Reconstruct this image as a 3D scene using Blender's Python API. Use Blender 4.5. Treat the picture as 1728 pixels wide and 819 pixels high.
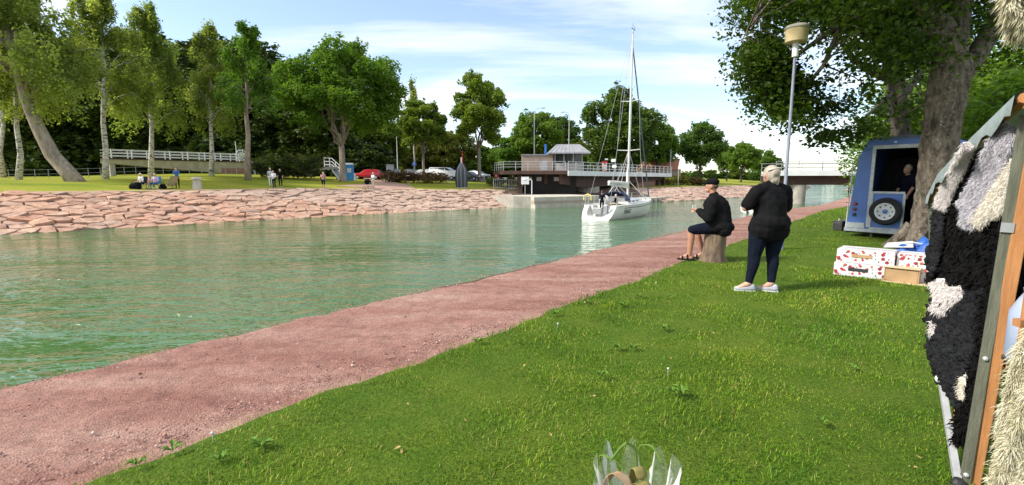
import bpy, bmesh, math, random
import numpy as np
from mathutils import Vector, Matrix, Euler

# ---------------------------------------------------------------- scene, camera, light
for o in list(bpy.data.objects):
    bpy.data.objects.remove(o)
scene = bpy.context.scene
COL = scene.collection
FPX = 800.0                      # focal length in photograph pixels (1728 wide)
PITCH = math.atan(106.5 / 800.0)
EYE = 1.5

cam_data = bpy.data.cameras.new('camera')
cam = bpy.data.objects.new('camera', cam_data)
COL.objects.link(cam)
cam.location = (0, 0, EYE)
cam.rotation_euler = (math.pi / 2 - PITCH, 0, 0)
cam_data.sensor_width = 36.0
cam_data.lens = 36.0 * FPX / 1728.0
cam_data.clip_start = 0.05
cam_data.clip_end = 3000
scene.camera = cam

SUN_ELEV = math.radians(40)
SUN_AZ = math.radians(-104)      # from +Y, towards +X; the sun stands to the left and a little behind
world = bpy.data.worlds.new('World')
scene.world = world
world.use_nodes = True
nt = world.node_tree
for n_ in list(nt.nodes):
    nt.nodes.remove(n_)
def wn(t, **k):
    n_ = nt.nodes.new(t)
    for a_, b_ in k.items():
        setattr(n_, a_, b_)
    return n_
w_out = wn('ShaderNodeOutputWorld')
w_bg = wn('ShaderNodeBackground')
w_bg.inputs['Strength'].default_value = 0.15
w_sky = wn('ShaderNodeTexSky', sky_type='NISHITA')
w_sky.sun_disc = False
w_sky.sun_elevation = SUN_ELEV
w_sky.sun_rotation = SUN_AZ
w_sky.air_density = 1.0
w_sky.dust_density = 0.6
w_sky.ozone_density = 1.6
tc = wn('ShaderNodeTexCoord')
sep = wn('ShaderNodeSeparateXYZ')
nt.links.new(tc.outputs['Generated'], sep.inputs[0])
zz = wn('ShaderNodeMath', operation='MAXIMUM'); zz.inputs[1].default_value = 0.0
nt.links.new(sep.outputs['Z'], zz.inputs[0])
zadd = wn('ShaderNodeMath', operation='ADD'); zadd.inputs[1].default_value = 0.22
nt.links.new(zz.outputs[0], zadd.inputs[0])
dx = wn('ShaderNodeMath', operation='DIVIDE'); dy = wn('ShaderNodeMath', operation='DIVIDE')
nt.links.new(sep.outputs['X'], dx.inputs[0]); nt.links.new(zadd.outputs[0], dx.inputs[1])
nt.links.new(sep.outputs['Y'], dy.inputs[0]); nt.links.new(zadd.outputs[0], dy.inputs[1])
comb = wn('ShaderNodeCombineXYZ')
nt.links.new(dx.outputs[0], comb.inputs[0]); nt.links.new(dy.outputs[0], comb.inputs[1])
wmap = wn('ShaderNodeMapping')
wmap.inputs['Location'].default_value = (1.9, -0.55, 0.3)
wmap.inputs['Rotation'].default_value = (0, 0, math.radians(-24))
wmap.inputs['Scale'].default_value = (0.55, 1.5, 1)
nt.links.new(comb.outputs[0], wmap.inputs[0])
cn = wn('ShaderNodeTexNoise'); cn.inputs['Scale'].default_value = 1.05; cn.inputs['Detail'].default_value = 9
cn.inputs['Roughness'].default_value = 0.56; cn.inputs['Distortion'].default_value = 0.35
nt.links.new(wmap.outputs[0], cn.inputs['Vector'])
cr = wn('ShaderNodeValToRGB')
cr.color_ramp.elements[0].position = 0.42; cr.color_ramp.elements[0].color = (0.10, 0.10, 0.10, 1)
cr.color_ramp.elements[1].position = 0.63; cr.color_ramp.elements[1].color = (1, 1, 1, 1)
nt.links.new(cn.outputs['Fac'], cr.inputs[0])
mixc = wn('ShaderNodeMixRGB'); mixc.inputs['Color2'].default_value = (5.5, 5.6, 5.85, 1)
nt.links.new(cr.outputs[0], mixc.inputs['Fac'])
nt.links.new(w_sky.outputs[0], mixc.inputs['Color1'])
nt.links.new(mixc.outputs[0], w_bg.inputs['Color'])
nt.links.new(w_bg.outputs[0], w_out.inputs['Surface'])

sun_data = bpy.data.lights.new('sun', 'SUN')
sun_data.energy = 3.6
sun_data.angle = math.radians(7.0)
sun_data.color = (1.0, 0.94, 0.84)
sun = bpy.data.objects.new('sun', sun_data)
COL.objects.link(sun)
sdir = Vector((math.sin(SUN_AZ) * math.cos(SUN_ELEV), math.cos(SUN_AZ) * math.cos(SUN_ELEV), math.sin(SUN_ELEV)))
sun.rotation_euler = (-sdir).to_track_quat('-Z', 'Y').to_euler()
sun.location = sdir * 60

scene.render.engine = 'CYCLES'
scene.cycles.sample_clamp_direct = 6.0
scene.cycles.sample_clamp_indirect = 5.0
scene.view_settings.view_transform = 'Standard'
scene.view_settings.look = 'None'
scene.view_settings.exposure = 0.74
scene.view_settings.gamma = 1.0
scene.view_settings.use_curve_mapping = False
scene.render.resolution_x = 1024
scene.render.resolution_y = 485

# ---------------------------------------------------------------- geometry of the place
CA, SA = math.cos(PITCH), math.sin(PITCH)
AZ = math.radians(39.5)
DV = np.array([math.sin(AZ), math.cos(AZ)])       # along the canal
NV = np.array([-math.cos(AZ), math.sin(AZ)])      # across it, towards the far bank
T_GRASS, T_EDGE, WATER = 3.2, 5.1, -1.5

def smooth(a, b, x):
    q = np.clip((np.asarray(x, float) - a) / (b - a), 0, 1)
    return q * q * (3 - 2 * q)
def ray(px, py):
    u = (px - 864) / FPX; v = (409.5 - py) / FPX
    return np.array([u, CA + v * SA, -SA + v * CA])
def at_z(px, py, z):
    d = ray(px, py); k = (z - EYE) / d[2]
    return Vector((d[0] * k, d[1] * k, z))
def at_y(px, py, Y):
    d = ray(px, py); k = Y / d[1]
    return Vector((d[0] * k, Y, EYE + d[2] * k))
def at_t(px, py, t):
    d = ray(px, py); k = t / (d[0] * NV[0] + d[1] * NV[1])
    return Vector((d[0] * k, d[1] * k, EYE + d[2] * k))
def st(s, t, z=0.0):
    return Vector((DV[0] * s + NV[0] * t, DV[1] * s + NV[1] * t, z))

_raw = np.array([(-95, -42), (-60, -6), (-28.1, 25.9), (-24.8, 29.0), (-18.6, 35.8), (-8.9, 44.6), (2.6, 55.1), (12, 60.5),
                 (23.4, 66.5), (45, 86.8), (70, 115), (120, 190), (200, 330)], float)
def _densify(p, n=4, it=3):
    q = []
    for i in range(len(p) - 1):
        for k in range(n):
            q.append(p[i] + (p[i + 1] - p[i]) * k / n)
    q.append(p[-1]); q = np.array(q)
    for _ in range(it):
        m = q.copy(); m[1:-1] = (q[:-2] + 2 * q[1:-1] + q[2:]) / 4; q = m
    return q
FAR = _densify(_raw)
FSEG = FAR[1:] - FAR[:-1]; FLEN = np.linalg.norm(FSEG, axis=1)
FCUM = np.concatenate([[0], np.cumsum(FLEN)])
FN = np.stack([-FSEG[:, 1], FSEG[:, 0]], 1) / FLEN[:, None]     # left normal = land side
def far_w(x, y):
    """signed distance beyond the far waterline (+ on land) and arc length"""
    p = np.stack([np.atleast_1d(x), np.atleast_1d(y)], -1).astype(float)
    d = p[:, None, :] - FAR[None, :-1, :]
    k = np.clip((d * FSEG).sum(-1) / (FLEN ** 2), 0, 1)
    c = d - k[..., None] * FSEG
    dist = np.linalg.norm(c, axis=-1)
    i = dist.argmin(1); r = np.arange(len(i))
    sg = np.sign((d[r, i] * FN[i]).sum(-1))
    return dist[r, i] * np.where(sg == 0, 1, sg), FCUM[i] + k[r, i] * FLEN[i]
def far_pt(q, w):
    i = int(np.clip(np.searchsorted(FCUM, q) - 1, 0, len(FLEN) - 1))
    k = (q - FCUM[i]) / FLEN[i]
    p = FAR[i] + FSEG[i] * k
    n0 = FN[max(i - 1, 0)]; n1 = FN[i]; n2 = FN[min(i + 1, len(FN) - 1)]
    nn = n1 * (1 - abs(k - .5)) + (n0 if k < .5 else n2) * abs(k - .5)
    nn = nn / np.linalg.norm(nn)
    return p + nn * w
BANK_W = 6.5
def s_of(x, y):
    return np.asarray(x) * DV[0] + np.asarray(y) * DV[1]
def far_h(x, y, w=None):
    x = np.atleast_1d(np.asarray(x, float)); y = np.atleast_1d(np.asarray(y, float))
    if w is None:
        w, _ = far_w(x, y)
    s = s_of(x, y)
    top = 0.62 - 0.45 * smooth(20, 46, s)
    up = np.clip((w) / BANK_W, -1, 1)
    h = WATER + (top - WATER) * up
    w2 = np.maximum(w - BANK_W - 0.6, 0)
    h = h + 0.95 * (1 - np.exp(-w2 / 8.0)) + 0.75 * smooth(10, 28, w2) * smooth(5, 24, s)
    h = h + 0.5 * smooth(40, 80, w2)
    return h
def near_h(x, y):
    x = np.asarray(x, float); y = np.asarray(y, float)
    s = s_of(x, y); t = x * NV[0] + y * NV[1]
    base = -0.5 * smooth(24, 48, s) + 0.012 * np.sin(x * 1.3) * np.cos(y * 1.1)
    path = -0.05 * smooth(T_GRASS - .1, T_GRASS + .15, t)
    bank = -(1.65 + 0 * t) * np.clip((t - T_EDGE) / 1.5, 0, 1.4)
    return base + path + bank
def ground_far(px, py):
    """where the view ray through a photograph pixel meets the far bank"""
    d = ray(px, py)
    ks = np.linspace(20, 160, 2801) / d[1]
    X = d[0] * ks; Y = d[1] * ks; Z = EYE + d[2] * ks
    w, _ = far_w(X, Y)
    h = far_h(X, Y, w)
    ok = np.where((w > 0) & (Z <= h))[0]
    i = ok[0] if len(ok) else len(ks) - 1
    return Vector((X[i], Y[i], h[i]))
def on_far(x, y):
    return Vector((x, y, float(far_h(x, y)[0])))
def on_near(x, y):
    return Vector((x, y, float(near_h(x, y))))
def far_col(px, Y):
    """point on the far land at image column px and distance Y"""
    x = (px - 864) / FPX * Y * 1.0
    # refine: depth along the optical axis differs a little from Y
    z = float(far_h(x, Y)[0])
    for _ in range(3):
        dep = Y * CA - (z - EYE) * SA
        x = (px - 864) / FPX * dep
        z = float(far_h(x, Y)[0])
    return Vector((x, Y, z))

# ---------------------------------------------------------------- materials
MATS = {}
def nodes_of(name):
    m = bpy.data.materials.new(name); m.use_nodes = True
    t = m.node_tree
    b = t.nodes['Principled BSDF']
    return m, t, b
def mat(name, c, rough=0.6, c2=None, scale=6.0, detail=6.0, bump=0.0, bscale=None, metal=0.0, stretch=(1, 1, 1),
        spec=None, trans=0.0, rnd=None, lo=0.35, hi=0.65, coord='Object', alpha=None, coat=0.0, sss=0.0):
    if name in MATS:
        return MATS[name]
    m, t, b = nodes_of(name)
    L = t.links.new
    b.inputs['Roughness'].default_value = rough
    b.inputs['Metallic'].default_value = metal
    if spec is not None:
        b.inputs['Specular IOR Level'].default_value = spec
    if coat:
        b.inputs['Coat Weight'].default_value = coat
    if c2 is None:
        c2 = tuple(min(1, q * 0.72) for q in c)
    tcn = t.nodes.new('ShaderNodeTexCoord')
    mp = t.nodes.new('ShaderNodeMapping'); mp.inputs['Scale'].default_value = stretch
    L(tcn.outputs[coord], mp.inputs[0])
    ns = t.nodes.new('ShaderNodeTexNoise'); ns.inputs['Scale'].default_value = scale; ns.inputs['Detail'].default_value = detail
    ns.inputs['Roughness'].default_value = 0.62
    L(mp.outputs[0], ns.inputs['Vector'])
    rp = t.nodes.new('ShaderNodeValToRGB')
    rp.color_ramp.elements[0].position = lo; rp.color_ramp.elements[0].color = (*c2, 1)
    rp.color_ramp.elements[1].position = hi; rp.color_ramp.elements[1].color = (*c, 1)
    L(ns.outputs['Fac'], rp.inputs[0])
    out = rp.outputs[0]
    if rnd is not None:                       # colour that differs from object to object
        oi = t.nodes.new('ShaderNodeObjectInfo')
        r2 = t.nodes.new('ShaderNodeValToRGB'); r2.color_ramp.interpolation = 'LINEAR'
        els = r2.color_ramp.elements
        while len(els) < len(rnd):
            els.new(0.5)
        for i, cc in enumerate(rnd):
            els[i].position = i / max(1, len(rnd) - 1); els[i].color = (*cc, 1)
        L(oi.outputs['Random'], r2.inputs[0])
        mx = t.nodes.new('ShaderNodeMixRGB'); mx.blend_type = 'MULTIPLY'; mx.inputs['Fac'].default_value = 1
        L(out, mx.inputs['Color1']); L(r2.outputs[0], mx.inputs['Color2'])
        out = mx.outputs[0]
    L(out, b.inputs['Base Color'])
    if bump:
        nb = t.nodes.new('ShaderNodeTexNoise'); nb.inputs['Scale'].default_value = bscale or scale * 4; nb.inputs['Detail'].default_value = 8
        nb.inputs['Roughness'].default_value = 0.65
        L(mp.outputs[0], nb.inputs['Vector'])
        bp = t.nodes.new('ShaderNodeBump'); bp.inputs['Strength'].default_value = bump; bp.inputs['Distance'].default_value = 0.03
        L(nb.outputs['Fac'], bp.inputs['Height']); L(bp.outputs[0], b.inputs['Normal'])
    if trans:
        b.inputs['Transmission Weight'].default_value = trans
    MATS[name] = m
    return m

def leaf_mat(name, dark, light, trans=0.35, pscale=0.35):
    """leaves: colour varies leaf by leaf (attribute lv) and clump by clump; light passes through"""
    if name in MATS:
        return MATS[name]
    m = bpy.data.materials.new(name); m.use_nodes = True
    t = m.node_tree; L = t.links.new
    for n_ in list(t.nodes):
        t.nodes.remove(n_)
    out = t.nodes.new('ShaderNodeOutputMaterial')
    at = t.nodes.new('ShaderNodeAttribute'); at.attribute_name = 'lv'
    g = t.nodes.new('ShaderNodeNewGeometry')
    ns = t.nodes.new('ShaderNodeTexNoise'); ns.inputs['Scale'].default_value = pscale; ns.inputs['Detail'].default_value = 3
    L(g.outputs['Position'], ns.inputs['Vector'])
    oi = t.nodes.new('ShaderNodeObjectInfo')
    a1 = t.nodes.new('ShaderNodeMath'); a1.operation = 'MULTIPLY_ADD'; a1.inputs[1].default_value = 1.5; a1.inputs[2].default_value = -0.45
    L(ns.outputs['Fac'], a1.inputs[0])
    a2 = t.nodes.new('ShaderNodeMath'); a2.operation = 'MULTIPLY_ADD'; a2.inputs[1].default_value = 0.6; a2.inputs[2].default_value = -0.15
    L(at.outputs['Fac'], a2.inputs[0])
    a3 = t.nodes.new('ShaderNodeMath'); a3.operation = 'ADD'; a3.use_clamp = True
    L(a1.outputs[0], a3.inputs[0]); L(a2.outputs[0], a3.inputs[1])
    mx = t.nodes.new('ShaderNodeMixRGB'); mx.inputs['Color1'].default_value = (*dark, 1); mx.inputs['Color2'].default_value = (*light, 1)
    L(a3.outputs[0], mx.inputs['Fac'])
    hs = t.nodes.new('ShaderNodeHueSaturation')
    h1 = t.nodes.new('ShaderNodeMath'); h1.operation = 'MULTIPLY_ADD'; h1.inputs[1].default_value = 0.035; h1.inputs[2].default_value = 0.4825
    L(oi.outputs['Random'], h1.inputs[0]); L(h1.outputs[0], hs.inputs['Hue'])
    L(mx.outputs[0], hs.inputs['Color'])
    d = t.nodes.new('ShaderNodeBsdfPrincipled'); d.inputs['Roughness'].default_value = 0.55
    d.inputs['Specular IOR Level'].default_value = 0.25
    tr = t.nodes.new('ShaderNodeBsdfTranslucent')
    br = t.nodes.new('ShaderNodeMixRGB'); br.blend_type = 'MULTIPLY'; br.inputs['Fac'].default_value = 1
    br.inputs['Color2'].default_value = (1.25, 1.3, 0.55, 1)
    L(hs.outputs[0], d.inputs['Base Color']); L(hs.outputs[0], br.inputs['Color1']); L(br.outputs[0], tr.inputs['Color'])
    ms = t.nodes.new('ShaderNodeMixShader'); ms.inputs['Fac'].default_value = trans
    L(d.outputs[0], ms.inputs[1]); L(tr.outputs[0], ms.inputs[2]); L(ms.outputs[0], out.inputs['Surface'])
    MATS[name] = m
    return m

# ---------------------------------------------------------------- mesh helpers
class MB:
    def __init__(self):
        self.v = []; self.f = []; self.m = []
    def add(self, verts, faces, mi=0):
        o = len(self.v)
        self.v += [tuple(q) for q in verts]
        self.f += [tuple(i + o for i in f) for f in faces]
        self.m += [mi] * len(faces)
        return self
    def box(self, c, s, mi=0, rz=0.0, M=None):
        hx, hy, hz = s[0] / 2, s[1] / 2, s[2] / 2
        vs = [(x, y, z) for z in (-hz, hz) for y in (-hy, hy) for x in (-hx, hx)]
        R = Matrix.Rotation(rz, 3, 'Z') if M is None else M
        vs = [tuple(Vector(c) + R @ Vector(q)) for q in vs]
        return self.add(vs, [(0, 2, 3, 1), (4, 5, 7, 6), (0, 1, 5, 4), (2, 6, 7, 3), (0, 4, 6, 2), (1, 3, 7, 5)], mi)
    def bar(self, a, b, wx, wz, mi=0, up=(0, 0, 1)):
        """square bar from a to b, wx across, wz along up"""
        a = Vector(a); b = Vector(b); d = (b - a).normalized(); u = Vector(up)
        if abs(d.dot(u)) > 0.99:
            u = Vector((0, 1, 0))
        r = d.cross(u).normalized(); u = r.cross(d).normalized()
        vs = []
        for p in (a, b):
            for sx, sz in ((-1, -1), (1, -1), (1, 1), (-1, 1)):
                vs.append(p + r * sx * wx / 2 + u * sz * wz / 2)
        return self.add(vs, [(3, 2, 1, 0), (4, 5, 6, 7), (0, 1, 5, 4), (1, 2, 6, 5), (2, 3, 7, 6), (3, 0, 4, 7)], mi)
    def tube(self, pts, rs, n=8, mi=0, caps=True):
        pts = [Vector(p) for p in pts]
        if not hasattr(rs, '__len__'):
            rs = [rs] * len(pts)
        rings = []; u = None
        for i, p in enumerate(pts):
            d = (pts[min(i + 1, len(pts) - 1)] - pts[max(i - 1, 0)])
            d = d.normalized() if d.length > 1e-9 else Vector((0, 0, 1))
            if u is None:
                u = d.orthogonal().normalized()
            else:
                u = (u - d * u.dot(d)); u = u.normalized() if u.length > 1e-6 else d.orthogonal().normalized()
            w = d.cross(u)
            rings.append([p + (u * math.cos(2 * math.pi * k / n) + w * math.sin(2 * math.pi * k / n)) * rs[i] for k in range(n)])
        vs = [q for r in rings for q in r]; fs = []
        for i in range(len(pts) - 1):
            for k in range(n):
                a = i * n + k; b = i * n + (k + 1) % n
                fs.append((a, b, b + n, a + n))
        if caps:
            fs.append(tuple(range(n - 1, -1, -1))); fs.append(tuple((len(pts) - 1) * n + k for k in range(n)))
        return self.add(vs, fs, mi)
    def lathe(self, prof, c=(0, 0, 0), n=20, mi=0, M=None, caps=True):
        vs = []; fs = []
        for (r, z) in prof:
            for k in range(n):
                a = 2 * math.pi * k / n
                q = Vector((r * math.cos(a), r * math.sin(a), z))
                if M is not None:
                    q = M @ q
                vs.append(Vector(c) + q)
        for i in range(len(prof) - 1):
            for k in range(n):
                a = i * n + k; b = i * n + (k + 1) % n
                fs.append((a, b, b + n, a + n))
        if caps:
            fs.append(tuple(range(n - 1, -1, -1))); fs.append(tuple((len(prof) - 1) * n + k for k in range(n)))
        return self.add(vs, fs, mi)
    def prism(self, poly, a, b, mi=0):
        """poly: list of 3D points (face), extruded by vector from a to b offset"""
        d = Vector(b) - Vector(a); n = len(poly)
        vs = [Vector(p) for p in poly] + [Vector(p) + d for p in poly]
        fs = [tuple(range(n - 1, -1, -1)), tuple(range(n, 2 * n))]
        for i in range(n):
            j = (i + 1) % n
            fs.append((i, j, j + n, i + n))
        return self.add(vs, fs, mi)
    def ball(self, c, r, n=8, mi=0, sc=(1, 1, 1), M=None):
        vs = []; fs = []; m_ = max(4, n // 2 + 1)
        for i in range(m_ + 1):
            th = math.pi * i / m_
            for k in range(n):
                ph = 2 * math.pi * k / n
                q = Vector((r * sc[0] * math.sin(th) * math.cos(ph), r * sc[1] * math.sin(th) * math.sin(ph), r * sc[2] * math.cos(th)))
                if M is not None:
                    q = M @ q
                vs.append(Vector(c) + q)
        for i in range(m_):
            for k in range(n):
                a = i * n + k; b = i * n + (k + 1) % n
                fs.append((a, a + n, b + n, b))
        return self.add(vs, fs, mi)
    def build(self, name, mats, parent=None, smooth_=False, bevel=0.0, world=True):
        me = bpy.data.meshes.new(name)
        v = self.v
        if parent is not None and world:
            inv = root_matrix(parent).inverted()
            v = [tuple(inv @ Vector(q)) for q in v]
        me.from_pydata([tuple(q) for q in v], [], self.f)
        if not isinstance(mats, (list, tuple)):
            mats = [mats]
        for q in mats:
            me.materials.append(q)
        me.polygons.foreach_set('material_index', self.m)
        bm = bmesh.new(); bm.from_mesh(me)
        bmesh.ops.remove_doubles(bm, verts=bm.verts, dist=1e-5)
        bmesh.ops.recalc_face_normals(bm, faces=bm.faces)
        if bevel:
            es = [e for e in bm.edges if len(e.link_faces) == 2 and e.calc_face_angle(0) > 0.5]
            bmesh.ops.bevel(bm, geom=es, offset=bevel, segments=2, profile=0.5, affect='EDGES', clamp_overlap=True)
        bm.to_mesh(me); bm.free()
        if smooth_:
            me.polygons.foreach_set('use_smooth', [True] * len(me.polygons))
            try:
                me.set_sharp_from_angle(angle=math.radians(40))
            except Exception:
                pass
        o = bpy.data.objects.new(name, me); COL.objects.link(o)
        if parent is not None:
            o.parent = parent
        return o
def root_matrix(o):
    m = Matrix.LocRotScale(o.location, o.rotation_euler, o.scale)
    return root_matrix(o.parent) @ m if o.parent else m

def tag(o, label, cat, group=None):
    o['label'] = label; o['category'] = cat
    if group:
        o['group'] = group
    return o
def thing(name, label, cat, loc=(0, 0, 0), rz=0.0, group=None):
    o = bpy.data.objects.new(name, None); COL.objects.link(o)
    o.empty_display_size = 0.2
    o.location = loc; o.rotation_euler = (0, 0, rz)
    return tag(o, label, cat, group)
def struct(o):
    o['kind'] = 'structure'; return o
def stuff(o, label=None, cat=None):
    o['kind'] = 'stuff'
    if label:
        o['label'] = label; o['category'] = cat
    return o
def link(name, me, parent=None, loc=None, rz=0.0, sc=None):
    o = bpy.data.objects.new(name, me); COL.objects.link(o)
    if parent is not None:
        o.parent = parent
    if loc is not None:
        o.location = loc
    o.rotation_euler = (0, 0, rz)
    if sc is not None:
        o.scale = sc
    return o
def arr_mesh(name, V, F, mats, attr=None, smooth_=False):
    """numpy vertices (n,3) and faces (m,3) or (m,4)"""
    me = bpy.data.meshes.new(name)
    V = np.asarray(V, np.float32); F = np.asarray(F, np.int32)
    k = F.shape[1]
    me.vertices.add(len(V)); me.vertices.foreach_set('co', V.ravel())
    me.loops.add(F.size); me.loops.foreach_set('vertex_index', F.ravel())
    me.polygons.add(len(F))
    me.polygons.foreach_set('loop_start', np.arange(0, F.size, k, dtype=np.int32))
    me.polygons.foreach_set('loop_total', np.full(len(F), k, np.int32))
    if smooth_:
        me.polygons.foreach_set('use_smooth', np.ones(len(F), bool))
    if not isinstance(mats, (list, tuple)):
        mats = [mats]
    for q in mats:
        me.materials.append(q)
    if attr is not None:
        a = me.attributes.new('lv', 'FLOAT', 'POINT'); a.data.foreach_set('value', np.asarray(attr, np.float32))
    me.update(); me.validate()
    return me
def copy_tree(o, parent=None):
    c = o.copy(); COL.objects.link(c); c.parent = parent
    for ch in list(o.children):
        copy_tree(ch, c)
    return c

# ================================================================ the setting
rng = np.random.default_rng(7)

def position_mat(name, build):
    m, t, b = nodes_of(name)
    g = t.nodes.new('ShaderNodeNewGeometry')
    build(t, b, g.outputs['Position'])
    MATS[name] = m
    return m
def nz(t, vec, scale, detail=6, rough=0.6, stretch=None, dist=0.0):
    if stretch is not None:
        mp = t.nodes.new('ShaderNodeMapping')
        mp.inputs['Scale'].default_value = stretch[:3]
        if len(stretch) > 3:
            mp.inputs['Rotation'].default_value = (0, 0, stretch[3])
        t.links.new(vec, mp.inputs[0]); vec = mp.outputs[0]
    n_ = t.nodes.new('ShaderNodeTexNoise'); n_.inputs['Scale'].default_value = scale
    n_.inputs['Detail'].default_value = detail; n_.inputs['Roughness'].default_value = rough
    n_.inputs['Distortion'].default_value = dist
    t.links.new(vec, n_.inputs['Vector'])
    return n_.outputs['Fac']
def ramp(t, fac, stops):
    r = t.nodes.new('ShaderNodeValToRGB'); e = r.color_ramp.elements
    while len(e) < len(stops):
        e.new(0.5)
    for i, (p, c) in enumerate(stops):
        e[i].position = p; e[i].color = (*c, 1) if len(c) == 3 else c
    t.links.new(fac, r.inputs[0])
    return r.outputs[0]
def mixrgb(t, a, b, fac, mode='MIX'):
    m = t.nodes.new('ShaderNodeMixRGB'); m.blend_type = mode
    for s_, q in ((m.inputs['Color1'], a), (m.inputs['Color2'], b), (m.inputs['Fac'], fac)):
        if isinstance(q, (int, float)):
            s_.default_value = q
        elif isinstance(q, tuple):
            s_.default_value = (*q, 1)
        else:
            t.links.new(q, s_)
    return m.outputs[0]
def bumpn(t, b, h, strength, dist):
    n_ = t.nodes.new('ShaderNodeBump'); n_.inputs['Strength'].default_value = strength; n_.inputs['Distance'].default_value = dist
    t.links.new(h, n_.inputs['Height']); t.links.new(n_.outputs[0], b.inputs['Normal'])

def _lawn(t, b, P):
    big = nz(t, P, 0.55, 4, 0.6)
    mid = nz(t, P, 3.0, 6, 0.65)
    fine = nz(t, P, 45.0, 4, 0.7)
    c = ramp(t, big, [(0.3, (0.075, 0.15, 0.010)), (0.7, (0.13, 0.19, 0.016))])
    c2 = ramp(t, mid, [(0.35, (0.045, 0.105, 0.010)), (0.62, (0.115, 0.155, 0.022)), (0.8, (0.19, 0.17, 0.05))])
    c = mixrgb(t, c, c2, 0.5)
    c = mixrgb(t, c, ramp(t, fine, [(0.3, (0.45, 0.45, 0.45)), (0.7, (1.25, 1.25, 1.25))]), 0.8, 'MULTIPLY')
    t.links.new(c, b.inputs['Base Color']); b.inputs['Roughness'].default_value = 0.9
    b.inputs['Specular IOR Level'].default_value = 0.1
    bumpn(t, b, fine, 0.8, 0.04)
LAWN = position_mat('lawn_soil_and_grass', _lawn)
def _farlawn(t, b, P):
    big = nz(t, P, 0.16, 5, 0.6, (0.6, 1.6, 1))
    fine = nz(t, P, 5.0, 6, 0.7)
    c = ramp(t, big, [(0.3, (0.14, 0.19, 0.018)), (0.52, (0.25, 0.265, 0.03)), (0.72, (0.34, 0.29, 0.06))])
    c = mixrgb(t, c, ramp(t, fine, [(0.3, (0.72, 0.75, 0.7)), (0.7, (1.15, 1.12, 1.1))]), 0.8, 'MULTIPLY')
    t.links.new(c, b.inputs['Base Color']); b.inputs['Roughness'].default_value = 0.95
    b.inputs['Specular IOR Level'].default_value = 0.1
    bumpn(t, b, fine, 0.7, 0.08)
FARLAWN = position_mat('far_lawn_grass', _farlawn)
def _gravel(t, b, P):
    big = nz(t, P, 0.9, 5, 0.6, (0.5, 2.2, 1, -AZ))
    mid = nz(t, P, 7.0, 6, 0.7)
    vor = t.nodes.new('ShaderNodeTexVoronoi'); vor.inputs['Scale'].default_value = 85.0
    t.links.new(P, vor.inputs['Vector'])
    fine = nz(t, P, 150.0, 4, 0.75)
    c = ramp(t, big, [(0.30, (0.29, 0.14, 0.11)), (0.48, (0.40, 0.225, 0.18)), (0.68, (0.50, 0.33, 0.265))])
    c = mixrgb(t, c, ramp(t, mid, [(0.32, (0.66, 0.62, 0.62)), (0.62, (1.08, 1.05, 1.04))]), 0.8, 'MULTIPLY')
    c = mixrgb(t, c, ramp(t, vor.outputs['Color'], [(0.15, (0.62, 0.60, 0.62)), (0.6, (1, 1, 1)), (0.95, (1.35, 1.3, 1.3))]), 0.75, 'MULTIPLY')
    c = mixrgb(t, c, ramp(t, fine, [(0.3, (0.6, 0.6, 0.6)), (0.7, (1.2, 1.2, 1.2))]), 0.7, 'MULTIPLY')
    t.links.new(c, b.inputs['Base Color']); b.inputs['Roughness'].default_value = 0.95
    b.inputs['Specular IOR Level'].default_value = 0.15
    ad = t.nodes.new('ShaderNodeMath'); ad.operation = 'ADD'
    t.links.new(vor.outputs['Distance'], ad.inputs[0]); t.links.new(fine, ad.inputs[1])
    bumpn(t, b, ad.outputs[0], 0.9, 0.012)
GRAVEL = position_mat('red_gravel', _gravel)
def _dust(t, b, P):
    mid = nz(t, P, 1.2, 6, 0.65)
    c = ramp(t, mid, [(0.3, (0.30, 0.17, 0.125)), (0.7, (0.43, 0.28, 0.215))])
    t.links.new(c, b.inputs['Base Color']); b.inputs['Roughness'].default_value = 0.95
FARPATH = position_mat('pale_pink_path', _dust)
def _water(t, b, P):
    # small wind ripples, longer swell and the calmer patches between
    r1 = nz(t, P, 1.5, 2.5, 0.5, (0.6, 1.35, 1, -math.radians(16)), 0.5)
    r2 = nz(t, P, 5.5, 2, 0.5, (0.65, 1.2, 1, -math.radians(24)), 0.4)
    cal = nz(t, P, 0.16, 4, 0.6, (0.5, 1.4, 1, -AZ))
    a1 = t.nodes.new('ShaderNodeMath'); a1.operation = 'MULTIPLY_ADD'; a1.inputs[1].default_value = 0.36
    t.links.new(r2, a1.inputs[0]); t.links.new(r1, a1.inputs[2])
    m1 = t.nodes.new('ShaderNodeMath'); m1.operation = 'MULTIPLY'
    t.links.new(a1.outputs[0], m1.inputs[0])
    t.links.new(ramp(t, cal, [(0.38, (0.30, 0.30, 0.30)), (0.6, (1.15, 1.15, 1.15))]), m1.inputs[1])
    bumpn(t, b, m1.outputs[0], 1.0, 0.20)
    sh = nz(t, P, 0.25, 3, 0.5)
    t.links.new(ramp(t, sh, [(0.3, (0.048, 0.122, 0.032)), (0.7, (0.07, 0.145, 0.055))]), b.inputs['Base Color'])
    b.inputs['Roughness'].default_value = 0.06
    b.inputs['IOR'].default_value = 1.42
    b.inputs['Specular IOR Level'].default_value = 0.9
WATERM = position_mat('green_canal_water', _water)

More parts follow.
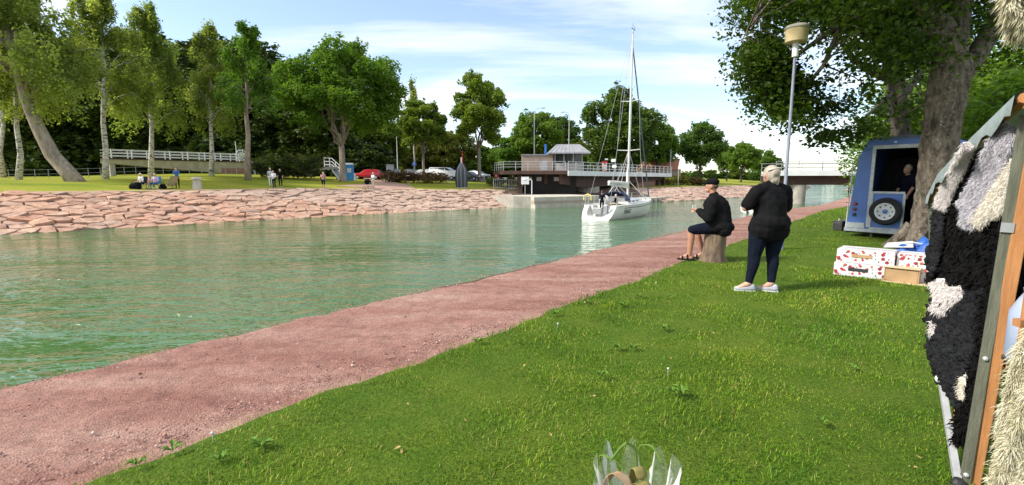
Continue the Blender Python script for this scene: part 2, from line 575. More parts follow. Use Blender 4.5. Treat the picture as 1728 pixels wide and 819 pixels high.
def grid_sheet(name, S, T, fn, m):
    """sheet over canal coordinates (s along, t across); fn(x, y, s, t) gives the height"""
    ss, tt = np.meshgrid(S, T, indexing='ij')
    X = DV[0] * ss + NV[0] * tt; Y = DV[1] * ss + NV[1] * tt
    Z = fn(X.ravel(), Y.ravel(), ss.ravel(), tt.ravel())
    V = np.stack([X.ravel(), Y.ravel(), Z], 1)
    a, b = ss.shape
    i = np.arange(a * b).reshape(a, b)
    F = np.stack([i[:-1, :-1], i[1:, :-1], i[1:, 1:], i[:-1, 1:]], -1).reshape(-1, 4)
    o = link(name, arr_mesh(name, V, F, m, smooth_=True))
    return struct(o)

# canal bed and water
bm_ = MB(); bm_.add([(-900, -900, -4.5), (1500, -900, -4.5), (1500, 1500, -4.5), (-900, 1500, -4.5)], [(0, 1, 2, 3)])
struct(bm_.build('ground', FARLAWN))
wv = MB(); wv.add([(-400, -300, WATER), (900, -300, WATER), (900, 900, WATER), (-400, 900, WATER)], [(0, 1, 2, 3)])
struct(wv.build('canal_water', WATERM))

# near lawn with a ragged edge against the gravel
def ragged(s):
    return 0.035 * np.sin(s * 1.7) + 0.03 * np.sin(s * 4.3 + 1) + 0.03 * np.sin(s * 11 + 2)
S_near = np.concatenate([np.linspace(-14, 30, 177), np.linspace(31, 130, 60)])
def lawn_fn(x, y, s, t):
    return near_h(x, y)
Tl = np.concatenate([[-120, -70, -40, -25], np.linspace(-18, T_GRASS - .3, 70)])
ss, tt = np.meshgrid(S_near, np.concatenate([Tl, [T_GRASS]]), indexing='ij')
tt[:, -1] += ragged(ss[:, -1]); 
X = DV[0] * ss + NV[0] * tt; Y = DV[1] * ss + NV[1] * tt
tmask = np.minimum(tt, T_GRASS - .2)
Z = near_h(DV[0] * ss + NV[0] * tmask, DV[1] * ss + NV[1] * tmask)
Z[:, -1] -= 0.07
nI = np.arange(ss.size).reshape(ss.shape)
F_ = np.stack([nI[:-1, :-1], nI[1:, :-1], nI[1:, 1:], nI[:-1, 1:]], -1).reshape(-1, 4)
struct(link('lawn', arr_mesh('lawn', np.stack([X.ravel(), Y.ravel(), Z.ravel()], 1), F_, LAWN, smooth_=True)))
# gravel towpath and the near bank down into the water
def edge_j(s):
    return 0.02 * np.sin(s * 2.1) + 0.03 * np.sin(s * 5.7 + .4) + 0.025 * np.sin(s * 13.1)
Tp = np.concatenate([np.linspace(T_GRASS - .5, T_EDGE - .12, 14)])
ss, tt = np.meshgrid(S_near, np.concatenate([Tp, [T_EDGE]]), indexing='ij')
tt[:, -1] += edge_j(ss[:, -1]); tt[:, -2] += edge_j(ss[:, -2]) * .9
X = DV[0] * ss + NV[0] * tt; Y = DV[1] * ss + NV[1] * tt
s0 = DV[0] * X + DV[1] * Y
Z = -0.5 * smooth(24, 48, s0) - 0.035 + 0.014 * np.sin(s0 * .9 + tt * 3) * np.sin(tt * 2.1) + rng.normal(0, .004, ss.shape)
Z[:, 0] -= 0.05; Z[:, 1] -= 0.02; Z[:, -1] -= 0.03
nI = np.arange(ss.size).reshape(ss.shape)
F_ = np.stack([nI[:-1, :-1], nI[1:, :-1], nI[1:, 1:], nI[:-1, 1:]], -1).reshape(-1, 4)
struct(link('gravel_path', arr_mesh('gravel_path', np.stack([X.ravel(), Y.ravel(), Z.ravel()], 1), F_, GRAVEL, smooth_=True)))
Tb = np.linspace(T_EDGE, T_EDGE + 2.0, 9)
ss, tt = np.meshgrid(S_near, Tb, indexing='ij')
f0 = (tt - T_EDGE) / 2.0
tt = tt + edge_j(ss) * (1 - f0)
X = DV[0] * ss + NV[0] * tt; Y = DV[1] * ss + NV[1] * tt
s0 = DV[0] * X + DV[1] * Y
Z = (-0.5 * smooth(24, 48, s0) - 0.065) - f0 * 2.1 + rng.normal(0, .05, ss.shape) * (f0 > 0)
nI = np.arange(ss.size).reshape(ss.shape)
F_ = np.stack([nI[:-1, :-1], nI[1:, :-1], nI[1:, 1:], nI[:-1, 1:]], -1).reshape(-1, 4)
struct(link('canal_bank', arr_mesh('canal_bank', np.stack([X.ravel(), Y.ravel(), Z.ravel()], 1), F_, GRAVEL)))

# far land: slope, strip of path, rising lawn
Q = np.concatenate([np.linspace(10, 130, 121), np.linspace(132, FCUM[-1] - 1, 60)])
W1 = np.array([-2.5, -1, 0, 1.5, 3, 4.5, 5.8, 6.5])
W2 = np.concatenate([np.linspace(6.5, 30, 28), np.linspace(33, 90, 16), [120, 180, 260, 400]])
def far_sheet(name, Ws, m, dz=0.0, q=Q):
    V = []
    for a in q:
        for w in Ws:
            p = far_pt(a, w)
            V.append((p[0], p[1], 0))
    V = np.array(V)
    w_ = np.tile(Ws, len(q))
    V[:, 2] = far_h(V[:, 0], V[:, 1], w_) + dz
    i = np.arange(len(V)).reshape(len(q), len(Ws))
    F = np.stack([i[:-1, :-1], i[1:, :-1], i[1:, 1:], i[:-1, 1:]], -1).reshape(-1, 4)
    return struct(link(name, arr_mesh(name, V, F, m, smooth_=True)))
BANKSOIL = mat('bank_joint_earth', (0.13, 0.085, 0.06), 0.95, (0.05, 0.035, 0.03), scale=3, bump=0.5)
far_sheet('far_bank_slope', W1, BANKSOIL)
far_sheet('far_lawn', W2, FARLAWN)
far_sheet('far_towpath', np.array([6.4, 7.0, 7.6]), FARPATH, 0.012)

# branch path across the far lawn, from the water up to the car park
pts = [ground_far(640, 319.5), ground_far(655, 313), ground_far(645, 306), ground_far(612, 301), ground_far(585, 297.5)]
wid = [4.4, 2.6, 1.5, 1.2, 1.1]
V = []; F = []
NP = 24
for i in range(NP + 1):
    u = i / NP * (len(pts) - 1); k = min(int(u), len(pts) - 2); fr = u - k
    p = pts[k].lerp(pts[k + 1], fr); d = (pts[k + 1] - pts[k]); d.z = 0; d.normalize()
    n_ = Vector((-d.y, d.x, 0)); wd = wid[k] * (1 - fr) + wid[k + 1] * fr
    for sgn in (-1, -.33, .33, 1):
        q = p + n_ * wd * sgn
        V.append((q.x, q.y, float(far_h(q.x, q.y)[0]) + 0.035))
    if i:
        for j in range(3):
            a = (i - 1) * 4 + j
            F.append((a, a + 1, a + 5, a + 4))
struct(link('lawn_path', arr_mesh('lawn_path', V, F, FARPATH, smooth_=True)))

# car park asphalt behind the hedge
ASPH = mat('asphalt', (0.16, 0.155, 0.15), 0.9, (0.11, 0.11, 0.105), scale=2, bump=0.3)
pk = []
for px, Y in ((585, 71), (860, 78), (900, 104), (585, 98)):
    pk.append(far_col(px, Y))
V = []; F = []
for i in range(13):
    for j in range(7):
        a = pk[0].lerp(pk[1], i / 12); b = pk[3].lerp(pk[2], i / 12); q = a.lerp(b, j / 6)
        V.append((q.x, q.y, float(far_h(q.x, q.y)[0]) + 0.03))
for i in range(12):
    for j in range(6):
        a = i * 7 + j
        F.append((a, a + 7, a + 8, a + 1))
struct(link('car_park', arr_mesh('car_park', V, F, ASPH, smooth_=True)))

# ---------------------------------------------------------------- stone bank: slabs one by one
STONE = mat('pink_granite_slab', (0.55, 0.395, 0.305), 0.9, (0.33, 0.21, 0.155), scale=2.6, bump=0.8, bscale=7,
            rnd=[(0.66, 0.66, 0.66), (0.95, 0.80, 0.74), (1.0, 0.97, 0.92), (0.98, 0.72, 0.60), (0.88, 0.88, 0.86), (1.05, 0.92, 0.80), (0.72, 0.62, 0.58), (1.0, 0.84, 0.74), (0.84, 0.70, 0.64)])
STONE3 = mat('pink_granite_small', (0.53, 0.385, 0.30), 0.9, (0.29, 0.185, 0.135), scale=0.8, bump=0.7, bscale=5, lo=.3, hi=.7)
def clip_poly(poly, p, n):
    """keep the side where (x-p).n <= 0"""
    out = []
    for i in range(len(poly)):
        a = poly[i]; b = poly[(i + 1) % len(poly)]
        da = (a[0] - p[0]) * n[0] + (a[1] - p[1]) * n[1]; db = (b[0] - p[0]) * n[0] + (b[1] - p[1]) * n[1]
        if da <= 0:
            out.append(a)
        if (da < 0 < db) or (db < 0 < da):
            k = da / (da - db); out.append((a[0] + (b[0] - a[0]) * k, a[1] + (b[1] - a[1]) * k))
    return out
def voronoi(q0, q1, w0, w1, dq, dw, seed, jit=0.47):
    r = random.Random(seed)
    nq = int((q1 - q0) / dq); nw = int(round((w1 - w0) / dw))
    seeds = {}
    for j in range(-1, nw + 1):
        for i in range(-1, nq + 1):
            seeds[i, j] = (q0 + (i + .5 + (0.5 if j % 2 else 0) + r.uniform(-jit, jit)) * dq, w0 + (j + .5 + r.uniform(-jit, jit)) * dw)
    ks = dw / dq * 1.15      # slabs lie lengthwise
    out = []
    for j in range(nw):
        for i in range(nq):
            c = seeds[i, j]
            poly = [(c[0] - 2 * dq, max(c[1] - 2 * dw, w0)), (c[0] + 2 * dq, max(c[1] - 2 * dw, w0)), (c[0] + 2 * dq, min(c[1] + 2 * dw, w1)), (c[0] - 2 * dq, min(c[1] + 2 * dw, w1))]
            for dj in (-2, -1, 0, 1, 2):
                for di in (-2, -1, 0, 1, 2):
                    o_ = seeds.get((i + di, j + dj))
                    if o_ is None or (di == 0 and dj == 0):
                        continue
                    m = ((c[0] + o_[0]) / 2, (c[1] + o_[1]) / 2)
                    nn = ((o_[0] - c[0]) * ks * ks, (o_[1] - c[1]))
                    poly = clip_poly(poly, m, nn)
                    if len(poly) < 3:
                        break
            if len(poly) >= 3:
                out.append((c, poly))
    return out
def slab_geo(c, poly, r, lift=(0.02, 0.19), gap=0.03, tilt=0.10):
    """world vertices and faces of one slab standing proud of the bank"""
    def P(q, w, up):
        p = far_pt(q, w)
        h = float(far_h(p[0], p[1], np.array([w]))[0])
        n2 = np.array(far_pt(q, w + .1)) - p
        n2 /= np.linalg.norm(n2)
        # bank normal leans towards the water
        return (p[0] - n2[0] * 0.3 * up, p[1] - n2[1] * 0.3 * up, h + up * 0.95)
    cx = sum(p[0] for p in poly) / len(poly); cy = sum(p[1] for p in poly) / len(poly)
    # merge very short sides
    pl = []
    for p in poly:
        if not pl or math.hypot(p[0] - pl[-1][0], p[1] - pl[-1][1]) > 0.12:
            pl.append(p)
    if len(pl) > 2 and math.hypot(pl[0][0] - pl[-1][0], pl[0][1] - pl[-1][1]) < 0.12:
        pl.pop()
    if len(pl) < 3:
        return None
    L_ = r.uniform(*lift); tx = r.uniform(-tilt, tilt); ty = r.uniform(-tilt, tilt)
    lo, mid, hi = [], [], []
    for p in pl:
        d = math.hypot(p[0] - cx, p[1] - cy) + 1e-6
        g1 = max(0, 1 - gap * r.uniform(.1, 2.4) / d); g2 = max(0, 1 - (gap + r.uniform(.01, .06)) / d)
        jq = r.uniform(-.03, .03)
        for lst, g, up in ((lo, g1, -0.12), (mid, g1, L_ * .55), (hi, g2, L_)):
            q = cx + (p[0] - cx) * g + jq; w = cy + (p[1] - cy) * g
            u = up + (tx * (q - cx) + ty * (w - cy)) * (1 if up > 0 else 0) + (r.uniform(-.015, .015) if up > 0 else 0)
            lst.append(P(q, w, u))
    n_ = len(pl)
    vs = lo + mid + hi; fs = []
    for i in range(n_):
        j = (i + 1) % n_
        fs += [(i, j, j + n_, i + n_), (i + n_, j + n_, j + 2 * n_, i + 2 * n_)]
    vs.append(P(cx + r.uniform(-.15, .15), cy + r.uniform(-.1, .1), L_ + r.uniform(-.02, .03)))
    fs += [(2 * n_ + i, 2 * n_ + (i + 1) % n_, 3 * n_) for i in range(n_)]
    return vs, fs
_, qa = far_w(np.array([-31.5]), np.array([22.8])); _, qb = far_w(np.array([2.0]), np.array([54.5]))
QA, QB = float(qa[0]), float(qb[0])
bank = thing('stone_bank', 'sloping bank of flat pinkish stone slabs along the far canal side', 'stone bank', tuple(far_pt((QA + QB) / 2, 0)) + (WATER,))
rs = random.Random(5)
cells = voronoi(QA, QB, -0.45, 6.5, 0.98, 0.52, 11)
cells.sort(key=lambda e: float(np.linalg.norm(far_pt(*e[0]))))        # the nearest show largest
rest = MB()
for k, (c, poly) in enumerate(cells):
    g_ = slab_geo(c, poly, rs)
    if g_:
        if k < 298:
            MB().add(*g_).build('stone', STONE, bank)
        else:
            rest.add(*g_)
stuff(rest.build('small_stones', STONE3, bank))
# the bank goes on beyond the swing bridge with smaller, farther stones
b2 = MB()
_, q2 = far_w(np.array([21.0]), np.array([65.0])); _, q3 = far_w(np.array([75.0]), np.array([125.0]))
for c, poly in voronoi(float(q2[0]), float(q3[0]), -0.3, 6.3, 1.25, 0.85, 21):
    g_ = slab_geo(c, poly, rs, lift=(0.04, 0.14), gap=0.05)
    if g_:
        b2.add(*g_)
STONE2 = mat('far_bank_rubble', (0.50, 0.36, 0.285), 0.9, (0.30, 0.19, 0.145), scale=0.9, bump=0.3, lo=0.3, hi=0.7, coord='Object')
far_stones = stuff(b2.build('bank_rubble', STONE2), 'pale pink rubble covering the far bank beyond the swing bridge', 'stones')

# ---------------------------------------------------------------- grass on the near lawn: blades in tufts
def blades(n, smin, smax, tmin, tmax, length, width, seed, segs, keep, tall=False):
    r = np.random.default_rng(seed)
    s = r.uniform(smin, smax, n); t = r.uniform(tmin, tmax, n)
    x = DV[0] * s + NV[0] * t; y = DV[1] * s + NV[1] * t
    edge = T_GRASS + ragged(s) + r.normal(0, .03, n) - 0.17
    m = keep(x, y) & (t < edge)
    x, y, s, t = x[m], y[m], s[m], t[m]; n = len(x)
    z = near_h(DV[0] * s + NV[0] * np.minimum(t, T_GRASS - .15), DV[1] * s + NV[1] * np.minimum(t, T_GRASS - .15)) - 0.004
    # patches of longer and shorter grass
    pat = 0.72 + 0.36 * np.sin(x * 1.9 + 1.3 * np.sin(y * 1.1)) * np.sin(y * 2.3 + .7) + 0.38 * np.sin(x * 5.1 + 2 * np.sin(y * 3.7)) * np.sin(y * 6.1)
    L_ = length * np.clip(pat, .32, 1.7) * r.uniform(.55, 1.25, n)
    a = r.uniform(0, 2 * np.pi, n) + 1.2 * np.sin(x * 2.1) * np.sin(y * 2.7); lean = r.uniform(.25, 1.25, n)
    dx_, dy_ = np.cos(a), np.sin(a)
    wx, wy = -dy_ * width * r.uniform(.6, 1.3, n) / 2, dx_ * width * r.uniform(.6, 1.3, n) / 2
    up = L_ * np.cos(lean); out = L_ * np.sin(lean)
    base = np.stack([x, y, z], 1)
    wv_ = np.stack([wx, wy, 0 * wx], 1)
    tip = base + np.stack([dx_ * out, dy_ * out, up * .9], 1)
    lv = np.clip(r.normal(.42, .30, n) + .22 * np.sin(x * 3.1 + 2 * np.sin(y * 1.7)) * np.sin(y * 3.9 + 1.5 * np.sin(x * 2.3)), 0, .97)
    if tall:
        lv[:] = 1.0; L_[:] = length * r.uniform(.5, 1.3, n)
    if segs == 1:
        V = np.stack([base - wv_, base + wv_, tip], 1).reshape(-1, 3)
        F = np.arange(3 * n).reshape(n, 3)
        return V, F, np.repeat(lv, 3)
    midp = base + np.stack([dx_ * out * .35, dy_ * out * .35, up * .62], 1)
    V = np.stack([base - wv_, base + wv_, midp - wv_ * .8, midp + wv_ * .8, tip], 1).reshape(-1, 3)
    o = np.arange(n)[:, None] * 5
    F = np.concatenate([o + np.array([[0, 1, 3]]), o + np.array([[0, 3, 2]]), o + np.array([[2, 3, 4]])], 0)
    return V, F, np.repeat(lv, 5)
def in_view(y0, y1, mpx=70):
    def k(x, y):
        dep = np.maximum(y * CA + EYE * SA, .2)
        u = x / dep * FPX + 864
        return (y > y0) & (y <= y1) & (u > -mpx) & (u < 1728 + mpx)
    return k
def _grassm():
    m = bpy.data.materials.new('grass_blades'); m.use_nodes = True
    t = m.node_tree; L = t.links.new; b = t.nodes['Principled BSDF']
    g = t.nodes.new('ShaderNodeNewGeometry'); P = g.outputs['Position']
    at = t.nodes.new('ShaderNodeAttribute'); at.attribute_name = 'lv'
    c = ramp(t, at.outputs['Fac'], [(0.0, (0.026, 0.085, 0.004)), (0.45, (0.115, 0.25, 0.010)), (0.85, (0.25, 0.38, 0.022)), (1.0, (0.46, 0.40, 0.16))])
    big = nz(t, P, 0.8, 5, 0.65)
    mid = nz(t, P, 2.6, 6, 0.65)
    c = mixrgb(t, c, ramp(t, big, [(0.36, (0.52, 0.74, 0.5)), (0.66, (1.5, 1.22, 1.0))]), 0.95, 'MULTIPLY')
    dry = ramp(t, mid, [(0.52, (0, 0, 0)), (0.72, (1, 1, 1))])
    dm = t.nodes.new('ShaderNodeMath'); dm.operation = 'MULTIPLY'; dm.inputs[1].default_value = 0.5
    L(dry, dm.inputs[0])
    c = mixrgb(t, c, (0.20, 0.18, 0.045), dm.outputs[0])
    L(c, b.inputs['Base Color']); b.inputs['Roughness'].default_value = 0.6
    b.inputs['Specular IOR Level'].default_value = 0.2
    tr = t.nodes.new('ShaderNodeBsdfTranslucent'); L(c, tr.inputs['Color'])
    ms = t.nodes.new('ShaderNodeMixShader'); ms.inputs['Fac'].default_value = 0.25
    L(b.outputs[0], ms.inputs[1]); L(tr.outputs[0], ms.inputs[2])
    L(ms.outputs[0], t.nodes['Material Output'].inputs['Surface'])
    return m
GRASSM = _grassm()
Vs, Fs, As = [], [], []; off = 0
# canal-coordinate windows, thinned with distance
for n_, sm, sM, tm, tM, ln, wd, sd, sg, kp in (
        (330000, -2, 6.5, -3.5, 3.6, 0.040, 0.0038, 1, 3, in_view(1.6, 4.2)),
        (330000, -1, 12, -7, 3.6, 0.044, 0.006, 2, 3, in_view(4.2, 8)),
        (170000, 3, 22, -9, 3.6, 0.048, 0.011, 3, 1, in_view(8, 14)),
        (2600, -2, 9, -6, 2.9, 0.075, 0.0026, 6, 3, in_view(1.6, 8)),
        (110000, 9, 60, -12, 3.6, 0.07, 0.03, 4, 1, in_view(14, 42))):
    v, f, a = blades(n_, sm, sM, tm, tM, ln, wd, sd, sg, kp, n_ == 2600)
    Vs.append(v); Fs.append(f + off); As.append(a); off += len(v)
stuff(link('grass', arr_mesh('grass', np.concatenate(Vs), np.concatenate(Fs), GRASSM, np.concatenate(As))), 'short mown green grass covering the near lawn', 'grass')
print('grass tris', sum(len(f) for f in Fs))

# loose stones on the towpath edges
r = np.random.default_rng(3)
pb = []
ico = None
def pebble_cloud(n, seed):
    r = np.random.default_rng(seed)
    base = np.array([(1, 0, 0), (-1, 0, 0), (0, 1, 0), (0, -1, 0), (0, 0, 1), (0, 0, -1)], float)
    fc = np.array([(0, 2, 4), (2, 1, 4), (1, 3, 4), (3, 0, 4), (2, 0, 5), (1, 2, 5), (3, 1, 5), (0, 3, 5)])
    s = r.uniform(-1, 16, n) ** 1.0
    side = r.random(n)
    t = np.where(side < .5, T_GRASS + ragged(s) + np.abs(r.normal(0, .16, n)), np.where(side < .75, T_EDGE - np.abs(r.normal(0, .12, n)), r.uniform(T_GRASS, T_EDGE, n)))
    x = DV[0] * s + NV[0] * t; y = DV[1] * s + NV[1] * t
    sz = r.gamma(2.0, .0016, n) + .002
    A = r.normal(0, 1, (n, 3, 3)); Qm, _ = np.linalg.qr(A)
    V = (base[None] * r.uniform(.55, 1.3, (n, 6, 1)) * sz[:, None, None]) @ Qm
    V[..., 2] *= .7
    V += np.stack([x, y, -.03 + sz * .2], 1)[:, None, :]
    F = (np.arange(n)[:, None, None] * 6 + fc[None]).reshape(-1, 3)
    return V.reshape(-1, 3), F, np.repeat(r.random(n), 6)
PEB = bpy.data.materials.new('gravel_stone'); PEB.use_nodes = True
_t = PEB.node_tree; _a = _t.nodes.new('ShaderNodeAttribute'); _a.attribute_name = 'lv'
_t.links.new(ramp(_t, _a.outputs['Fac'], [(0, (0.16, 0.07, 0.06)), (0.5, (0.36, 0.19, 0.155)), (0.9, (0.48, 0.33, 0.27)), (1, (0.6, 0.52, 0.47))]), _t.nodes['Principled BSDF'].inputs['Base Color'])
_t.nodes['Principled BSDF'].inputs['Roughness'].default_value = .9
v, f, a = pebble_cloud(15000, 5)
stuff(link('gravel', arr_mesh('gravel', v, f, PEB, a)), 'loose red gravel stones lying on the towpath', 'gravel')

# ================================================================ trees
BARK = mat('grey_bark', (0.27, 0.22, 0.165), 0.95, (0.10, 0.085, 0.065), scale=5, bump=0.9, bscale=14, stretch=(1, 1, .35))
BARK_D = mat('dark_bark', (0.10, 0.085, 0.065), 0.95, (0.045, 0.04, 0.032), scale=5, bump=0.6, stretch=(1, 1, .3))
BARK_L = mat('pale_bark', (0.36, 0.30, 0.235), 0.95, (0.17, 0.135, 0.10), scale=4, bump=0.7, bscale=12, stretch=(1, 1, .3))
def _birchbark(t, b, P):
    a = nz(t, P, 3.0, 5, 0.65, (1.0, 1.0, 2.6))
    c = ramp(t, a, [(0.40, (0.05, 0.045, 0.04)), (0.47, (0.52, 0.49, 0.44)), (0.7, (0.66, 0.64, 0.58))])
    t.links.new(c, b.inputs['Base Color']); b.inputs['Roughness'].default_value = 0.85
    bumpn(t, b, a, 0.4, 0.03)
BIRCHB = position_mat('birch_bark', _birchbark)
LF_MAPLE = leaf_mat('maple_leaves', (0.05, 0.12, 0.012), (0.20, 0.31, 0.035), 0.5)
LF_BIRCH = leaf_mat('birch_leaves', (0.11, 0.165, 0.032), (0.38, 0.45, 0.13), 0.6)
LF_MID = leaf_mat('park_tree_leaves', (0.06, 0.12, 0.014), (0.21, 0.32, 0.04), 0.45)
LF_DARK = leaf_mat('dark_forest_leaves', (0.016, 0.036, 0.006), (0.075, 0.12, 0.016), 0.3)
LF_OAK = leaf_mat('oak_leaves', (0.03, 0.07, 0.01), (0.13, 0.20, 0.025), 0.4)
LF_YEL = leaf_mat('yellowish_leaves', (0.085, 0.115, 0.016), (0.24, 0.25, 0.045), 0.4)
LF_NEAR = leaf_mat('overhanging_leaves', (0.016, 0.042, 0.006), (0.085, 0.15, 0.015), 0.5, 0.9)  # leaf colours darkened to carry the shade of the backlit canopy
LF_HEDGE = leaf_mat('bronze_hedge_leaves', (0.060, 0.038, 0.016), (0.21, 0.135, 0.045), 0.25, 0.8)
LF_JUN = leaf_mat('juniper_leaves', (0.014, 0.034, 0.008), (0.20, 0.235, 0.05), 0.3, 0.6)

def leaves_geo(C, size, r, flat=0.5, aspect=0.62, lv=None, droop=0.0, out=None):
    """a folded diamond for each centre in C"""
    n = len(C)
    d = r.normal(0, 1, (n, 3)); d[:, 2] = d[:, 2] * flat - droop
    d /= np.linalg.norm(d, axis=1, keepdims=True) + 1e-9
    nrm = r.normal(0, 1, (n, 3)) * 0.75; nrm[:, 2] += 0.8
    if out is not None:
        nrm += out * 0.9
    sd = np.cross(d, nrm); sd /= np.linalg.norm(sd, axis=1, keepdims=True) + 1e-9
    up = np.cross(sd, d)
    sz = (size * r.uniform(.55, 1.35, n))[:, None]
    a = C - d * sz * .5; b = C + d * sz * .5
    m1 = C + sd * sz * aspect * .5 + up * sz * .14; m2 = C - sd * sz * aspect * .5 + up * sz * .14
    V = np.stack([a, m1, b, m2], 1).reshape(-1, 3)
    o = np.arange(n)[:, None] * 4
    F = np.concatenate([o + np.array([[0, 1, 2]]), o + np.array([[0, 2, 3]])], 0)
    if lv is None:
        lv = r.random(n)
    return V, F, np.repeat(lv, 4)

def wobble(p0, p1, r, n=5, amp=0.06):
    p0 = np.array(p0, float); p1 = np.array(p1, float); L_ = np.linalg.norm(p1 - p0)
    out = [p0 + (p1 - p0) * k / n + (r.normal(0, amp * L_, 3) if 0 < k < n else 0) for k in range(n + 1)]
    return out

def lobe_pts(r, c, rad, n, sq=(1, 1, .72)):
    d = r.normal(0, 1, (n, 3)); d[:, 2] = d[:, 2] * .9 + .25
    d /= np.linalg.norm(d, axis=1, keepdims=True)
    k = rad * (0.35 + 0.65 * r.random(n) ** 0.45) * (1 + .22 * np.sin(d[:, 0] * 5 + c[0] * 3) * np.sin(d[:, 1] * 4 + c[1]))
    return np.array(c) + d * k[:, None] * np.array(sq), d

def broad_tree(seed, H, r0, fork, crown_c, crown_r, n_lobe, n_leaf, leaf, lm, bark, lobe=0.33, path=None, low=-1.0, limbs=6):
    """trunk mesh and crown mesh in local coordinates; crown_c: centre height, crown_r: (rx, ry, rz)"""
    r = np.random.default_rng(seed)
    tb = MB()
    top = np.array([0, 0, fork]) if path is None else np.array(path[-1], float)
    tr = [(0, 0, -.25), (0.0, 0, fork * .06), (0.02 * H * .1, 0, fork * .4), tuple(top)] if path is None else path
    rr = [r0 * 1.55, r0 * 1.1, r0 * .92, r0 * .78] if path is None else list(np.linspace(r0 * 1.35, r0 * .7, len(path)))
    tb.tube(tr, rr, 10)
    cx = np.array([top[0], top[1], crown_c])
    # lobes
    L_ = []
    tries = 0
    while len(L_) < n_lobe and tries < 4000:
        tries += 1
        d = r.normal(0, 1, 3); d /= np.linalg.norm(d)
        if d[2] < low:
            continue
        k = (0.55 + .42 * r.random() ** .6)
        p = cx + d * k * np.array(crown_r) * r.uniform(.85, 1.06, 3)
        rad = lobe * np.mean(crown_r) * r.uniform(.65, 1.25)
        if all(np.linalg.norm(p - q) > .55 * (rad + s_) for q, s_ in L_):
            L_.append((p, rad))
    # limbs from the fork
    ends = []
    for i in range(limbs):
        a = 2 * math.pi * (i + r.uniform(-.3, .3)) / limbs
        e = cx + np.array([math.cos(a) * crown_r[0] * .42, math.sin(a) * crown_r[1] * .42, crown_r[2] * r.uniform(-.15, .5)])
        st_ = np.array(top) - np.array([0, 0, r.uniform(0, .12) * fork])
        pp = wobble(st_, e, r, 5, .05)
        tb.tube(pp, list(np.linspace(r0 * .52, r0 * .16, len(pp))), 7)
        ends += [(pp[k], r0 * (.5 - .065 * k)) for k in (2, 3, 4, 5)]
    C = []; D = []; LV = []
    tot = sum(q[1] ** 2 for q in L_)
    for p, rad in L_:
        j = min(range(len(ends)), key=lambda k: np.linalg.norm(ends[k][0] - p))
        pp = wobble(ends[j][0], p, r, 4, .07)
        rb = max(.02, min(ends[j][1] * .6, .09))
        tb.tube(pp, list(np.linspace(rb, .018, len(pp))), 5)
        n_ = int(n_leaf * rad ** 2 / tot)
        q, d = lobe_pts(r, p, rad, n_)
        C.append(q); D.append(d); LV.append(np.clip(r.random(n_) * .8 + r.uniform(-.05, .25), 0, 1))
        for _ in range(4):                     # twigs that stick out of the clump
            dd = r.normal(0, 1, 3); dd /= np.linalg.norm(dd)
            tip = p + dd * rad * 1.25 * np.array([1, 1, .75])
            m_ = max(3, n_ // 28)
            C.append(tip + r.normal(0, rad * .13, (m_, 3))); D.append(np.repeat(dd[None], m_, 0)); LV.append(r.random(m_))
    C = np.concatenate(C); D = np.concatenate(D); LV = np.concatenate(LV)
    V, F, A = leaves_geo(C, leaf, r, out=D, lv=LV)
    return mesh_of(tb, 'trunk', bark), arr_mesh('crown', V, F, lm, A)

def mesh_of(tb, name, m):
    me = bpy.data.meshes.new(name); me.from_pydata([tuple(q) for q in tb.v], [], tb.f)
    me.materials.append(m)
    me.polygons.foreach_set('use_smooth', [True] * len(me.polygons))
    return me

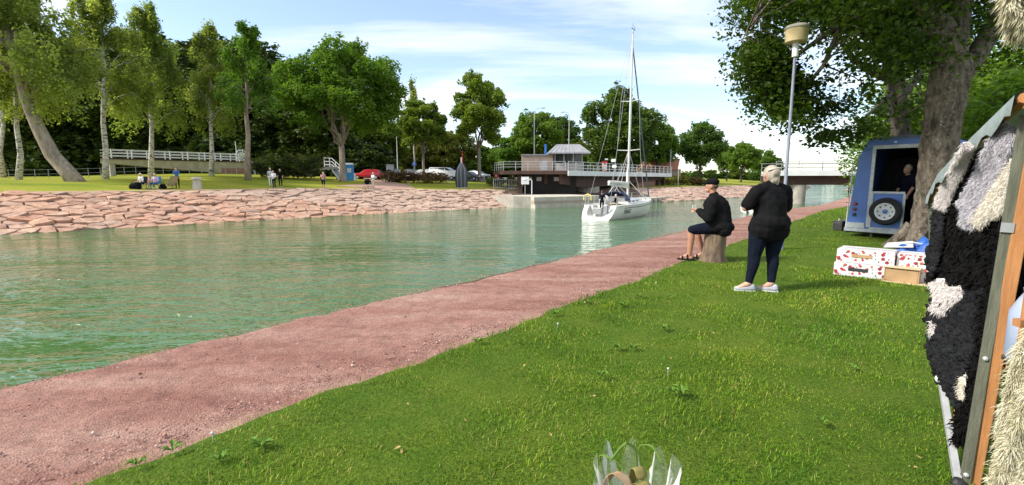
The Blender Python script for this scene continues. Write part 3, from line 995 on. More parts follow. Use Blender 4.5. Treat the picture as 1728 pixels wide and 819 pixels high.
def birch_tree(seed, H, r0, low, spread, n_leaf, leaf, lm, bark, path=None, nb=34, strand=2.2):
    """slim trunk to the top, rising branches whose tips hang down in strands of leaves"""
    r = np.random.default_rng(seed)
    tb = MB()
    if path is None:
        path = [(0, 0, -.25)] + [(r.normal(0, .006 * H), r.normal(0, .006 * H), H * k) for k in (.15, .3, .45, .6, .75, .88, .97)]
    tz = [p[2] for p in path]
    rr = [max(.025, r0 * (1.15 if i == 0 else 1.0) * (1 - .93 * (max(p[2], 0) / H) ** 1.05)) for i, p in enumerate(path)]
    tb.tube(path, rr, 9)
    P = np.array(path, float)
    def on(z):
        return np.array([np.interp(z, P[:, 2], P[:, 0]), np.interp(z, P[:, 2], P[:, 1]), z])
    C = []; LV = []
    per = n_leaf // nb
    for i in range(nb):
        f = (i + r.random()) / nb
        z0 = H * (low + (0.97 - low) * f)
        a = r.uniform(0, 2 * math.pi) if i else 0
        reach = spread * (1 - .72 * f ** 1.3) * r.uniform(.6, 1.2)
        rise = reach * r.uniform(.5, 1.0)
        p0 = on(z0); d = np.array([math.cos(a), math.sin(a), 0])
        pts_ = [p0, p0 + d * reach * .4 + np.array([0, 0, rise * .6]), p0 + d * reach * .8 + np.array([0, 0, rise * .85]), p0 + d * reach + np.array([0, 0, rise * .6])]
        tb.tube(pts_, [max(.03, r0 * .28 * (1 - .6 * f)), .035, .02, .012], 5)
        q = np.array(pts_)
        ns_ = 14
        tone = r.uniform(-.1, .3)
        for k in range(ns_):
            u = .25 + .75 * (k + r.random()) / ns_
            x_ = u * 3; j = min(int(x_), 2)
            b = q[j] + (q[j + 1] - q[j]) * (x_ - j) + r.normal(0, .22, 3) * reach * .35
            m_ = max(4, per // ns_)
            hang = -np.abs(r.random(m_)) ** .8 * strand * r.uniform(.4, 1.1) * (1 - .45 * f)
            off_ = r.normal(0, .10 + .025 * reach, (m_, 3)); off_[:, 2] = off_[:, 2] * .6 + hang
            C.append(b + off_); LV.append(np.clip(r.random(m_) * .7 + tone, 0, 1))
    # leaves along the leader
    m_ = n_leaf // 12
    z_ = H * r.uniform(.72, 1.0, m_)
    C.append(np.stack([np.interp(z_, P[:, 2], P[:, 0]), np.interp(z_, P[:, 2], P[:, 1]), z_], 1) + r.normal(0, .35, (m_, 3)) * (1.35 - z_ / H)[:, None] * 2.2); LV.append(r.random(m_))
    C = np.concatenate(C); LV = np.concatenate(LV)
    V, F, A = leaves_geo(C, leaf, r, flat=.7, droop=.55, lv=LV)
    return mesh_of(tb, 'trunk', bark), arr_mesh('crown', V, F, lm, A)

def place_tree(name, meshes, loc, label, rz=0.0, sc=1.0, group=None, cat='tree', tilt=0.0):
    o = thing(name, label, cat, loc, rz, group)
    o.rotation_euler = (Matrix.Rotation(tilt, 3, 'Y') @ Matrix.Rotation(rz, 3, 'Z')).to_euler()
    if isinstance(sc, (int, float)):
        sc = (sc, sc, sc)
    o.scale = sc
    link('trunk', meshes[0], o); link('crown', meshes[1], o)
    return o
def height_to(loc, py):
    """height above loc at which the image row py is reached"""
    dep = loc.y
    return at_y(864, py, dep).z - loc.z

# ---- far lawn, left to right
G_B = 'birches along the far lawn'
def birch_at(px, py, topy, seed, label, low=.33, spread=2.6, nl=9000, leaf=.26, r0=None, lm=LF_BIRCH, bark=BIRCHB, dx=0, strand=2.4):
    p = ground_far(px, py); H = height_to(p, topy)
    m = birch_tree(seed, H, r0 or .012 * H + .06, low, spread, nl, leaf, lm, bark, strand=strand)
    return place_tree('birch_tree', m, p, label, group=G_B, tilt=(864 - px) / 6010 * .75)
birch_at(6, 300, 0, 101, 'birch cut by the left picture edge, white trunk left of all others', low=.34, spread=4.6, nl=15000, leaf=.27)
birch_at(31, 303.5, -5, 102, 'slender white birch just left of the leaning tree', low=.30, spread=4.2, nl=16000, leaf=.26)
# leaning tree: trunk curves to the left
p = ground_far(122, 306.5)
k_ = p.y / FPX
lean = [(0.4, 0, -.3), (-.3, 0, .8)] + [((x - 122) * k_, -.0015 * (306 - y) * 3, (306 - y) * k_) for x, y in ((97, 262), (84, 220), (74, 175), (70, 120), (66, 70), (62, 20), (58, -25))]
Hl = lean[-1][2] + 1
m = birch_tree(103, Hl, .62, .36, 5.6, 32000, .27, LF_BIRCH, BARK_L, path=lean, nb=46, strand=2.8)
place_tree('leaning_tree', m, p, 'big pale tree with thick trunk leaning left on far lawn')
birch_at(178, 302.5, -25, 104, 'tall white birch covering the left end of old footbridge', low=.36, spread=4.0, nl=19000, leaf=.25)
birch_at(255, 298, 8, 105, 'pointed tall birch behind the two seated people', low=.28, spread=4.2, nl=21000, leaf=.25, strand=3.4)
birch_at(357, 297.5, 38, 106, 'white birch before the right half of the old footbridge', low=.30, spread=3.3, nl=15000, leaf=.25)
birch_at(419, 304.5, 42, 107, 'pale airy tree at right end of old footbridge, beside the ladder', low=.42, spread=3.2, nl=10500, leaf=.30, bark=BARK_L, lm=LF_MID, r0=.34, strand=1.6)
# the large spreading maple
p = ground_far(579, 306); k_ = p.y / FPX
m = broad_tree(201, 16, .42, 4.6, 11.1, (7.3, 6.6, 5.6), 56, 44000, .36, LF_MAPLE, BARK_L, lobe=.27, low=-.75, limbs=8)
place_tree('maple_tree', m, p, 'largest spreading maple in the middle of the far lawn')
birch_at(697, 300, 132, 108, 'thin white birch beside brown hedge and blue round sign', low=.42, spread=1.7, nl=4500, r0=.17)
p = ground_far(715, 304)
m = broad_tree(202, 11, .24, 4.4, 8.2, (3.5, 3.2, 4.0), 28, 18000, .33, LF_MID, BARK, lobe=.3, low=-.85)
place_tree('park_tree', m, p, 'slim park tree beside the thin birch and brown hedge', rz=.5)
p = ground_far(809, 306.5)
m = broad_tree(203, 12, .27, 4.8, 9.8, (4.3, 4.0, 4.6), 34, 22000, .36, LF_MID, BARK, lobe=.28, low=-.85)
place_tree('park_tree', m, p, 'round park tree right of the dark upright boat', rz=1.1, sc=1.1)

# ---- wood behind: a handful of tree shapes set out one by one
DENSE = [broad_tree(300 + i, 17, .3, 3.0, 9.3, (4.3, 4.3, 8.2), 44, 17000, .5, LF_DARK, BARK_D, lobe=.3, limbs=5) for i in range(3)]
LIGHT = [broad_tree(320 + i, 10, .2, 1.6, 5.0, (3.6, 3.6, 4.4), 30, 11000, .42, LF_YEL, BARK_D, lobe=.34, limbs=5) for i in range(2)]
MIDT = [broad_tree(330 + i, 11, .24, 2.4, 6.6, (4.0, 4.0, 4.6), 34, 13000, .42, LF_MID, BARK_D, lobe=.33, limbs=5) for i in range(2)]
rt = random.Random(9)
def wood(px, Y, topy, kind, label, wide=1.0):
    p = far_col(px, Y); base = {'d': 17.5, 'l': 9.6, 'm': 11.4}[kind]
    H = height_to(p, topy); k = H / base
    ms = {'d': DENSE, 'l': LIGHT, 'm': MIDT}[kind]
    place_tree('forest_tree', ms[rt.randrange(len(ms))], p, label, rt.uniform(0, 6.28), (k * wide, k * wide, k), 'trees of the wood behind the far lawn')
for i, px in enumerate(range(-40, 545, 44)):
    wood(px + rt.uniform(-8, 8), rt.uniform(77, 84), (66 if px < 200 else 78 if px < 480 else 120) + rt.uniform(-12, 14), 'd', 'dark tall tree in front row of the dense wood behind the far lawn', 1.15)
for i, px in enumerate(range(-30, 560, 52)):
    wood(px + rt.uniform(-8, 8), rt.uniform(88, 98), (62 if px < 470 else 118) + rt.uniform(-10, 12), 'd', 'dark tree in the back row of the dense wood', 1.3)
for px, Y, ty, kd, w_, lb in ((560, 88, 170, 'm', 1.1, 'mid green tree of the wood directly behind the maple trunk'),
                          (612, 96, 198, 'm', 1.1, 'green tree behind the red car'),
                          (652, 98, 200, 'm', 1.0, 'green tree behind the grey signal cabinets'),
                          (700, 108, 205, 'l', 1.2, 'yellowish tree behind the blue round sign'),
                          (735, 106, 212, 'l', 1.1, 'yellowish tree behind the white van roof'),
                          (768, 110, 222, 'l', 1.3, 'low yellowish tree behind the upright boat'),
                          (838, 112, 228, 'm', 1.3, 'low green tree behind the parked cars on the right'),
                          (866, 100, 228, 'm', 1.25, 'bushy green tree at left end of the swing bridge'),
                          (893, 104, 232, 'm', 1.0, 'low green tree behind the flat control building')):
    wood(px, Y, ty, kd, lb, w_)
p = far_col(585, 84); wood(588, 83, 222, 'l', 'light green small tree behind the blue toilet cabin', .9)

# undergrowth closing the wood at the ground, and the low tree line behind car park and bridge
SHRUB = [broad_tree(340 + i, 4, .12, .4, 1.7, (3.2, 2.6, 2.0), 26, 7000, .42, (LF_DARK, LF_OAK)[i], BARK_D, lobe=.4, limbs=5) for i in range(2)]
for i, px in enumerate(range(-50, 640, 25)):
    p = far_col(px + rt.uniform(-6, 6), rt.uniform(78, 84)); k = rt.uniform(1.1, 1.7)
    place_tree('undergrowth_shrub', SHRUB[0], p, 'dark shrub of the undergrowth along the wood edge', rt.uniform(0, 6), (k * 1.2, k * 1.2, k), 'undergrowth shrubs at the foot of the wood', 'shrub')
for i, px in enumerate(range(560, 1330, 22)):
    Yb = 122 + rt.uniform(-4, 8) if px < 1100 else 190 + rt.uniform(0, 15)
    p = far_col(px, Yb); k = height_to(p, 268 + rt.uniform(-9, 6) if px < 1100 else 290 + rt.uniform(-5, 4)) / 3.9
    place_tree('tree_line_bush', SHRUB[1], p, 'low green bush of the tree line behind car park and bridge', rt.uniform(0, 6), (k * 1.1, k * 1.1, k), 'bushes of the far tree line', 'bush')

# ---- trees behind and right of the swing bridge
OAK = broad_tree(401, 15, .5, 4.0, 8.6, (6.6, 6.2, 7.2), 60, 34000, .46, LF_OAK, BARK_D, lobe=.27, low=-.9)
AVEN = [broad_tree(410 + i, 12, .35, 4.0, 7.8, (5.0, 5.0, 4.6), 38, 18000, .46, LF_OAK if i else LF_MID, BARK_D, lobe=.31, low=-.75) for i in range(2)]
def bridge_tree(name, ms, base, px, Y, topy, wide, label, group=None):
    p = far_col(px, Y); k = height_to(p, topy) / base
    place_tree(name, ms, p, label, rt.uniform(0, 6), (k * wide, k * wide, k), group)
bridge_tree('oak_tree', OAK, 16.2, 1040, 92, 152, 1.02, 'tall dark oak rising behind the sailboat mast')
bridge_tree('linden_tree', AVEN[0], 12.6, 904, 98, 188, .92, 'round tree behind the taller thin lamp post left of the cabin', 'trees behind the swing bridge')
bridge_tree('linden_tree', AVEN[1], 12.6, 947, 108, 200, .80, 'round tree behind the control cabin roof', 'trees behind the swing bridge')
bridge_tree('linden_tree', LIGHT[0], 9.6, 972, 104, 236, .9, 'yellow green bush tree between cabin and dark oak', 'trees behind the swing bridge')
bridge_tree('linden_tree', AVEN[0], 12.6, 1108, 100, 205, .75, 'loose green tree just right of the dark oak', 'trees behind the swing bridge')
bridge_tree('linden_tree', AVEN[1], 12.6, 1180, 104, 209, .88, 'large round tree right of the swing bridge end', 'trees on the far bank right of the swing bridge')
bridge_tree('linden_tree', AVEN[0], 12.6, 1250, 128, 240, .95, 'round bank tree just left of the seated man', 'trees on the far bank right of the swing bridge')
bridge_tree('linden_tree', AVEN[1], 12.6, 1226, 140, 248, .85, 'smaller bank tree between the two round ones', 'trees on the far bank right of the swing bridge')
bridge_tree('linden_tree', AVEN[0], 12.6, 1284, 150, 252, .95, 'tree on far bank left of the standing woman head', 'trees on the far bank right of the swing bridge')
bridge_tree('linden_tree', AVEN[1], 12.6, 1306, 175, 268, .9, 'last small tree before the fixed bridge', 'trees on the far bank right of the swing bridge')
# low scrub on the bank right of the swing bridge
def bush(name, label, loc, size, n, leaf, lm, seed, group=None, lobes=9, cat='bush'):
    r = np.random.default_rng(seed)
    o = thing(name, label, cat, loc, 0, group)
    C = []; D = []
    tb = MB()
    for i in range(lobes):
        c = np.array([r.uniform(-.75, .75) * size[0], r.uniform(-.6, .6) * size[1], size[2] * r.uniform(.3, .62)])
        rad = min(size[2] * .42, min(size[0], size[1]) * .6) * r.uniform(.8, 1.15)
        q, d = lobe_pts(r, c, rad, n // lobes, (1.25, 1.1, .85)); C.append(q); D.append(d)
        tb.tube(wobble((c[0] * .35, c[1] * .35, -.1), c, r, 3, .06), [.05, .04, .03, .015], 5)
    C = np.concatenate(C); D = np.concatenate(D); C[:, 2] = np.maximum(C[:, 2], .05)
    V, F, A = leaves_geo(C, leaf, r, out=D)
    link('foliage', arr_mesh('foliage', V, F, lm, A), o)
    link('stem', mesh_of(tb, 'stem', BARK_D), o)
    return o
for i, (px, Y, sx, sz, lm, lb) in enumerate(((1143, 88, 2.6, 1.9, LF_YEL, 'yellow green scrub below the swing bridge end'), (1166, 90, 2.6, 1.7, LF_HEDGE, 'reddish scrub beside the yellow green one'),
                              (1188, 92, 2.8, 1.4, LF_YEL, 'low yellow scrub behind the seated man cap'), (1122, 86, 2.2, 1.5, LF_YEL, 'scrub half hidden under the swing bridge end'))):
    p = far_col(px, Y)
    bush('bank_shrub', lb, p, (sx, 1.8, sz), 1500, .3, lm, 500 + i, 'scrub on the bank right of the swing bridge')
# far shore beyond the fixed bridge: reads as one wooded strip
r = np.random.default_rng(77)
C = []
for i in range(150):
    a = i / 149
    c = np.array([60 + 420 * a, 330 - 60 * a + r.normal(0, 6), 0])
    hgt = r.uniform(4, 9)
    n_ = 70
    C.append(c + np.stack([r.normal(0, 3.2, n_), r.normal(0, 3, n_), r.uniform(0, hgt, n_)], 1))
C = np.concatenate(C)
V, F, A = leaves_geo(C, 2.4, r)
V[:, 2] += WATER + .5
stuff(link('far_wood', arr_mesh('far_wood', V, F, LF_OAK, A)), 'low distant wood on the shore beyond the fixed bridge', 'wood')
fs_ = MB(); fs_.add([(40, 325, -1.3), (520, 255, -1.3), (560, 420, 2), (60, 480, 2), (40, 325, -4), (520, 255, -4)], [(0, 1, 2, 3), (4, 5, 1, 0)])
struct(fs_.build('far_shore', FARLAWN))

# ---- hedges and juniper on the far lawn
def hedge_line(name, label, a, b, wid_, hgt, lm, seed, n=4200, leaf=.22):
    o = thing(name, label, 'hedge', a)
    r = np.random.default_rng(seed)
    d = np.array(b) - np.array(a); L_ = np.linalg.norm(d)
    k = max(3, int(L_ / 1.1)); C = []; D = []; tb = MB()
    for i in range(k):
        u = (i + .5) / k
        c = d * u + np.array([r.normal(0, .15), r.normal(0, .2), hgt * r.uniform(.42, .55)])
        q, dd = lobe_pts(r, c, hgt * .56 * r.uniform(.85, 1.15), n // k, (1.3, wid_ / hgt * 1.1, .9)); C.append(q); D.append(dd)
        tb.tube([(c[0], c[1], -.1), (c[0] + .1, c[1], c[2])], [.06, .02], 5)
    C = np.concatenate(C); D = np.concatenate(D); C[:, 2] = np.maximum(C[:, 2], .03 + d[2] * .5)
    V, F, A = leaves_geo(C, leaf, r, out=D)
    link('foliage', arr_mesh('foliage', V, F, lm, A), o); link('stem', mesh_of(tb, 'stem', BARK_D), o)
    return o
hedge_line('bronze_hedge', 'long rounded bronze brown hedge before the car park', far_col(648, 66), far_col(752, 68), 1.6, 1.55, LF_HEDGE, 601, 6500)
hedge_line('low_hedge', 'low olive hedge between the round park tree and swing bridge', far_col(822, 66), far_col(868, 66.5), 1.5, 1.15, LF_YEL, 602, 2600)
# spreading juniper: long flat sprays
p = far_col(486, 60)
o = thing('juniper_bush', 'wide dark juniper with pale tips between old footbridge and maple', 'bush', p)
r = np.random.default_rng(603); C = []; LV = []; tb = MB()
for i in range(90):
    a = r.uniform(0, 2 * math.pi); R_ = r.uniform(1.2, 4.6)
    b0 = np.array([r.uniform(-3.2, 3.2), r.uniform(-1, 1), .2])
    tip = b0 + np.array([math.cos(a) * R_ * .75, math.sin(a) * R_ * .45, r.uniform(1.2, 3.0)])
    pp = [b0, b0 * .5 + tip * .5 + np.array([0, 0, .35]), tip]
    tb.tube(pp, [.05, .035, .012], 4)
    u = r.random(85) ** .6
    q = np.array(b0)[None] * ((1 - u) ** 2)[:, None] + 2 * pp[1][None] * (u * (1 - u))[:, None] + tip[None] * (u ** 2)[:, None]
    C.append(q + r.normal(0, .17, (85, 3))); LV.append(np.clip(u ** 3 * 1.1 - .1 + r.normal(0, .12, 85), 0, 1))
C = np.concatenate(C); C[:, 2] = np.maximum(C[:, 2], .05)
V, F, A = leaves_geo(C, .34, r, flat=.35, aspect=.35, lv=np.concatenate(LV))
link('foliage', arr_mesh('foliage', V, F, LF_JUN, A), o); link('stem', mesh_of(tb, 'stem', BARK_D), o)

# ================================================================ built things on the far side
WHITE = mat('white_paint', (0.74, 0.75, 0.76), 0.5, (0.56, 0.57, 0.58), scale=4, lo=.25)
GREYM = mat('grey_steel', (0.36, 0.37, 0.38), 0.45, (0.25, 0.26, 0.27), scale=5, metal=.4)
GALV = mat('galvanised_rail', (0.55, 0.56, 0.57), 0.5, (0.40, 0.41, 0.42), scale=8, metal=.3)
DARKM = mat('dark_metal', (0.03, 0.03, 0.032), 0.55, (0.015, 0.015, 0.016), scale=6)
CONC = mat('concrete', (0.42, 0.39, 0.34), 0.9, (0.25, 0.23, 0.20), scale=1.6, bump=.3, lo=.3, hi=.7)
CONC_L = mat('pale_concrete', (0.56, 0.52, 0.44), 0.9, (0.36, 0.33, 0.27), scale=1.3, bump=.25, lo=.3, hi=.7)
GIRD = mat('ochre_girder_paint', (0.46, 0.42, 0.29), 0.7, (0.30, 0.26, 0.17), scale=1.4, lo=.3, hi=.7)
RUST = mat('rust_brown_steel', (0.085, 0.042, 0.030), 0.8, (0.04, 0.022, 0.017), scale=1.5, lo=.3, hi=.7)
DECKW = mat('weathered_boards', (0.42, 0.36, 0.29), 0.9, (0.24, 0.20, 0.16), scale=3, stretch=(1, 6, 1), bump=.3)
BRICK = mat('brick_red_base', (0.36, 0.20, 0.15), 0.9, (0.24, 0.13, 0.10), scale=4)
GLASS = mat('dark_window_glass', (0.035, 0.045, 0.05), 0.08, (0.02, 0.025, 0.03), scale=2, spec=.8)
RED = mat('red_paint', (0.50, 0.02, 0.025), 0.3, (0.42, 0.015, 0.02), scale=2)
BLUE = mat('sign_blue', (0.02, 0.14, 0.48), 0.4, (0.02, 0.11, 0.40), scale=2)
TOIL = mat('toilet_blue_plastic', (0.03, 0.27, 0.62), 0.45, (0.025, 0.22, 0.52), scale=2)
RUBBER = mat('tyre_rubber', (0.018, 0.018, 0.019), 0.8, (0.01, 0.01, 0.01), scale=10)
GREYB = mat('cabinet_grey', (0.42, 0.44, 0.46), 0.6, (0.33, 0.35, 0.37), scale=3)

# ---- old footbridge parked on land
A = at_y(176, 266, 58); B = at_y(416, 275, 70)
A.z = B.z = (A.z + B.z) / 2
d = (B - A); L_ = d.length; d.normalize(); side = Vector((-d.y, d.x, 0))      # side points away from the camera
if side.y < 0:
    side = -side
fb = thing('old_footbridge', 'old white railed footbridge on ochre tapered girder behind the birches', 'footbridge', (A + B) / 2 - Vector((0, 0, (A.z + B.z) / 2 - float(far_h(B.x, B.y)[0]))))
WB = 2.4
mb = MB(); n_pl = 26
MB().bar(A + side * WB / 2, B + side * WB / 2, WB, .14).build('deck', RUST, fb)
for off_, nm in ((0.06, 'girder'), (WB - .06, 'girder')):
    a0 = A + side * off_; b0 = B + side * off_
    poly = [a0 + Vector((0, 0, -.08)), b0 + Vector((0, 0, -.08)), b0 + Vector((0, 0, -1.75)), b0 - d * 2.2 + Vector((0, 0, -1.75)), a0 + Vector((0, 0, -.55))]
    MB().prism(poly, Vector(), side * .22).build(nm, GIRD, fb)
for off_ in (0.05, WB - .05):
    for k in range(3):
        z = .38 + .36 * k
        MB().bar(A + side * off_ + Vector((0, 0, z)), B + side * off_ + Vector((0, 0, z)), .06, .09).build('rail', WHITE, fb)
    np_ = 8
    for i in range(np_):
        q = A.lerp(B, (i + .35) / np_) + side * off_
        MB().bar(q + Vector((0, 0, .075)), q + Vector((0, 0, 1.16)), .11, .11).build('post', WHITE, fb)
# hand wheel, its frame, the pole and the ladder at the right end
wc = B - d * .7 + Vector((0, 0, .95)) - side * .25
Mw = Matrix.Rotation(math.atan2(d.y, d.x), 3, 'Z') @ Matrix.Rotation(math.pi / 2, 3, 'X')
wh = MB()
ring = [wc + Mw @ Vector((math.cos(a) * .72, math.sin(a) * .72, 0)) for a in np.linspace(0, 2 * math.pi, 25)]
wh.tube(ring, .06, 6, caps=False)
ring = [wc + Mw @ Vector((math.cos(a) * .4, math.sin(a) * .4, 0)) for a in np.linspace(0, 2 * math.pi, 21)]
wh.tube(ring, .05, 6, caps=False)
hw = wh.build('hand_wheel', WHITE, fb)
for a in np.linspace(0, 2 * math.pi, 10, endpoint=False):
    MB().tube([wc, wc + Mw @ Vector((math.cos(a) * .92, math.sin(a) * .92, 0))], .04, 6).build('spoke', WHITE, hw)
MB().box(wc + Vector((0, 0, -.45)) + side * .3, (.5, .4, .9), rz=math.atan2(d.y, d.x)).build('gear_box', GREYB, fb)
MB().tube([wc - d * .5 + side * .2 + Vector((0, 0, -.85)), wc - d * .62 + side * .2 + Vector((0, 0, 1.9))], .05, 6).build('pole', WHITE, fb)
gz = float(far_h(B.x, B.y)[0])
lad0 = B + d * .55 + Vector((0, 0, .5)); lad1 = B + d * .95; lad1.z = gz - .02
for k in (0, .5):
    MB().bar(lad0 - side * (.1 + k * .9), lad1 - side * (.1 + k * .9), .06, .07).build('ladder_rail', WHITE, fb)
for i in range(9):
    q = lad0.lerp(lad1, (i + .6) / 9.6)
    MB().bar(q - side * .1, q - side * .55, .05, .05).build('rung', WHITE, fb)
MB().box((B - d * 1.6 + side * WB / 2) - Vector((0, 0, B.z - gz)) + Vector((0, 0, .42)), (3.4, 2.6, 1.0), rz=math.atan2(d.y, d.x)).build('pivot_base', BRICK, fb)
pz = (B - d * 1.6 + side * WB / 2); MB().lathe([(.7, gz + .9), (.7, B.z - 1.6), (.5, B.z - .1)], (pz.x, pz.y, 0), 14).build('pivot', RUST, fb)
ga = float(far_h(A.x, A.y)[0]); q = A + side * WB / 2 + d * .7
MB().box((q.x, q.y, (ga + A.z - .6) / 2 + .02), (.5, 2.2, A.z - .6 - ga + .3), rz=math.atan2(d.y, d.x)).build('support', CONC, fb)
# second parked section beyond the juniper, with a sloping stair rail
A2 = at_y(498, 288, 63); B2 = at_y(572, 283, 65)
f2 = thing('landing_stage', 'white railed landing with stair and pale beam behind the juniper', 'landing', (A2.x, A2.y, float(far_h(A2.x, A2.y)[0])))
MB().bar(A2, B2, 1.6, .3).build('beam', CONC_L, f2)
for i in range(4):
    q = A2.lerp(B2, (i + .2) / 3.4); q2 = q.copy(); q2.z = float(far_h(q.x, q.y)[0]) - .1
    MB().bar(q2, q - Vector((0, 0, .14)), .14, .14).build('post', GREYM, f2)
t0 = at_y(547, 267, 64.5); t1 = at_y(560, 267.5, 64.5); t2 = at_y(578, 284, 64)
for dz_ in (0, -.45, -.85):
    MB().tube([t0 + Vector((0, 0, dz_)), t1 + Vector((0, 0, dz_)), t2 + Vector((0, 0, dz_))], .06, 6).build('rail', WHITE, f2)
for q in (t0, t0.lerp(t1, .7), t1.lerp(t2, .35), t1.lerp(t2, .7), t2):
    zf = A2.lerp(B2, .8).z if q.z > 3.4 else q.z - 1.1
    MB().tube([q + Vector((0, 0, .06)), Vector((q.x, q.y, q.z - 1.15))], .06, 6).build('post', WHITE, f2)
s0_, s1_ = at_y(560, 281, 64.5), at_y(578, 295, 64)
s1_.z = float(far_h(s1_.x, s1_.y)[0]) - .05
MB().bar(s0_, s1_, 1.1, .22).build('stair', GREYM, f2)

# ---- wire fence along the back of the lawn
fc = thing('wire_fence', 'low grey wire fence at the back edge of the far lawn', 'fence', far_col(-20, 52))
P_ = [far_col(px, Y) for px, Y in ((-30, 53), (60, 54), (150, 55), (230, 56.5), (320, 59), (400, 63), (470, 66))]
line = []
for i in range(len(P_) - 1):
    for k in range(4):
        q = P_[i].lerp(P_[i + 1], k / 4); line.append(Vector((q.x, q.y, float(far_h(q.x, q.y)[0]))))
for q in line:
    MB().tube([q - Vector((0, 0, .1)), q + Vector((0, 0, 1.05))], .035, 5).build('post', GREYM, fc)
for z in (.5, .98):
    MB().tube([q + Vector((0, 0, z)) for q in line], .018, 4).build('wire', GREYM, fc)

# ---- mooring bollard of stone
p = ground_far(333, 318.5)
mb = MB().lathe([(.36, -.1), (.35, .1), (.31, .5), (.30, .68), (.37, .74), (.38, .86), (.33, .93), (.1, .95)], (0, 0, 0), 16)
o = mb.build('stone_bollard', CONC_L, smooth_=True); o.location = p
tag(o, 'squat pale stone bollard at top of the bank', 'bollard')

# ---- blue portable toilet
p = far_col(590, 64)
o = thing('portable_toilet', 'blue and white portable toilet cabin behind the maple trunk', 'toilet', p, .25)
MB().box((0, 0, 1.05), (1.1, 1.1, 2.1)).build('cabin', TOIL, o, bevel=.04, world=False)
MB().box((.05, -.56, 1.0), (.72, .05, 1.8)).build('door', TOIL, o, bevel=.015, world=False)
MB().box((.05, -.592, 1.35), (.5, .012, .55)).build('door_panel', WHITE, o, world=False)
MB().prism([(-.6, -.6, 2.1), (.6, -.6, 2.1), (.5, -.5, 2.32), (-.5, -.5, 2.32)], (0, 0, 0), (0, 1.2, 0)).build('roof', WHITE, o, world=False)
MB().box((.68, -.3, .5), (.22, .5, 1.0)).build('tank', WHITE, o, bevel=.03, world=False)

# ---- cars
def car(label, loc, rz, body, kind='car', L=4.3, W=1.75, H=1.45, group='vehicles in the car park'):
    o = thing('parked_' + kind, label, kind, loc, rz, group)
    if kind == 'van':
        prof = [(-.5, .25), (.5, .25), (.5, .55), (.44, .68), (.30, .74), (.13, 1.0), (-.46, 1.0), (-.5, .9)]
        wins = [[(.28, .72), (.135, .95), (.06, .95), (.10, .70)], [(.04, .70), (.04, .95), (-.18, .95), (-.18, .70)], [(-.2, .70), (-.2, .95), (-.45, .95), (-.46, .70)]]
    else:
        prof = [(-.5, .28), (.5, .26), (.5, .5), (.46, .58), (.24, .64), (.08, .95), (.0, 1.0), (-.24, 1.0), (-.36, .92), (-.47, .66), (-.5, .6)]
        wins = [[(.21, .66), (.075, .92), (.0, .94), (.0, .66)], [(-.02, .66), (-.02, .94), (-.22, .94), (-.36, .84), (-.38, .66)]]
    n_ = len(prof)
    vs = []; 
    for (yw, tuck) in ((-W / 2, 1), (W / 2, 1)):
        for a, b in prof:
            tk = .86 if b > .66 else 1.0
            vs.append((a * L, yw * tk, b * H))
    fs = [tuple(range(n_ - 1, -1, -1)), tuple(range(n_, 2 * n_))]
    for i in range(n_):
        j = (i + 1) % n_
        fs.append((i, j, j + n_, i + n_))
    MB().add(vs, fs).build('body', body, o, bevel=.05, world=False, smooth_=True)
    for sg in (-1, 1):
        for wn_ in wins:
            poly = [(a * L, sg * W / 2 * .865 , b * H) for a, b in wn_]
            MB().prism(poly, (0, 0, 0), (0, sg * .012, 0)).build('window', GLASS, o, world=False)
        for x in (-.31, .31):
            wl = MB().lathe([(.12, -.11), (.30, -.11), (.32, -.07), (.32, .07), (.30, .11), (.12, .11)], (x * L, sg * (W / 2 - .08), .32), 16, M=Matrix.Rotation(math.pi / 2, 3, 'X')).build('wheel', RUBBER, o, world=False)
            MB().lathe([(.02, -.02), (.19, -.02), (.19, .02), (.02, .02)], (x * L, sg * (W / 2 + .035), .32), 12, M=Matrix.Rotation(math.pi / 2, 3, 'X')).build('rim', GREYB, wl, world=False)
        MB().box((.495 * L, sg * W * .34, .50 * H), (.05, .32, .14)).build('headlight', WHITE, o, bevel=.015, world=False)
        MB().box((-.497 * L, sg * W * .38, .55 * H), (.04, .2, .22)).build('tail_light', RED, o, bevel=.01, world=False)
    a, b = prof[3 if kind == 'van' else 4], prof[5]
    for x0, x1, nm in (((.305 if kind == 'van' else .235), (.135 if kind == 'van' else .085), 'windscreen'), (-.47, -.37, 'rear_window')):
        z0, z1 = ((.735, .985) if kind == 'van' else (.65, .94)) if nm == 'windscreen' else (.66, .9)
        if kind == 'van' and nm == 'rear_window':
            x0, x1 = -.498, -.492
        poly = [(x0 * L, -W * .36, z0 * H + .012), (x0 * L, W * .36, z0 * H + .012), (x1 * L, W * .33, z1 * H + .012), (x1 * L, -W * .33, z1 * H + .012)]
        MB().prism(poly, (0, 0, 0), (.015 if nm == 'windscreen' else -.015, 0, .01)).build(nm, GLASS, o, world=False)
    MB().box((.503 * L, 0, .36 * H), (.04, W * .8, .16)).build('bumper', DARKM, o, bevel=.01, world=False)
    return o
CARW = mat('white_car_paint', (0.72, 0.73, 0.75), 0.3, (0.66, 0.67, 0.69), scale=1, coat=.5)
CARR = mat('red_car_paint', (0.48, 0.018, 0.028), 0.28, (0.42, 0.014, 0.022), scale=1, coat=.5)
CARK = mat('dark_car_paint', (0.05, 0.055, 0.065), 0.28, (0.04, 0.045, 0.055), scale=1, coat=.5)
CARS = mat('silver_car_paint', (0.42, 0.44, 0.46), 0.3, (0.37, 0.39, 0.41), scale=1, metal=.4, coat=.5)
car('red hatchback parked left of the grey cabinets', far_col(622, 69.5), math.radians(178), CARR)
car('silver car mostly hidden behind the bronze hedge', far_col(700, 80), math.radians(6), CARS, H=1.42)
car('white car showing its roof above the middle of bronze hedge', far_col(722, 79), math.radians(4), CARW, H=1.5)
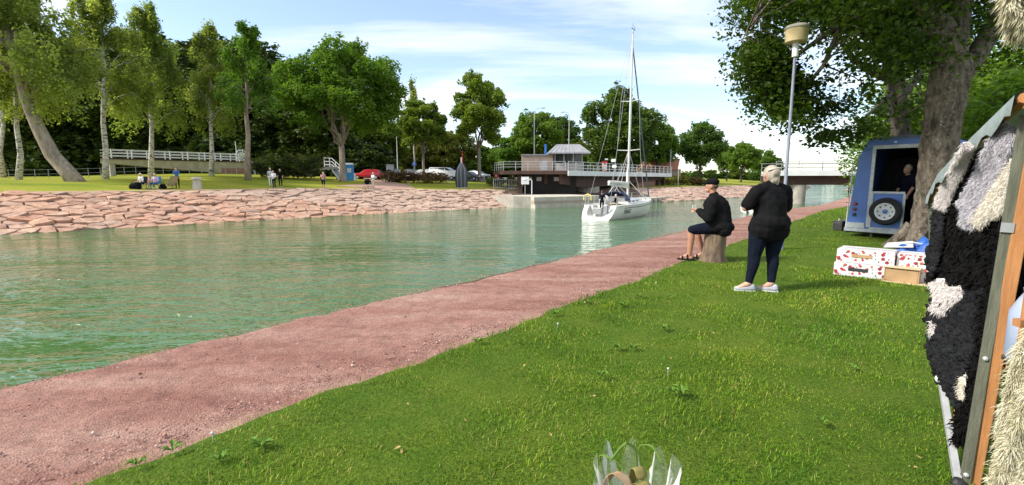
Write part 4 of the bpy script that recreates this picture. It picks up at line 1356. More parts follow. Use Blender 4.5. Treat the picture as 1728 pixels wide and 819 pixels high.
car('white passenger van right of the bronze hedge', far_col(751, 77.5), math.radians(-14), CARW, 'van', L=4.9, W=1.95, H=1.98)
car('red car peeking out behind the white van', far_col(771, 81), math.radians(-20), CARR)
car('dark car right of the upright boat', far_col(794, 78), math.radians(-30), CARK)
car('silver car at right end of the parked row', far_col(806, 82), math.radians(-35), CARS)
# trailer box, signal cabinets, masts and the blue sign
o = thing('box_trailer', 'pale boxy caravan right of the red car', 'caravan', far_col(645, 79), .1, 'vehicles in the car park')
MB().box((0, 0, 1.25), (3.3, 1.9, 1.75)).build('body', CARW, o, bevel=.12, world=False)
MB().box((-.5, -.957, 1.5), (1.1, .02, .6)).build('window', GLASS, o, world=False)
for sx in (-.35, .35):
    MB().lathe([(.1, -.1), (.32, -.1), (.32, .1), (.1, .1)], (sx, -.75, .32), 14, M=Matrix.Rotation(math.pi / 2, 3, 'X')).build('wheel', RUBBER, o, world=False)
for px, Y, w_, h_, lb in ((659, 67.5, .95, 2.35, 'taller grey sheet metal signal cabinet behind the bronze hedge'), (671, 67.8, .75, 1.75, 'shorter grey signal cabinet right of the taller one')):
    p = far_col(px, Y); o = thing('signal_cabinet', lb, 'cabinet', p)
    MB().box((0, 0, h_ / 2), (w_, .5, h_)).build('housing', GREYB, o, bevel=.02, world=False)
    MB().box((0, -.256, h_ / 2 + .05), (w_ - .1, .02, h_ - .3)).build('door', GREYB, o, world=False)
    MB().box((0, 0, h_ + .03), (w_ + .12, .62, .06)).build('cap', GREYM, o, world=False)
def mast(name, label, px, Y, h_, m, r_=.05, cat='pole'):
    p = far_col(px, Y); mb = MB().tube([p - Vector((0, 0, .2)), p + Vector((0, 0, h_ * .5)), p + Vector((0, 0, h_))], [r_ * 1.3, r_, r_ * .7], 8)
    o = thing(name, label, cat, p); mb.build('shaft', m, o)
    MB().ball(p + Vector((0, 0, h_ + r_ * .6)), r_ * 1.3, 8).build('finial', m, o)
    return o
mast('flag_pole', 'thin white pole right of the signal cabinets', 671.5, 73, 6.3, WHITE, .06)
mast('signal_pole', 'red pole standing just behind the upright boat', 781, 72, 4.6, RED, .06)
p = far_col(700, 70.5); o = thing('round_sign', 'blue round traffic sign on grey post above the hedge', 'sign', p)
MB().tube([p, p + Vector((0, 0, 2.6))], .04, 8).build('post', GREYM, o)
dsc = MB().lathe([(.02, -.02), (.34, -.02), (.34, .02), (.02, .02)], p + Vector((0, -.06, 2.55)), 20, M=Matrix.Rotation(math.pi / 2, 3, 'X')).build('disc', BLUE, o)
MB().bar(p + Vector((-.0, -.092, 2.35)), p + Vector((0, -.092, 2.68)), .09, .012).build('arrow', WHITE, dsc)
MB().prism([p + Vector((-.15, -.09, 2.62)), p + Vector((.15, -.09, 2.62)), p + Vector((0, -.09, 2.80))], (0, 0, 0), (0, -.012, 0)).build('arrow_head', WHITE, dsc)

# ---- dark rowing boat set upright on its stern
p = ground_far(779, 317.5); k_ = p.y / FPX
o = thing('upright_boat', 'dark blue grey boat hull standing on end on the far lawn', 'boat', p)
HB = 42 * k_; sec = []
for i in range(13):
    u = i / 12; z = u * HB
    w_ = 10.8 * k_ * (1 - .88 * max(0, (u - .4) / .6) ** 2.6) * (.88 + .12 * min(1, u / .3))
    sec.append([(math.sin(a) * w_, -math.cos(a) * w_ * .62, z) for a in np.linspace(-1.62, 1.62, 11)] + [(0, .10, z)])
vs = [p + Vector(q) for s_ in sec for q in s_]; n_ = 12; fs = []
for i in range(12):
    for j in range(n_):
        fs.append((i * n_ + j, i * n_ + (j + 1) % n_, (i + 1) * n_ + (j + 1) % n_, (i + 1) * n_ + j))
fs.append(tuple(range(n_)))
HULLD = mat('dark_tarred_hull', (0.045, 0.055, 0.075), 0.45, (0.02, 0.026, 0.036), scale=2, stretch=(1, 1, .2))
MB().add(vs, fs).build('hull', HULLD, o, smooth_=True)
for jj in (3, 5, 7):
    MB().tube([p + Vector(sec[i][jj]) * 1.0 + Vector((0, -.03, 0)) for i in range(13)], .035, 5).build('strake', GREYM, o)
MB().bar(p + Vector((0, 0, HB - .1)), p + Vector((0, 0, HB + .65)), .14, .1).build('stem_post', WHITE, o)
MB().box(p + Vector((0, -.2, .02)), (1.5, 1.1, .12)).build('plinth', CONC, o)

# ================================================================ swing bridge
ZD = 2.55
def rail_run(parent, pts, h, nm_post, gap, m, rails=(1.0, .55), r_=.035, thick=.05):
    for i in range(len(pts) - 1):
        a, b = Vector(pts[i]), Vector(pts[i + 1]); n_ = max(1, int((b - a).length / gap))
        for k in range(n_ + (1 if i == len(pts) - 2 else 0)):
            q = a.lerp(b, k / n_)
            MB().tube([q, q + Vector((0, 0, h))], r_, 6).build(nm_post, m, parent)
        for f in rails:
            MB().bar(a + Vector((0, 0, h * f)), b + Vector((0, 0, h * f)), thick, thick).build('rail', m, parent)
E0 = at_z(957, 290, ZD); E0 = Vector((6.8, 58.0, ZD)); E1 = st(0, 0)
dS = Vector((DV[0], DV[1], 0)); dN = Vector((NV[0], NV[1], 0))
E1 = E0 + dS * 33.0
sb = thing('swing_bridge', 'opened swing bridge with pale fascia lying along the far bank', 'bridge', (E0.x + 4, E0.y + 6, 0.2))
WD = 6.5
# deck slab with rounded front corner
MB().bar(E0 + dN * WD / 2 - Vector((0, 0, .2)), E1 + dN * WD / 2 - Vector((0, 0, .2)), WD - .12, .38).build('deck', RUST, sb)
FASC = mat('pale_fascia_paint', (0.66, 0.68, 0.68), 0.55, (0.50, 0.52, 0.52), scale=.8, lo=.25)
MB().bar(E0 - Vector((0, 0, .30)), E1 - Vector((0, 0, .30)), .12, .62).build('fascia', FASC, sb)
MB().bar(E0 + dN * WD - Vector((0, 0, .30)), E1 + dN * WD - Vector((0, 0, .30)), .12, .62).build('fascia', FASC, sb)
MB().bar(E1 + dS * .06 - Vector((0, 0, .30)), E1 + dS * .06 + dN * WD - Vector((0, 0, .30)), .12, .62).build('end_beam', FASC, sb)
for off_ in (1.0, 3.2, 5.4):
    a0 = E0 + dN * off_ - Vector((0, 0, .39)); b0 = E1 + dN * off_ - Vector((0, 0, .39)) - dS * .4
    MB().prism([a0, b0, b0 - Vector((0, 0, .55)), a0.lerp(b0, .45) - Vector((0, 0, 1.55)), a0.lerp(b0, .15) - Vector((0, 0, 1.7)), a0 - Vector((0, 0, 1.2))], Vector(), dN * .3).build('girder', RUST, sb)
rail_run(sb, [E0 + Vector((0, 0, .01)), E1 + Vector((0, 0, .01))], 1.1, 'post', 1.65, GALV, (1.0, .62, .3), .04, .06)
rail_run(sb, [E0 + dN * WD + Vector((0, 0, .01)), E1 + dN * WD + Vector((0, 0, .01))], 1.1, 'post', 1.65, GALV, (1.0, .5), .04, .06)
# rest pier at the far end and pivot pier
q = E1 - dS * 3 + dN * 1.2; gz = float(far_h(q.x, q.y)[0])
MB().lathe([(.42, gz - .6), (.42, ZD - .95)], (q.x, q.y, 0), 14).build('rest_pier', RUST, sb)
q = E1 - dS * 1.0 + dN * 1.0; gz = float(far_h(q.x, q.y)[0])
MB().box((q.x, q.y, (gz + ZD - .9) / 2 - .1), (.5, .5, ZD - .9 - gz + .3), rz=-AZ).build('rest_post', RUST, sb)
q = E0 + dS * 9 + dN * 3.2; MB().lathe([(2.2, -1.8), (2.2, .75), (1.6, .8), (1.6, 1.02)], (q.x, q.y, 0), 22).build('pivot_pier', CONC, sb)
q = E1 - dS * 7 + dN * 3.4; gz = float(far_h(q.x, q.y)[0])
MB().box((q.x, q.y, (gz + 1.3) / 2 - .2), (7.5, 4.0, 1.3 - gz + .6), rz=math.pi / 2 - AZ).build('rest_wall', BRICK, sb)

# abutment with platform, machinery and control cabin
AL = at_y(848, 283, 59); AR = Vector((E0.x - .12, E0.y + .9, 0))
ab = thing('bridge_abutment', 'brown platform with white railing left of the swing span', 'abutment', (3, 61, .2))
poly = [(AL.x, AL.y, ZD - .42), (AR.x, 58.1, ZD - .42), (AR.x, 66, ZD - .42), (AL.x - 1.5, 67, ZD - .42)]
MB().prism([Vector(q) for q in poly], Vector(), Vector((0, 0, .42))).build('platform', RUST, ab)
MB().box((4.8, 62.6, .55), (6.6, 4.6, 3.1)).build('void_shade_block', mat('void_shade_black', (0.014, 0.013, 0.012), .9, (0.008, 0.007, 0.007), scale=1.5), ab)  # near-black block: shade of the void under the platform, painted as colour
for x in (2.2, 3.4, 5.6):
    MB().box((x, 60.28, 1.55), (.62, .04, .5)).build('panel', CONC, ab)
MB().box((1.0, 62.5, .5), (.6, 6, 3.0)).build('side_wall', RUST, ab)
rail_run(ab, [(AL.x - 1.2, AL.y + 6, ZD + .01), (AL.x + .1, AL.y + .1, ZD + .01), (AR.x - .2, 58.25, ZD + .01)], 1.1, 'post', 1.3, GALV, (1.0, .72, .42), .03, .04)
# flat machinery building
fbd = thing('machinery_building', 'flat roofed pink grey building left of the control cabin', 'building', (3.9, 63.4, ZD))
PINKP = mat('pinkish_render', (0.36, 0.28, 0.23), .9, (0.27, 0.21, 0.17), scale=1.5)
MB().box((3.3, 63.6, ZD + 1.02), (4.0, 3.4, 2.0)).build('wall', PINKP, fbd)
MB().box((3.3, 63.6, ZD + 2.09), (4.2, 3.6, .12)).build('roof', GREYM, fbd)
MB().lathe([(.13, ZD + 2.1), (.13, ZD + 3.3), (.17, ZD + 3.3), (.17, ZD + 3.5)], (4.4, 63.2, 0), 10).build('vent_pipe', BLUE, fbd)
MB().box((4.2, 61.886, ZD + .7), (.8, .02, 1.2)).build('door', GREYB, fbd)
# cabin
cb = thing('control_cabin', 'bridge control cabin with wide overhanging grey hipped roof', 'cabin', (7.6, 64.0, ZD))
cx, cy = 7.3, 63.6
MB().box((cx, cy, ZD + .525), (3.6, 3.2, 1.05)).build('wall', mat('cabin_wall_grey', (0.46, 0.44, 0.42), .85, (0.36, 0.34, 0.32), scale=2), cb)
MB().box((cx, cy, ZD + 1.62), (3.3, 2.9, 1.14)).build('room', GLASS, cb)
for sx in (-1.75, -.6, .6, 1.75):
    MB().box((cx + sx, cy - 1.55, ZD + 1.62), (.12, .1, 1.14)).build('mullion', CONC_L, cb)
for sy in (-1.4, 0, 1.4):
    for sx in (-1.75, 1.75):
        MB().box((cx + sx, cy + sy, ZD + 1.62), (.1, .14, 1.14)).build('mullion', CONC_L, cb)
rb = [(cx - 2.7, cy - 2.4), (cx + 2.7, cy - 2.4), (cx + 2.7, cy + 2.4), (cx - 2.7, cy + 2.4)]; rt_ = [(cx - 1.5, cy - 1.1), (cx + 1.5, cy - 1.1), (cx + 1.5, cy + 1.1), (cx - 1.5, cy + 1.1)]
ROOFM = mat('grey_sheet_roof', (0.36, 0.36, 0.38), .5, (0.27, 0.27, 0.29), scale=2, metal=.3)
rf = MB().add([(x, y, ZD + 2.2) for x, y in rb] + [(x, y, ZD + 2.34) for x, y in rb] + [(x, y, ZD + 3.45) for x, y in rt_], [(3, 2, 1, 0), (0, 1, 5, 4), (1, 2, 6, 5), (2, 3, 7, 6), (3, 0, 4, 7), (4, 5, 9, 8), (5, 6, 10, 9), (6, 7, 11, 10), (7, 4, 8, 11), (8, 9, 10, 11)]).build('roof', ROOFM, cb)
for k in range(9):
    f = (k + .5) / 9
    a = Vector((rb[0][0] + (rb[1][0] - rb[0][0]) * f, rb[0][1], ZD + 2.36)); b = Vector((rt_[0][0] + (rt_[1][0] - rt_[0][0]) * f, rt_[0][1], ZD + 3.47))
    MB().bar(a, b, .05, .05).build('seam', ROOFM, rf)
# concrete landing pier at the water, mooring lamp, board and barrier fence
g0 = at_z(903, 352, WATER); g1 = at_z(1018, 347.5, WATER)
pr = thing('concrete_pier', 'pale concrete pier at the water below the swing bridge', 'pier', (g0 + g1) / 2)
dP = (g1 - g0).normalized(); nP = Vector((-dP.y, dP.x, 0))
for i, (z0, z1, back) in enumerate(((WATER - .6, WATER + .42, 0), (WATER + .425, WATER + .72, .14), (WATER + .725, WATER + 1.15, .20))):
    MB().prism([g0 + nP * back + Vector((0, 0, z0 - WATER)), g1 + nP * back + Vector((0, 0, z0 - WATER)), g1 + nP * back + Vector((0, 0, z1 - WATER)), g0 + nP * back + Vector((0, 0, z1 - WATER))], Vector(), nP * (7.4 - back)).build('course', CONC_L if i != 1 else DECKW, pr)
w0 = g0 - dP * 1.3 + nP * 2.2
MB().prism([w0, g0 + nP * .8, g0 + nP * .8 + Vector((0, 0, 1.2)), w0 + Vector((0, 0, 1.2))], Vector(), nP * 4.5).build('wing_wall', CONC, pr)
q = g0 + dP * .6 + nP * 1.5 + Vector((0, 0, 1.15))
o = thing('pier_lamp', 'small white lamp with bent arm on the concrete pier', 'lamp', q)
MB().tube([q, q + Vector((0, 0, 1.75)), q + Vector((-.1, 0, 1.85)), q + Vector((-.7, 0, 1.85))], .05, 8).build('post', WHITE, o)
MB().ball(q + Vector((-.75, 0, 1.82)), .22, 10, sc=(1.3, .8, .6)).build('lamp_head', WHITE, o, smooth_=True)
p = ground_far(886, 332)
o = thing('notice_board', 'white notice board on a post by the bank stones', 'sign', p)
zb = at_y(886, 305, p.y).z
MB().tube([p - Vector((0, 0, .2)), Vector((p.x, p.y, zb + .35))], .05, 8).build('post', GREYM, o)
MB().box((p.x, p.y - .07, zb), (.95, .06, .9)).build('board', WHITE, o, bevel=.01)
o = thing('barrier_fence', 'grey tubular barrier fence beside the swing bridge', 'fence', ground_far(843, 319))
f0 = ground_far(833, 318.5); f1 = ground_far(858, 320); f2_ = ground_far(876, 321)
for a, b in ((f0, f1), (f1, f2_)):
    for zz_ in (.15, 1.25):
        MB().bar(a + Vector((0, 0, zz_)), b + Vector((0, 0, zz_)), .06, .06).build('rail', GALV, o)
    for k in range(8):
        q = a.lerp(b, k / 7)
        MB().tube([q + Vector((0, 0, .12 if k % 7 else -.1)), q + Vector((0, 0, 1.28))], .03 if k % 7 else .06, 6).build('post', GALV, o)
# signal board on the bridge rail: white panel, red frame and a red notch
q = E0 + dS * 9.6 + Vector((0, -.25, -.3))
sgx = at_y(1020, 281, q.y); q = Vector((sgx.x, sgx.y, sgx.z))
o = thing('signal_board', 'white and red signal board hanging on the bridge rail', 'sign', (q.x, q.y, q.z - .75))
MB().box(q, (.78, .1, 1.35)).build('frame', RED, o)
MB().box(q + Vector((0, -.054, -.04)), (.64, .02, 1.05)).build('panel', WHITE, o)
MB().prism([q + Vector((-.24, -.066, .50)), q + Vector((.24, -.066, .50)), q + Vector((0, -.066, .14))], Vector(), Vector((0, -.012, 0))).build('notch', RED, o)
for sx in (-.12, .12):
    MB().bar(q + Vector((sx, -.07, -.45)), q + Vector((sx, -.07, .05)), .035, .012).build('stripe', GREYB, o)
MB().box(q + Vector((.25, 0, .95)), (.36, .25, .22)).build('lamp', WHITE, o)
# low quay right of the boat
g0 = at_z(1092, 342, WATER); g1 = at_z(1150, 336.5, WATER)
dP = (g1 - g0).normalized(); nP = Vector((-dP.y, dP.x, 0))
o = thing('low_quay', 'low pale timber quay right of the sailboat bow', 'quay', (g0 + g1) / 2)
MB().prism([g0, g1, g1 + Vector((0, 0, .55)), g0 + Vector((0, 0, .55))], Vector(), nP * 3.4).build('deck', CONC_L, o)
for i in range(8):
    q = g0.lerp(g1, (i + .3) / 8)
    MB().bar(q + Vector((0, -.12, -.6)) - nP * .1, q + Vector((0, -.12, .50)) - nP * .1, .22, .22).build('pile', DECKW, o)
# brick red roof behind the far end of the span
q = far_col(1110, 103)
o = thing('red_roofed_house', 'small house with red tiled roof behind the bridge end', 'house', q)
MB().box(q + Vector((0, 0, 1.3)), (8, 5, 2.6)).build('wall', PINKP, o)
MB().prism([q + Vector((-4.4, -2.9, 2.5)), q + Vector((-4.4, 2.9, 2.5)), q + Vector((-3.0, 0, 4.9))], Vector(), Vector((7.6, 0, 0))).build('roof', mat('red_roof_tiles', (0.46, 0.20, 0.12), .85, (0.34, 0.14, 0.09), scale=6, stretch=(1, 4, 4)), o)
# street lamps on the road
def street_lamp(px, Y, topy, arm, label):
    p = far_col(px, Y); h_ = height_to(p, topy)
    o = thing('street_lamp', label, 'street lamp', p, 0, 'tall thin lamp posts on the road')
    MB().tube([p - Vector((0, 0, .2)), p + Vector((0, 0, h_ * .93)), p + Vector((arm * .25, 0, h_ * .985)), p + Vector((arm, 0, h_))], [.10, .07, .05, .045], 8).build('post', GALV, o)
    MB().ball(p + Vector((arm * 1.2, 0, h_ - .03)), .35, 10, sc=(1.2, .5, .3)).build('lamp_head', GREYB, o, smooth_=True)
street_lamp(901, 80, 182, 1.2, 'tall thin lamp post left of the control cabin')
street_lamp(959, 88, 189, -1.0, 'tall thin lamp post rising behind the control cabin roof')
mast('flag_pole', 'thin white pole at the right end of the swing bridge', 1130, 96, 6.4, WHITE, .07)
mast('marker_post', 'short pale post in the scrub right of the swing bridge', 1144, 84, 3.0, CONC_L, .06)

# ================================================================ fixed bridge over the canal mouth
Pp = at_z(1349, 345, WATER)
fx = thing('fixed_bridge', 'grey fixed road bridge with steel railing behind the standing woman', 'bridge', Pp)
bd = Vector((.955, -.296, 0)); bn = Vector((.296, .955, 0))
B0 = Pp - bd * 2.9; B1 = Pp + bd * 34
B0.z = B1.z = 2.25
MB().bar(B0 + bn * 4 - Vector((0, 0, .15)), B1 + bn * 4 - Vector((0, 0, .15)), 8.4, .3).build('deck', CONC, fx)
for k in (0, 8):
    MB().bar(B0 + bn * k - bn * (.32 if k == 0 else -.32) + Vector((0, 0, .0)), B1 + bn * k - bn * (.32 if k == 0 else -.32), .18, .62).build('edge_beam', CONC_L if False else FASC, fx)
for k in (.9, 3.0, 5.1, 7.2):
    MB().bar(B0 + bn * k - Vector((0, 0, .85)), B1 + bn * k - Vector((0, 0, .85)), .45, 1.1).build('girder', RUST, fx)
rail_run(fx, [B0 - bn * .3 + Vector((0, 0, .3)), B1 - bn * .3 + Vector((0, 0, .3))], 1.1, 'post', 2.4, GREYM, (1.0, .70, .35), .04, .07)
rail_run(fx, [B0 + bn * 8.3 + Vector((0, 0, .3)), B1 + bn * 8.3 + Vector((0, 0, .3))], 1.1, 'post', 2.4, GREYM, (1.0, .5), .04, .07)
for k in (1.2, 6.8):
    c = Pp + bn * k
    MB().lathe([(.85, WATER - 2), (.85, .84)], (c.x, c.y, 0), 22).build('pillar', CONC, fx, smooth_=True)
c = Pp + bd * 26 + bn * 4
MB().box((c.x, c.y, -.1), (6, 9, 3.4), rz=math.atan2(bd.y, bd.x)).build('abutment_wall', CONC, fx)

# ================================================================ sailboat
GEL = mat('white_gelcoat', (0.74, 0.74, 0.70), 0.25, (0.66, 0.66, 0.62), scale=.8, coat=.4)
GELD = mat('cream_deck', (0.62, 0.62, 0.58), 0.6, (0.52, 0.52, 0.48), scale=3)
ALU = mat('mast_aluminium', (0.66, 0.66, 0.65), 0.4, (0.55, 0.55, 0.54), scale=2, metal=.3)
STRIPE = mat('dark_hull_stripe', (0.035, 0.045, 0.045), 0.4, (0.025, 0.03, 0.03), scale=3)
CANV = mat('navy_canvas', (0.035, 0.06, 0.14), 0.8, (0.02, 0.04, 0.10), scale=5)
SAILC = mat('pale_sail_cover', (0.68, 0.67, 0.63), 0.85, (0.55, 0.54, 0.50), scale=5, bump=.3)
ROPE = mat('rigging_wire', (0.42, 0.42, 0.42), 0.4, (0.32, 0.32, 0.32), scale=10, metal=.5)
FURL = mat('furled_dark_sail', (0.05, 0.075, 0.10), 0.8, (0.03, 0.05, 0.07), scale=8)
stern = at_z(1004, 371.5, WATER); bow = at_z(1094, 357, WATER)
bl = (bow - stern); BL = bl.length; bhead = math.atan2(bl.y, bl.x)
boat = thing('sailboat', 'white sailing yacht with tall bare mast motoring along the canal', 'sailboat', stern, bhead)
NS = 22
def bw(u):
    return np.interp(u, [0, .12, .3, .5, .68, .82, .93, 1], [1.30, 1.48, 1.66, 1.72, 1.48, 1.02, .46, .03])
def sheer(u):
    return .98 + .42 * max(0, u - .25) ** 1.4 + .06 * (1 - u)
def rake(u, z):
    return (max(0, .10 - u) / .10) * z * .85 + (max(0, u - .75) / .25) * z * .32
def hull_pt(u, k, sg):
    """k 0 keel .. 1 sheer"""
    b = bw(u); sh = sheer(u)
    prof = [(0, -.38), (.55, -.30), (.82, -.05), (.93, .3), (.985, .65), (1.0, 1.0)]
    x_ = k * (len(prof) - 1); i = min(int(x_), len(prof) - 2); f = x_ - i
    yy = prof[i][0] * (1 - f) + prof[i + 1][0] * f; zz_ = prof[i][1] * (1 - f) + prof[i + 1][1] * f
    z = zz_ * sh if zz_ > 0 else zz_
    fl = 1 - .18 * max(0, u - .6) * (1 - k)
    return (u * BL * .965 + rake(u, z), sg * yy * b * fl, z)
KS = 12
vs = []; fs = []
for i in range(NS + 1):
    u = i / NS
    row = [hull_pt(u, 1 - k / KS, -1) for k in range(KS + 1)] + [hull_pt(u, k / KS, 1) for k in range(1, KS + 1)]
    vs += row
nr = 2 * KS + 1
for i in range(NS):
    for j in range(nr - 1):
        a = i * nr + j
        fs.append((a, a + 1, a + nr + 1, a + nr))
MB().add(vs, fs).build('hull', GEL, boat, smooth_=True, world=False)
# transom with open scoop: two rims, floor and the dark recess
tv = [hull_pt(0, k / KS, -1) for k in range(KS, -1, -1)] + [hull_pt(0, k / KS, 1) for k in range(1, KS + 1)]
inn = [(x + .18, y * .74, .16 + (z + .38) * .62) for x, y, z in tv]
MB().add(tv + inn, [(i, i + 1, nr + i + 1, nr + i) for i in range(nr - 1)]).build('transom_rim', GEL, boat, smooth_=True, world=False)
deep = [(x + .9, y * .95, z) for x, y, z in inn]
MB().add(inn + deep, [(i, i + 1, nr + i + 1, nr + i) for i in range(nr - 1)] + [tuple(range(nr, 2 * nr))]).build('swim_step', GELD, boat, world=False)
MB().box((.75, .15, .62), (.3, .7, .5)).build('locker', GREYM, boat, bevel=.03, world=False)
# deck, cockpit well
us = [.09 + .91 * i / 20 for i in range(21)]
dv = []; df = []
for i, u in enumerate(us):
    a = hull_pt(u, 1, -1); b = hull_pt(u, 1, 1); inner = .60 if u < .36 else .02
    for f in (-1, -inner, inner, 1):
        dv.append((a[0], b[1] * .985 * f, a[2] + .05 * (1 - f * f) - .012))
for i in range(20):
    for j in range(3):
        if us[i + 1] < .37 and j == 1:
            continue
        q = i * 4 + j
        df.append((q, q + 1, q + 5, q + 4))
MB().add(dv, df).build('deck', GELD, boat, world=False)
w0, w1 = us[0] * BL * .965, .355 * BL * .965
MB().box(((w0 + w1) / 2, 0, .42), (w1 - w0, 1.9, .06)).build('cockpit_floor', GELD, boat, world=False)
for sg in (-1, 1):
    MB().box(((w0 + w1) / 2 + .1, sg * .86, .72), (w1 - w0, .34, .6)).build('cockpit_seat', GELD, boat, bevel=.03, world=False)
    MB().tube([hull_pt(u, 1, sg) for u in us], .045, 6).build('toe_rail', ALU, boat, world=False)
# coach roof
cv = []; cf = []
for i in range(9):
    f = i / 8; u = .36 + .37 * f; w_ = .98 - .42 * f; h_ = (.50 - .24 * f); b0 = sheer(u)
    x = u * BL * .965
    for yy, zz_ in ((-1, 0), (-.93, .62), (-.78, .95), (0, 1.12), (.78, .95), (.93, .62), (1, 0)):
        cv.append((x, yy * w_, b0 + zz_ * h_))
for i in range(8):
    for j in range(6):
        a = i * 7 + j; cf.append((a, a + 1, a + 8, a + 7))
cf += [tuple(range(6, -1, -1)), tuple(8 * 7 + j for j in range(7))]
MB().add(cv, cf).build('coach_roof', GEL, boat, smooth_=True, world=False)
for sg in (-1, 1):
    for k in range(3):
        f = .12 + .27 * k; u = .36 + .37 * f; w_ = .98 - .42 * f; b0 = sheer(u); h_ = .5 - .24 * f; x = u * BL * .965
        MB().box((x, sg * (w_ * .965 + .0), b0 + h_ * .36), (.72, .05, .15), rz=-sg * .085).build('cabin_window', GLASS, boat, bevel=.02, world=False)
# sprayhood with clear front
sv = []; sf = []
for i, (x, h_, w_) in enumerate(((3.35, .98, 1.0), (3.75, 1.02, 1.02), (4.2, .9, 1.0), (4.75, .42, .9))):
    for a in np.linspace(0, math.pi, 11):
        sv.append((x, -math.cos(a) * w_, 1.30 + math.sin(a) ** .6 * h_ * .75))
for i in range(3):
    for j in range(10):
        a = i * 11 + j; sf.append((a, a + 1, a + 12, a + 11))
MB().add(sv, sf).build('sprayhood', CANV, boat, smooth_=True, world=False)
MB().prism([(4.28, -.62, 1.60), (4.28, .62, 1.60), (4.7, .56, 1.44), (4.7, -.56, 1.44)], (0, 0, .06), (.0, 0, .11)).build('hood_window', GEL, boat, world=False)
# hull stripe and name on both sides
for sg in (-1, 1):
    st_ = MB(); row = []
    for i in range(15):
        u = .17 + .8 * i / 14
        a = hull_pt(u, .905, sg); b = hull_pt(u, .875, sg)
        row.append(((a[0], a[1] + sg * .012, a[2]), (b[0], b[1] + sg * .012, b[2])))
    v_ = [q for pr_ in row for q in pr_]
    st_.add(v_, [(2 * i, 2 * i + 1, 2 * i + 3, 2 * i + 2) for i in range(14)]).build('hull_stripe', STRIPE, boat, world=False)
tcv = bpy.data.curves.new('name_text', 'FONT'); tcv.body = 'TEEGE'; tcv.size = .40; tcv.shear = .3; tcv.extrude = .006; tcv.offset = .0
to = bpy.data.objects.new('name_text_tmp', tcv); COL.objects.link(to)
bpy.context.view_layer.update()
tme = bpy.data.meshes.new_from_object(to.evaluated_get(bpy.context.evaluated_depsgraph_get()))
bpy.data.objects.remove(to)
tme.materials.clear(); tme.materials.append(STRIPE)
a = Vector(hull_pt(.165, .70, -1)); b = Vector(hull_pt(.32, .70, -1)); up_ = (Vector(hull_pt(.24, .86, -1)) - Vector(hull_pt(.24, .66, -1))).normalized()
xd = (b - a).normalized(); nn = xd.cross(up_).normalized()
tme.transform(Matrix(((xd.x, up_.x, nn.x, 0), (xd.y, up_.y, nn.y, 0), (xd.z, up_.z, nn.z, 0), (0, 0, 0, 1))))
o = link('boat_name', tme, boat, a + nn * .03 + up_ * -.05)
# rig
MX = 6.35; ZM = 15.0
MB().tube([(MX, 0, 1.25), (MX, 0, 8), (MX + .02, 0, ZM)], [.105, .10, .07], 10).build('mast', ALU, boat, smooth_=True, world=False)
MB().tube([(MX - .02, 0, ZM), (MX - .02, 0, ZM + .55)], .015, 5).build('antenna', DARKM, boat, world=False)
MB().bar((MX - .35, 0, ZM + .12), (MX + .45, 0, ZM + .12), .03, .03).bar((MX + .4, 0, ZM + .05), (MX + .4, 0, ZM + .42), .03, .03).build('wind_vane', DARKM, boat, world=False)
MB().tube([(MX - .1, 0, 2.35), (2.3, 0, 2.62)], .08, 8).build('boom', ALU, boat, world=False)
MB().tube([(MX - .25, 0, 2.62), (5, 0, 2.66), (3.6, 0, 2.74), (2.35, 0, 2.80)], [.17, .19, .16, .12], 10).build('sail_cover', SAILC, boat, smooth_=True, world=False)
MB().tube([(MX - .12, 0, 2.4), (MX - .17, 0, 3.6), (MX - .12, 0, 3.9)], [.13, .11, .02], 8).build('sail_cover', SAILC, boat, smooth_=True, world=False)
for zs, hw_ in ((5.4, 1.0), (9.4, .8)):
    for sg in (-1, 1):
        MB().tube([(MX, 0, zs), (MX - .15, sg * hw_, zs + .06)], [.045, .03], 6).build('spreader', ALU, boat, world=False)
WR = .013
for sg in (-1, 1):
    MB().tube([(MX - .25, sg * 1.55, 1.1), (MX - .15, sg * 1.0, 5.46), (MX - .15, sg * .8, 9.46), (MX, 0, ZM - .2)], WR, 4).build('shroud', ROPE, boat, world=False)
    MB().tube([(MX - .5, sg * 1.5, 1.1), (MX, 0, 5.4)], WR, 4).build('shroud', ROPE, boat, world=False)
    MB().tube([(.55, sg * .9, 1.0), (MX - .05, 0, ZM - .05)], .011, 6).build('backstay', ROPE, boat, world=False)
    # lazy jacks, boom struts, pulpit, stanchions and life lines
    MB().tube([(MX - .1, 0, 5.4), (4.4, sg * .18, 2.7)], .012, 4).build('lazy_jack', ROPE, boat, world=False)
    ln_ = []
    for k, u in enumerate((.06, .16, .28, .42, .56, .70, .84, .955)):
        q = Vector(hull_pt(u, 1, sg)); q.y *= .96
        MB().tube([q, q + Vector((0, 0, .62))], .018, 5).build('stanchion', ALU, boat, world=False); ln_.append(q)
    for z in (.32, .61):
        MB().tube([q + Vector((0, 0, z)) for q in ln_], .011, 4).build('life_line', ROPE, boat, world=False)
q0 = [Vector(hull_pt(.955, 1, sg)) * 1 for sg in (-1, 1)]
MB().tube([q0[0] + Vector((0, 0, .62)), (BL * .965 + .55, 0, 2.05), q0[1] + Vector((0, 0, .62))], .02, 6).build('pulpit', ALU, boat, world=False)
q0 = [Vector(hull_pt(.03, 1, sg)) for sg in (-1, 1)]
MB().tube([q0[0] + Vector((0, .05, .0)), q0[0] + Vector((0, .05, .65)), q0[0] + Vector((-.1, .6, .68))], .02, 6).build('pushpit', ALU, boat, world=False)
MB().tube([q0[1] + Vector((0, -.05, .0)), q0[1] + Vector((0, -.05, .65)), q0[1] + Vector((-.1, -.6, .68))], .02, 6).build('pushpit', ALU, boat, world=False)
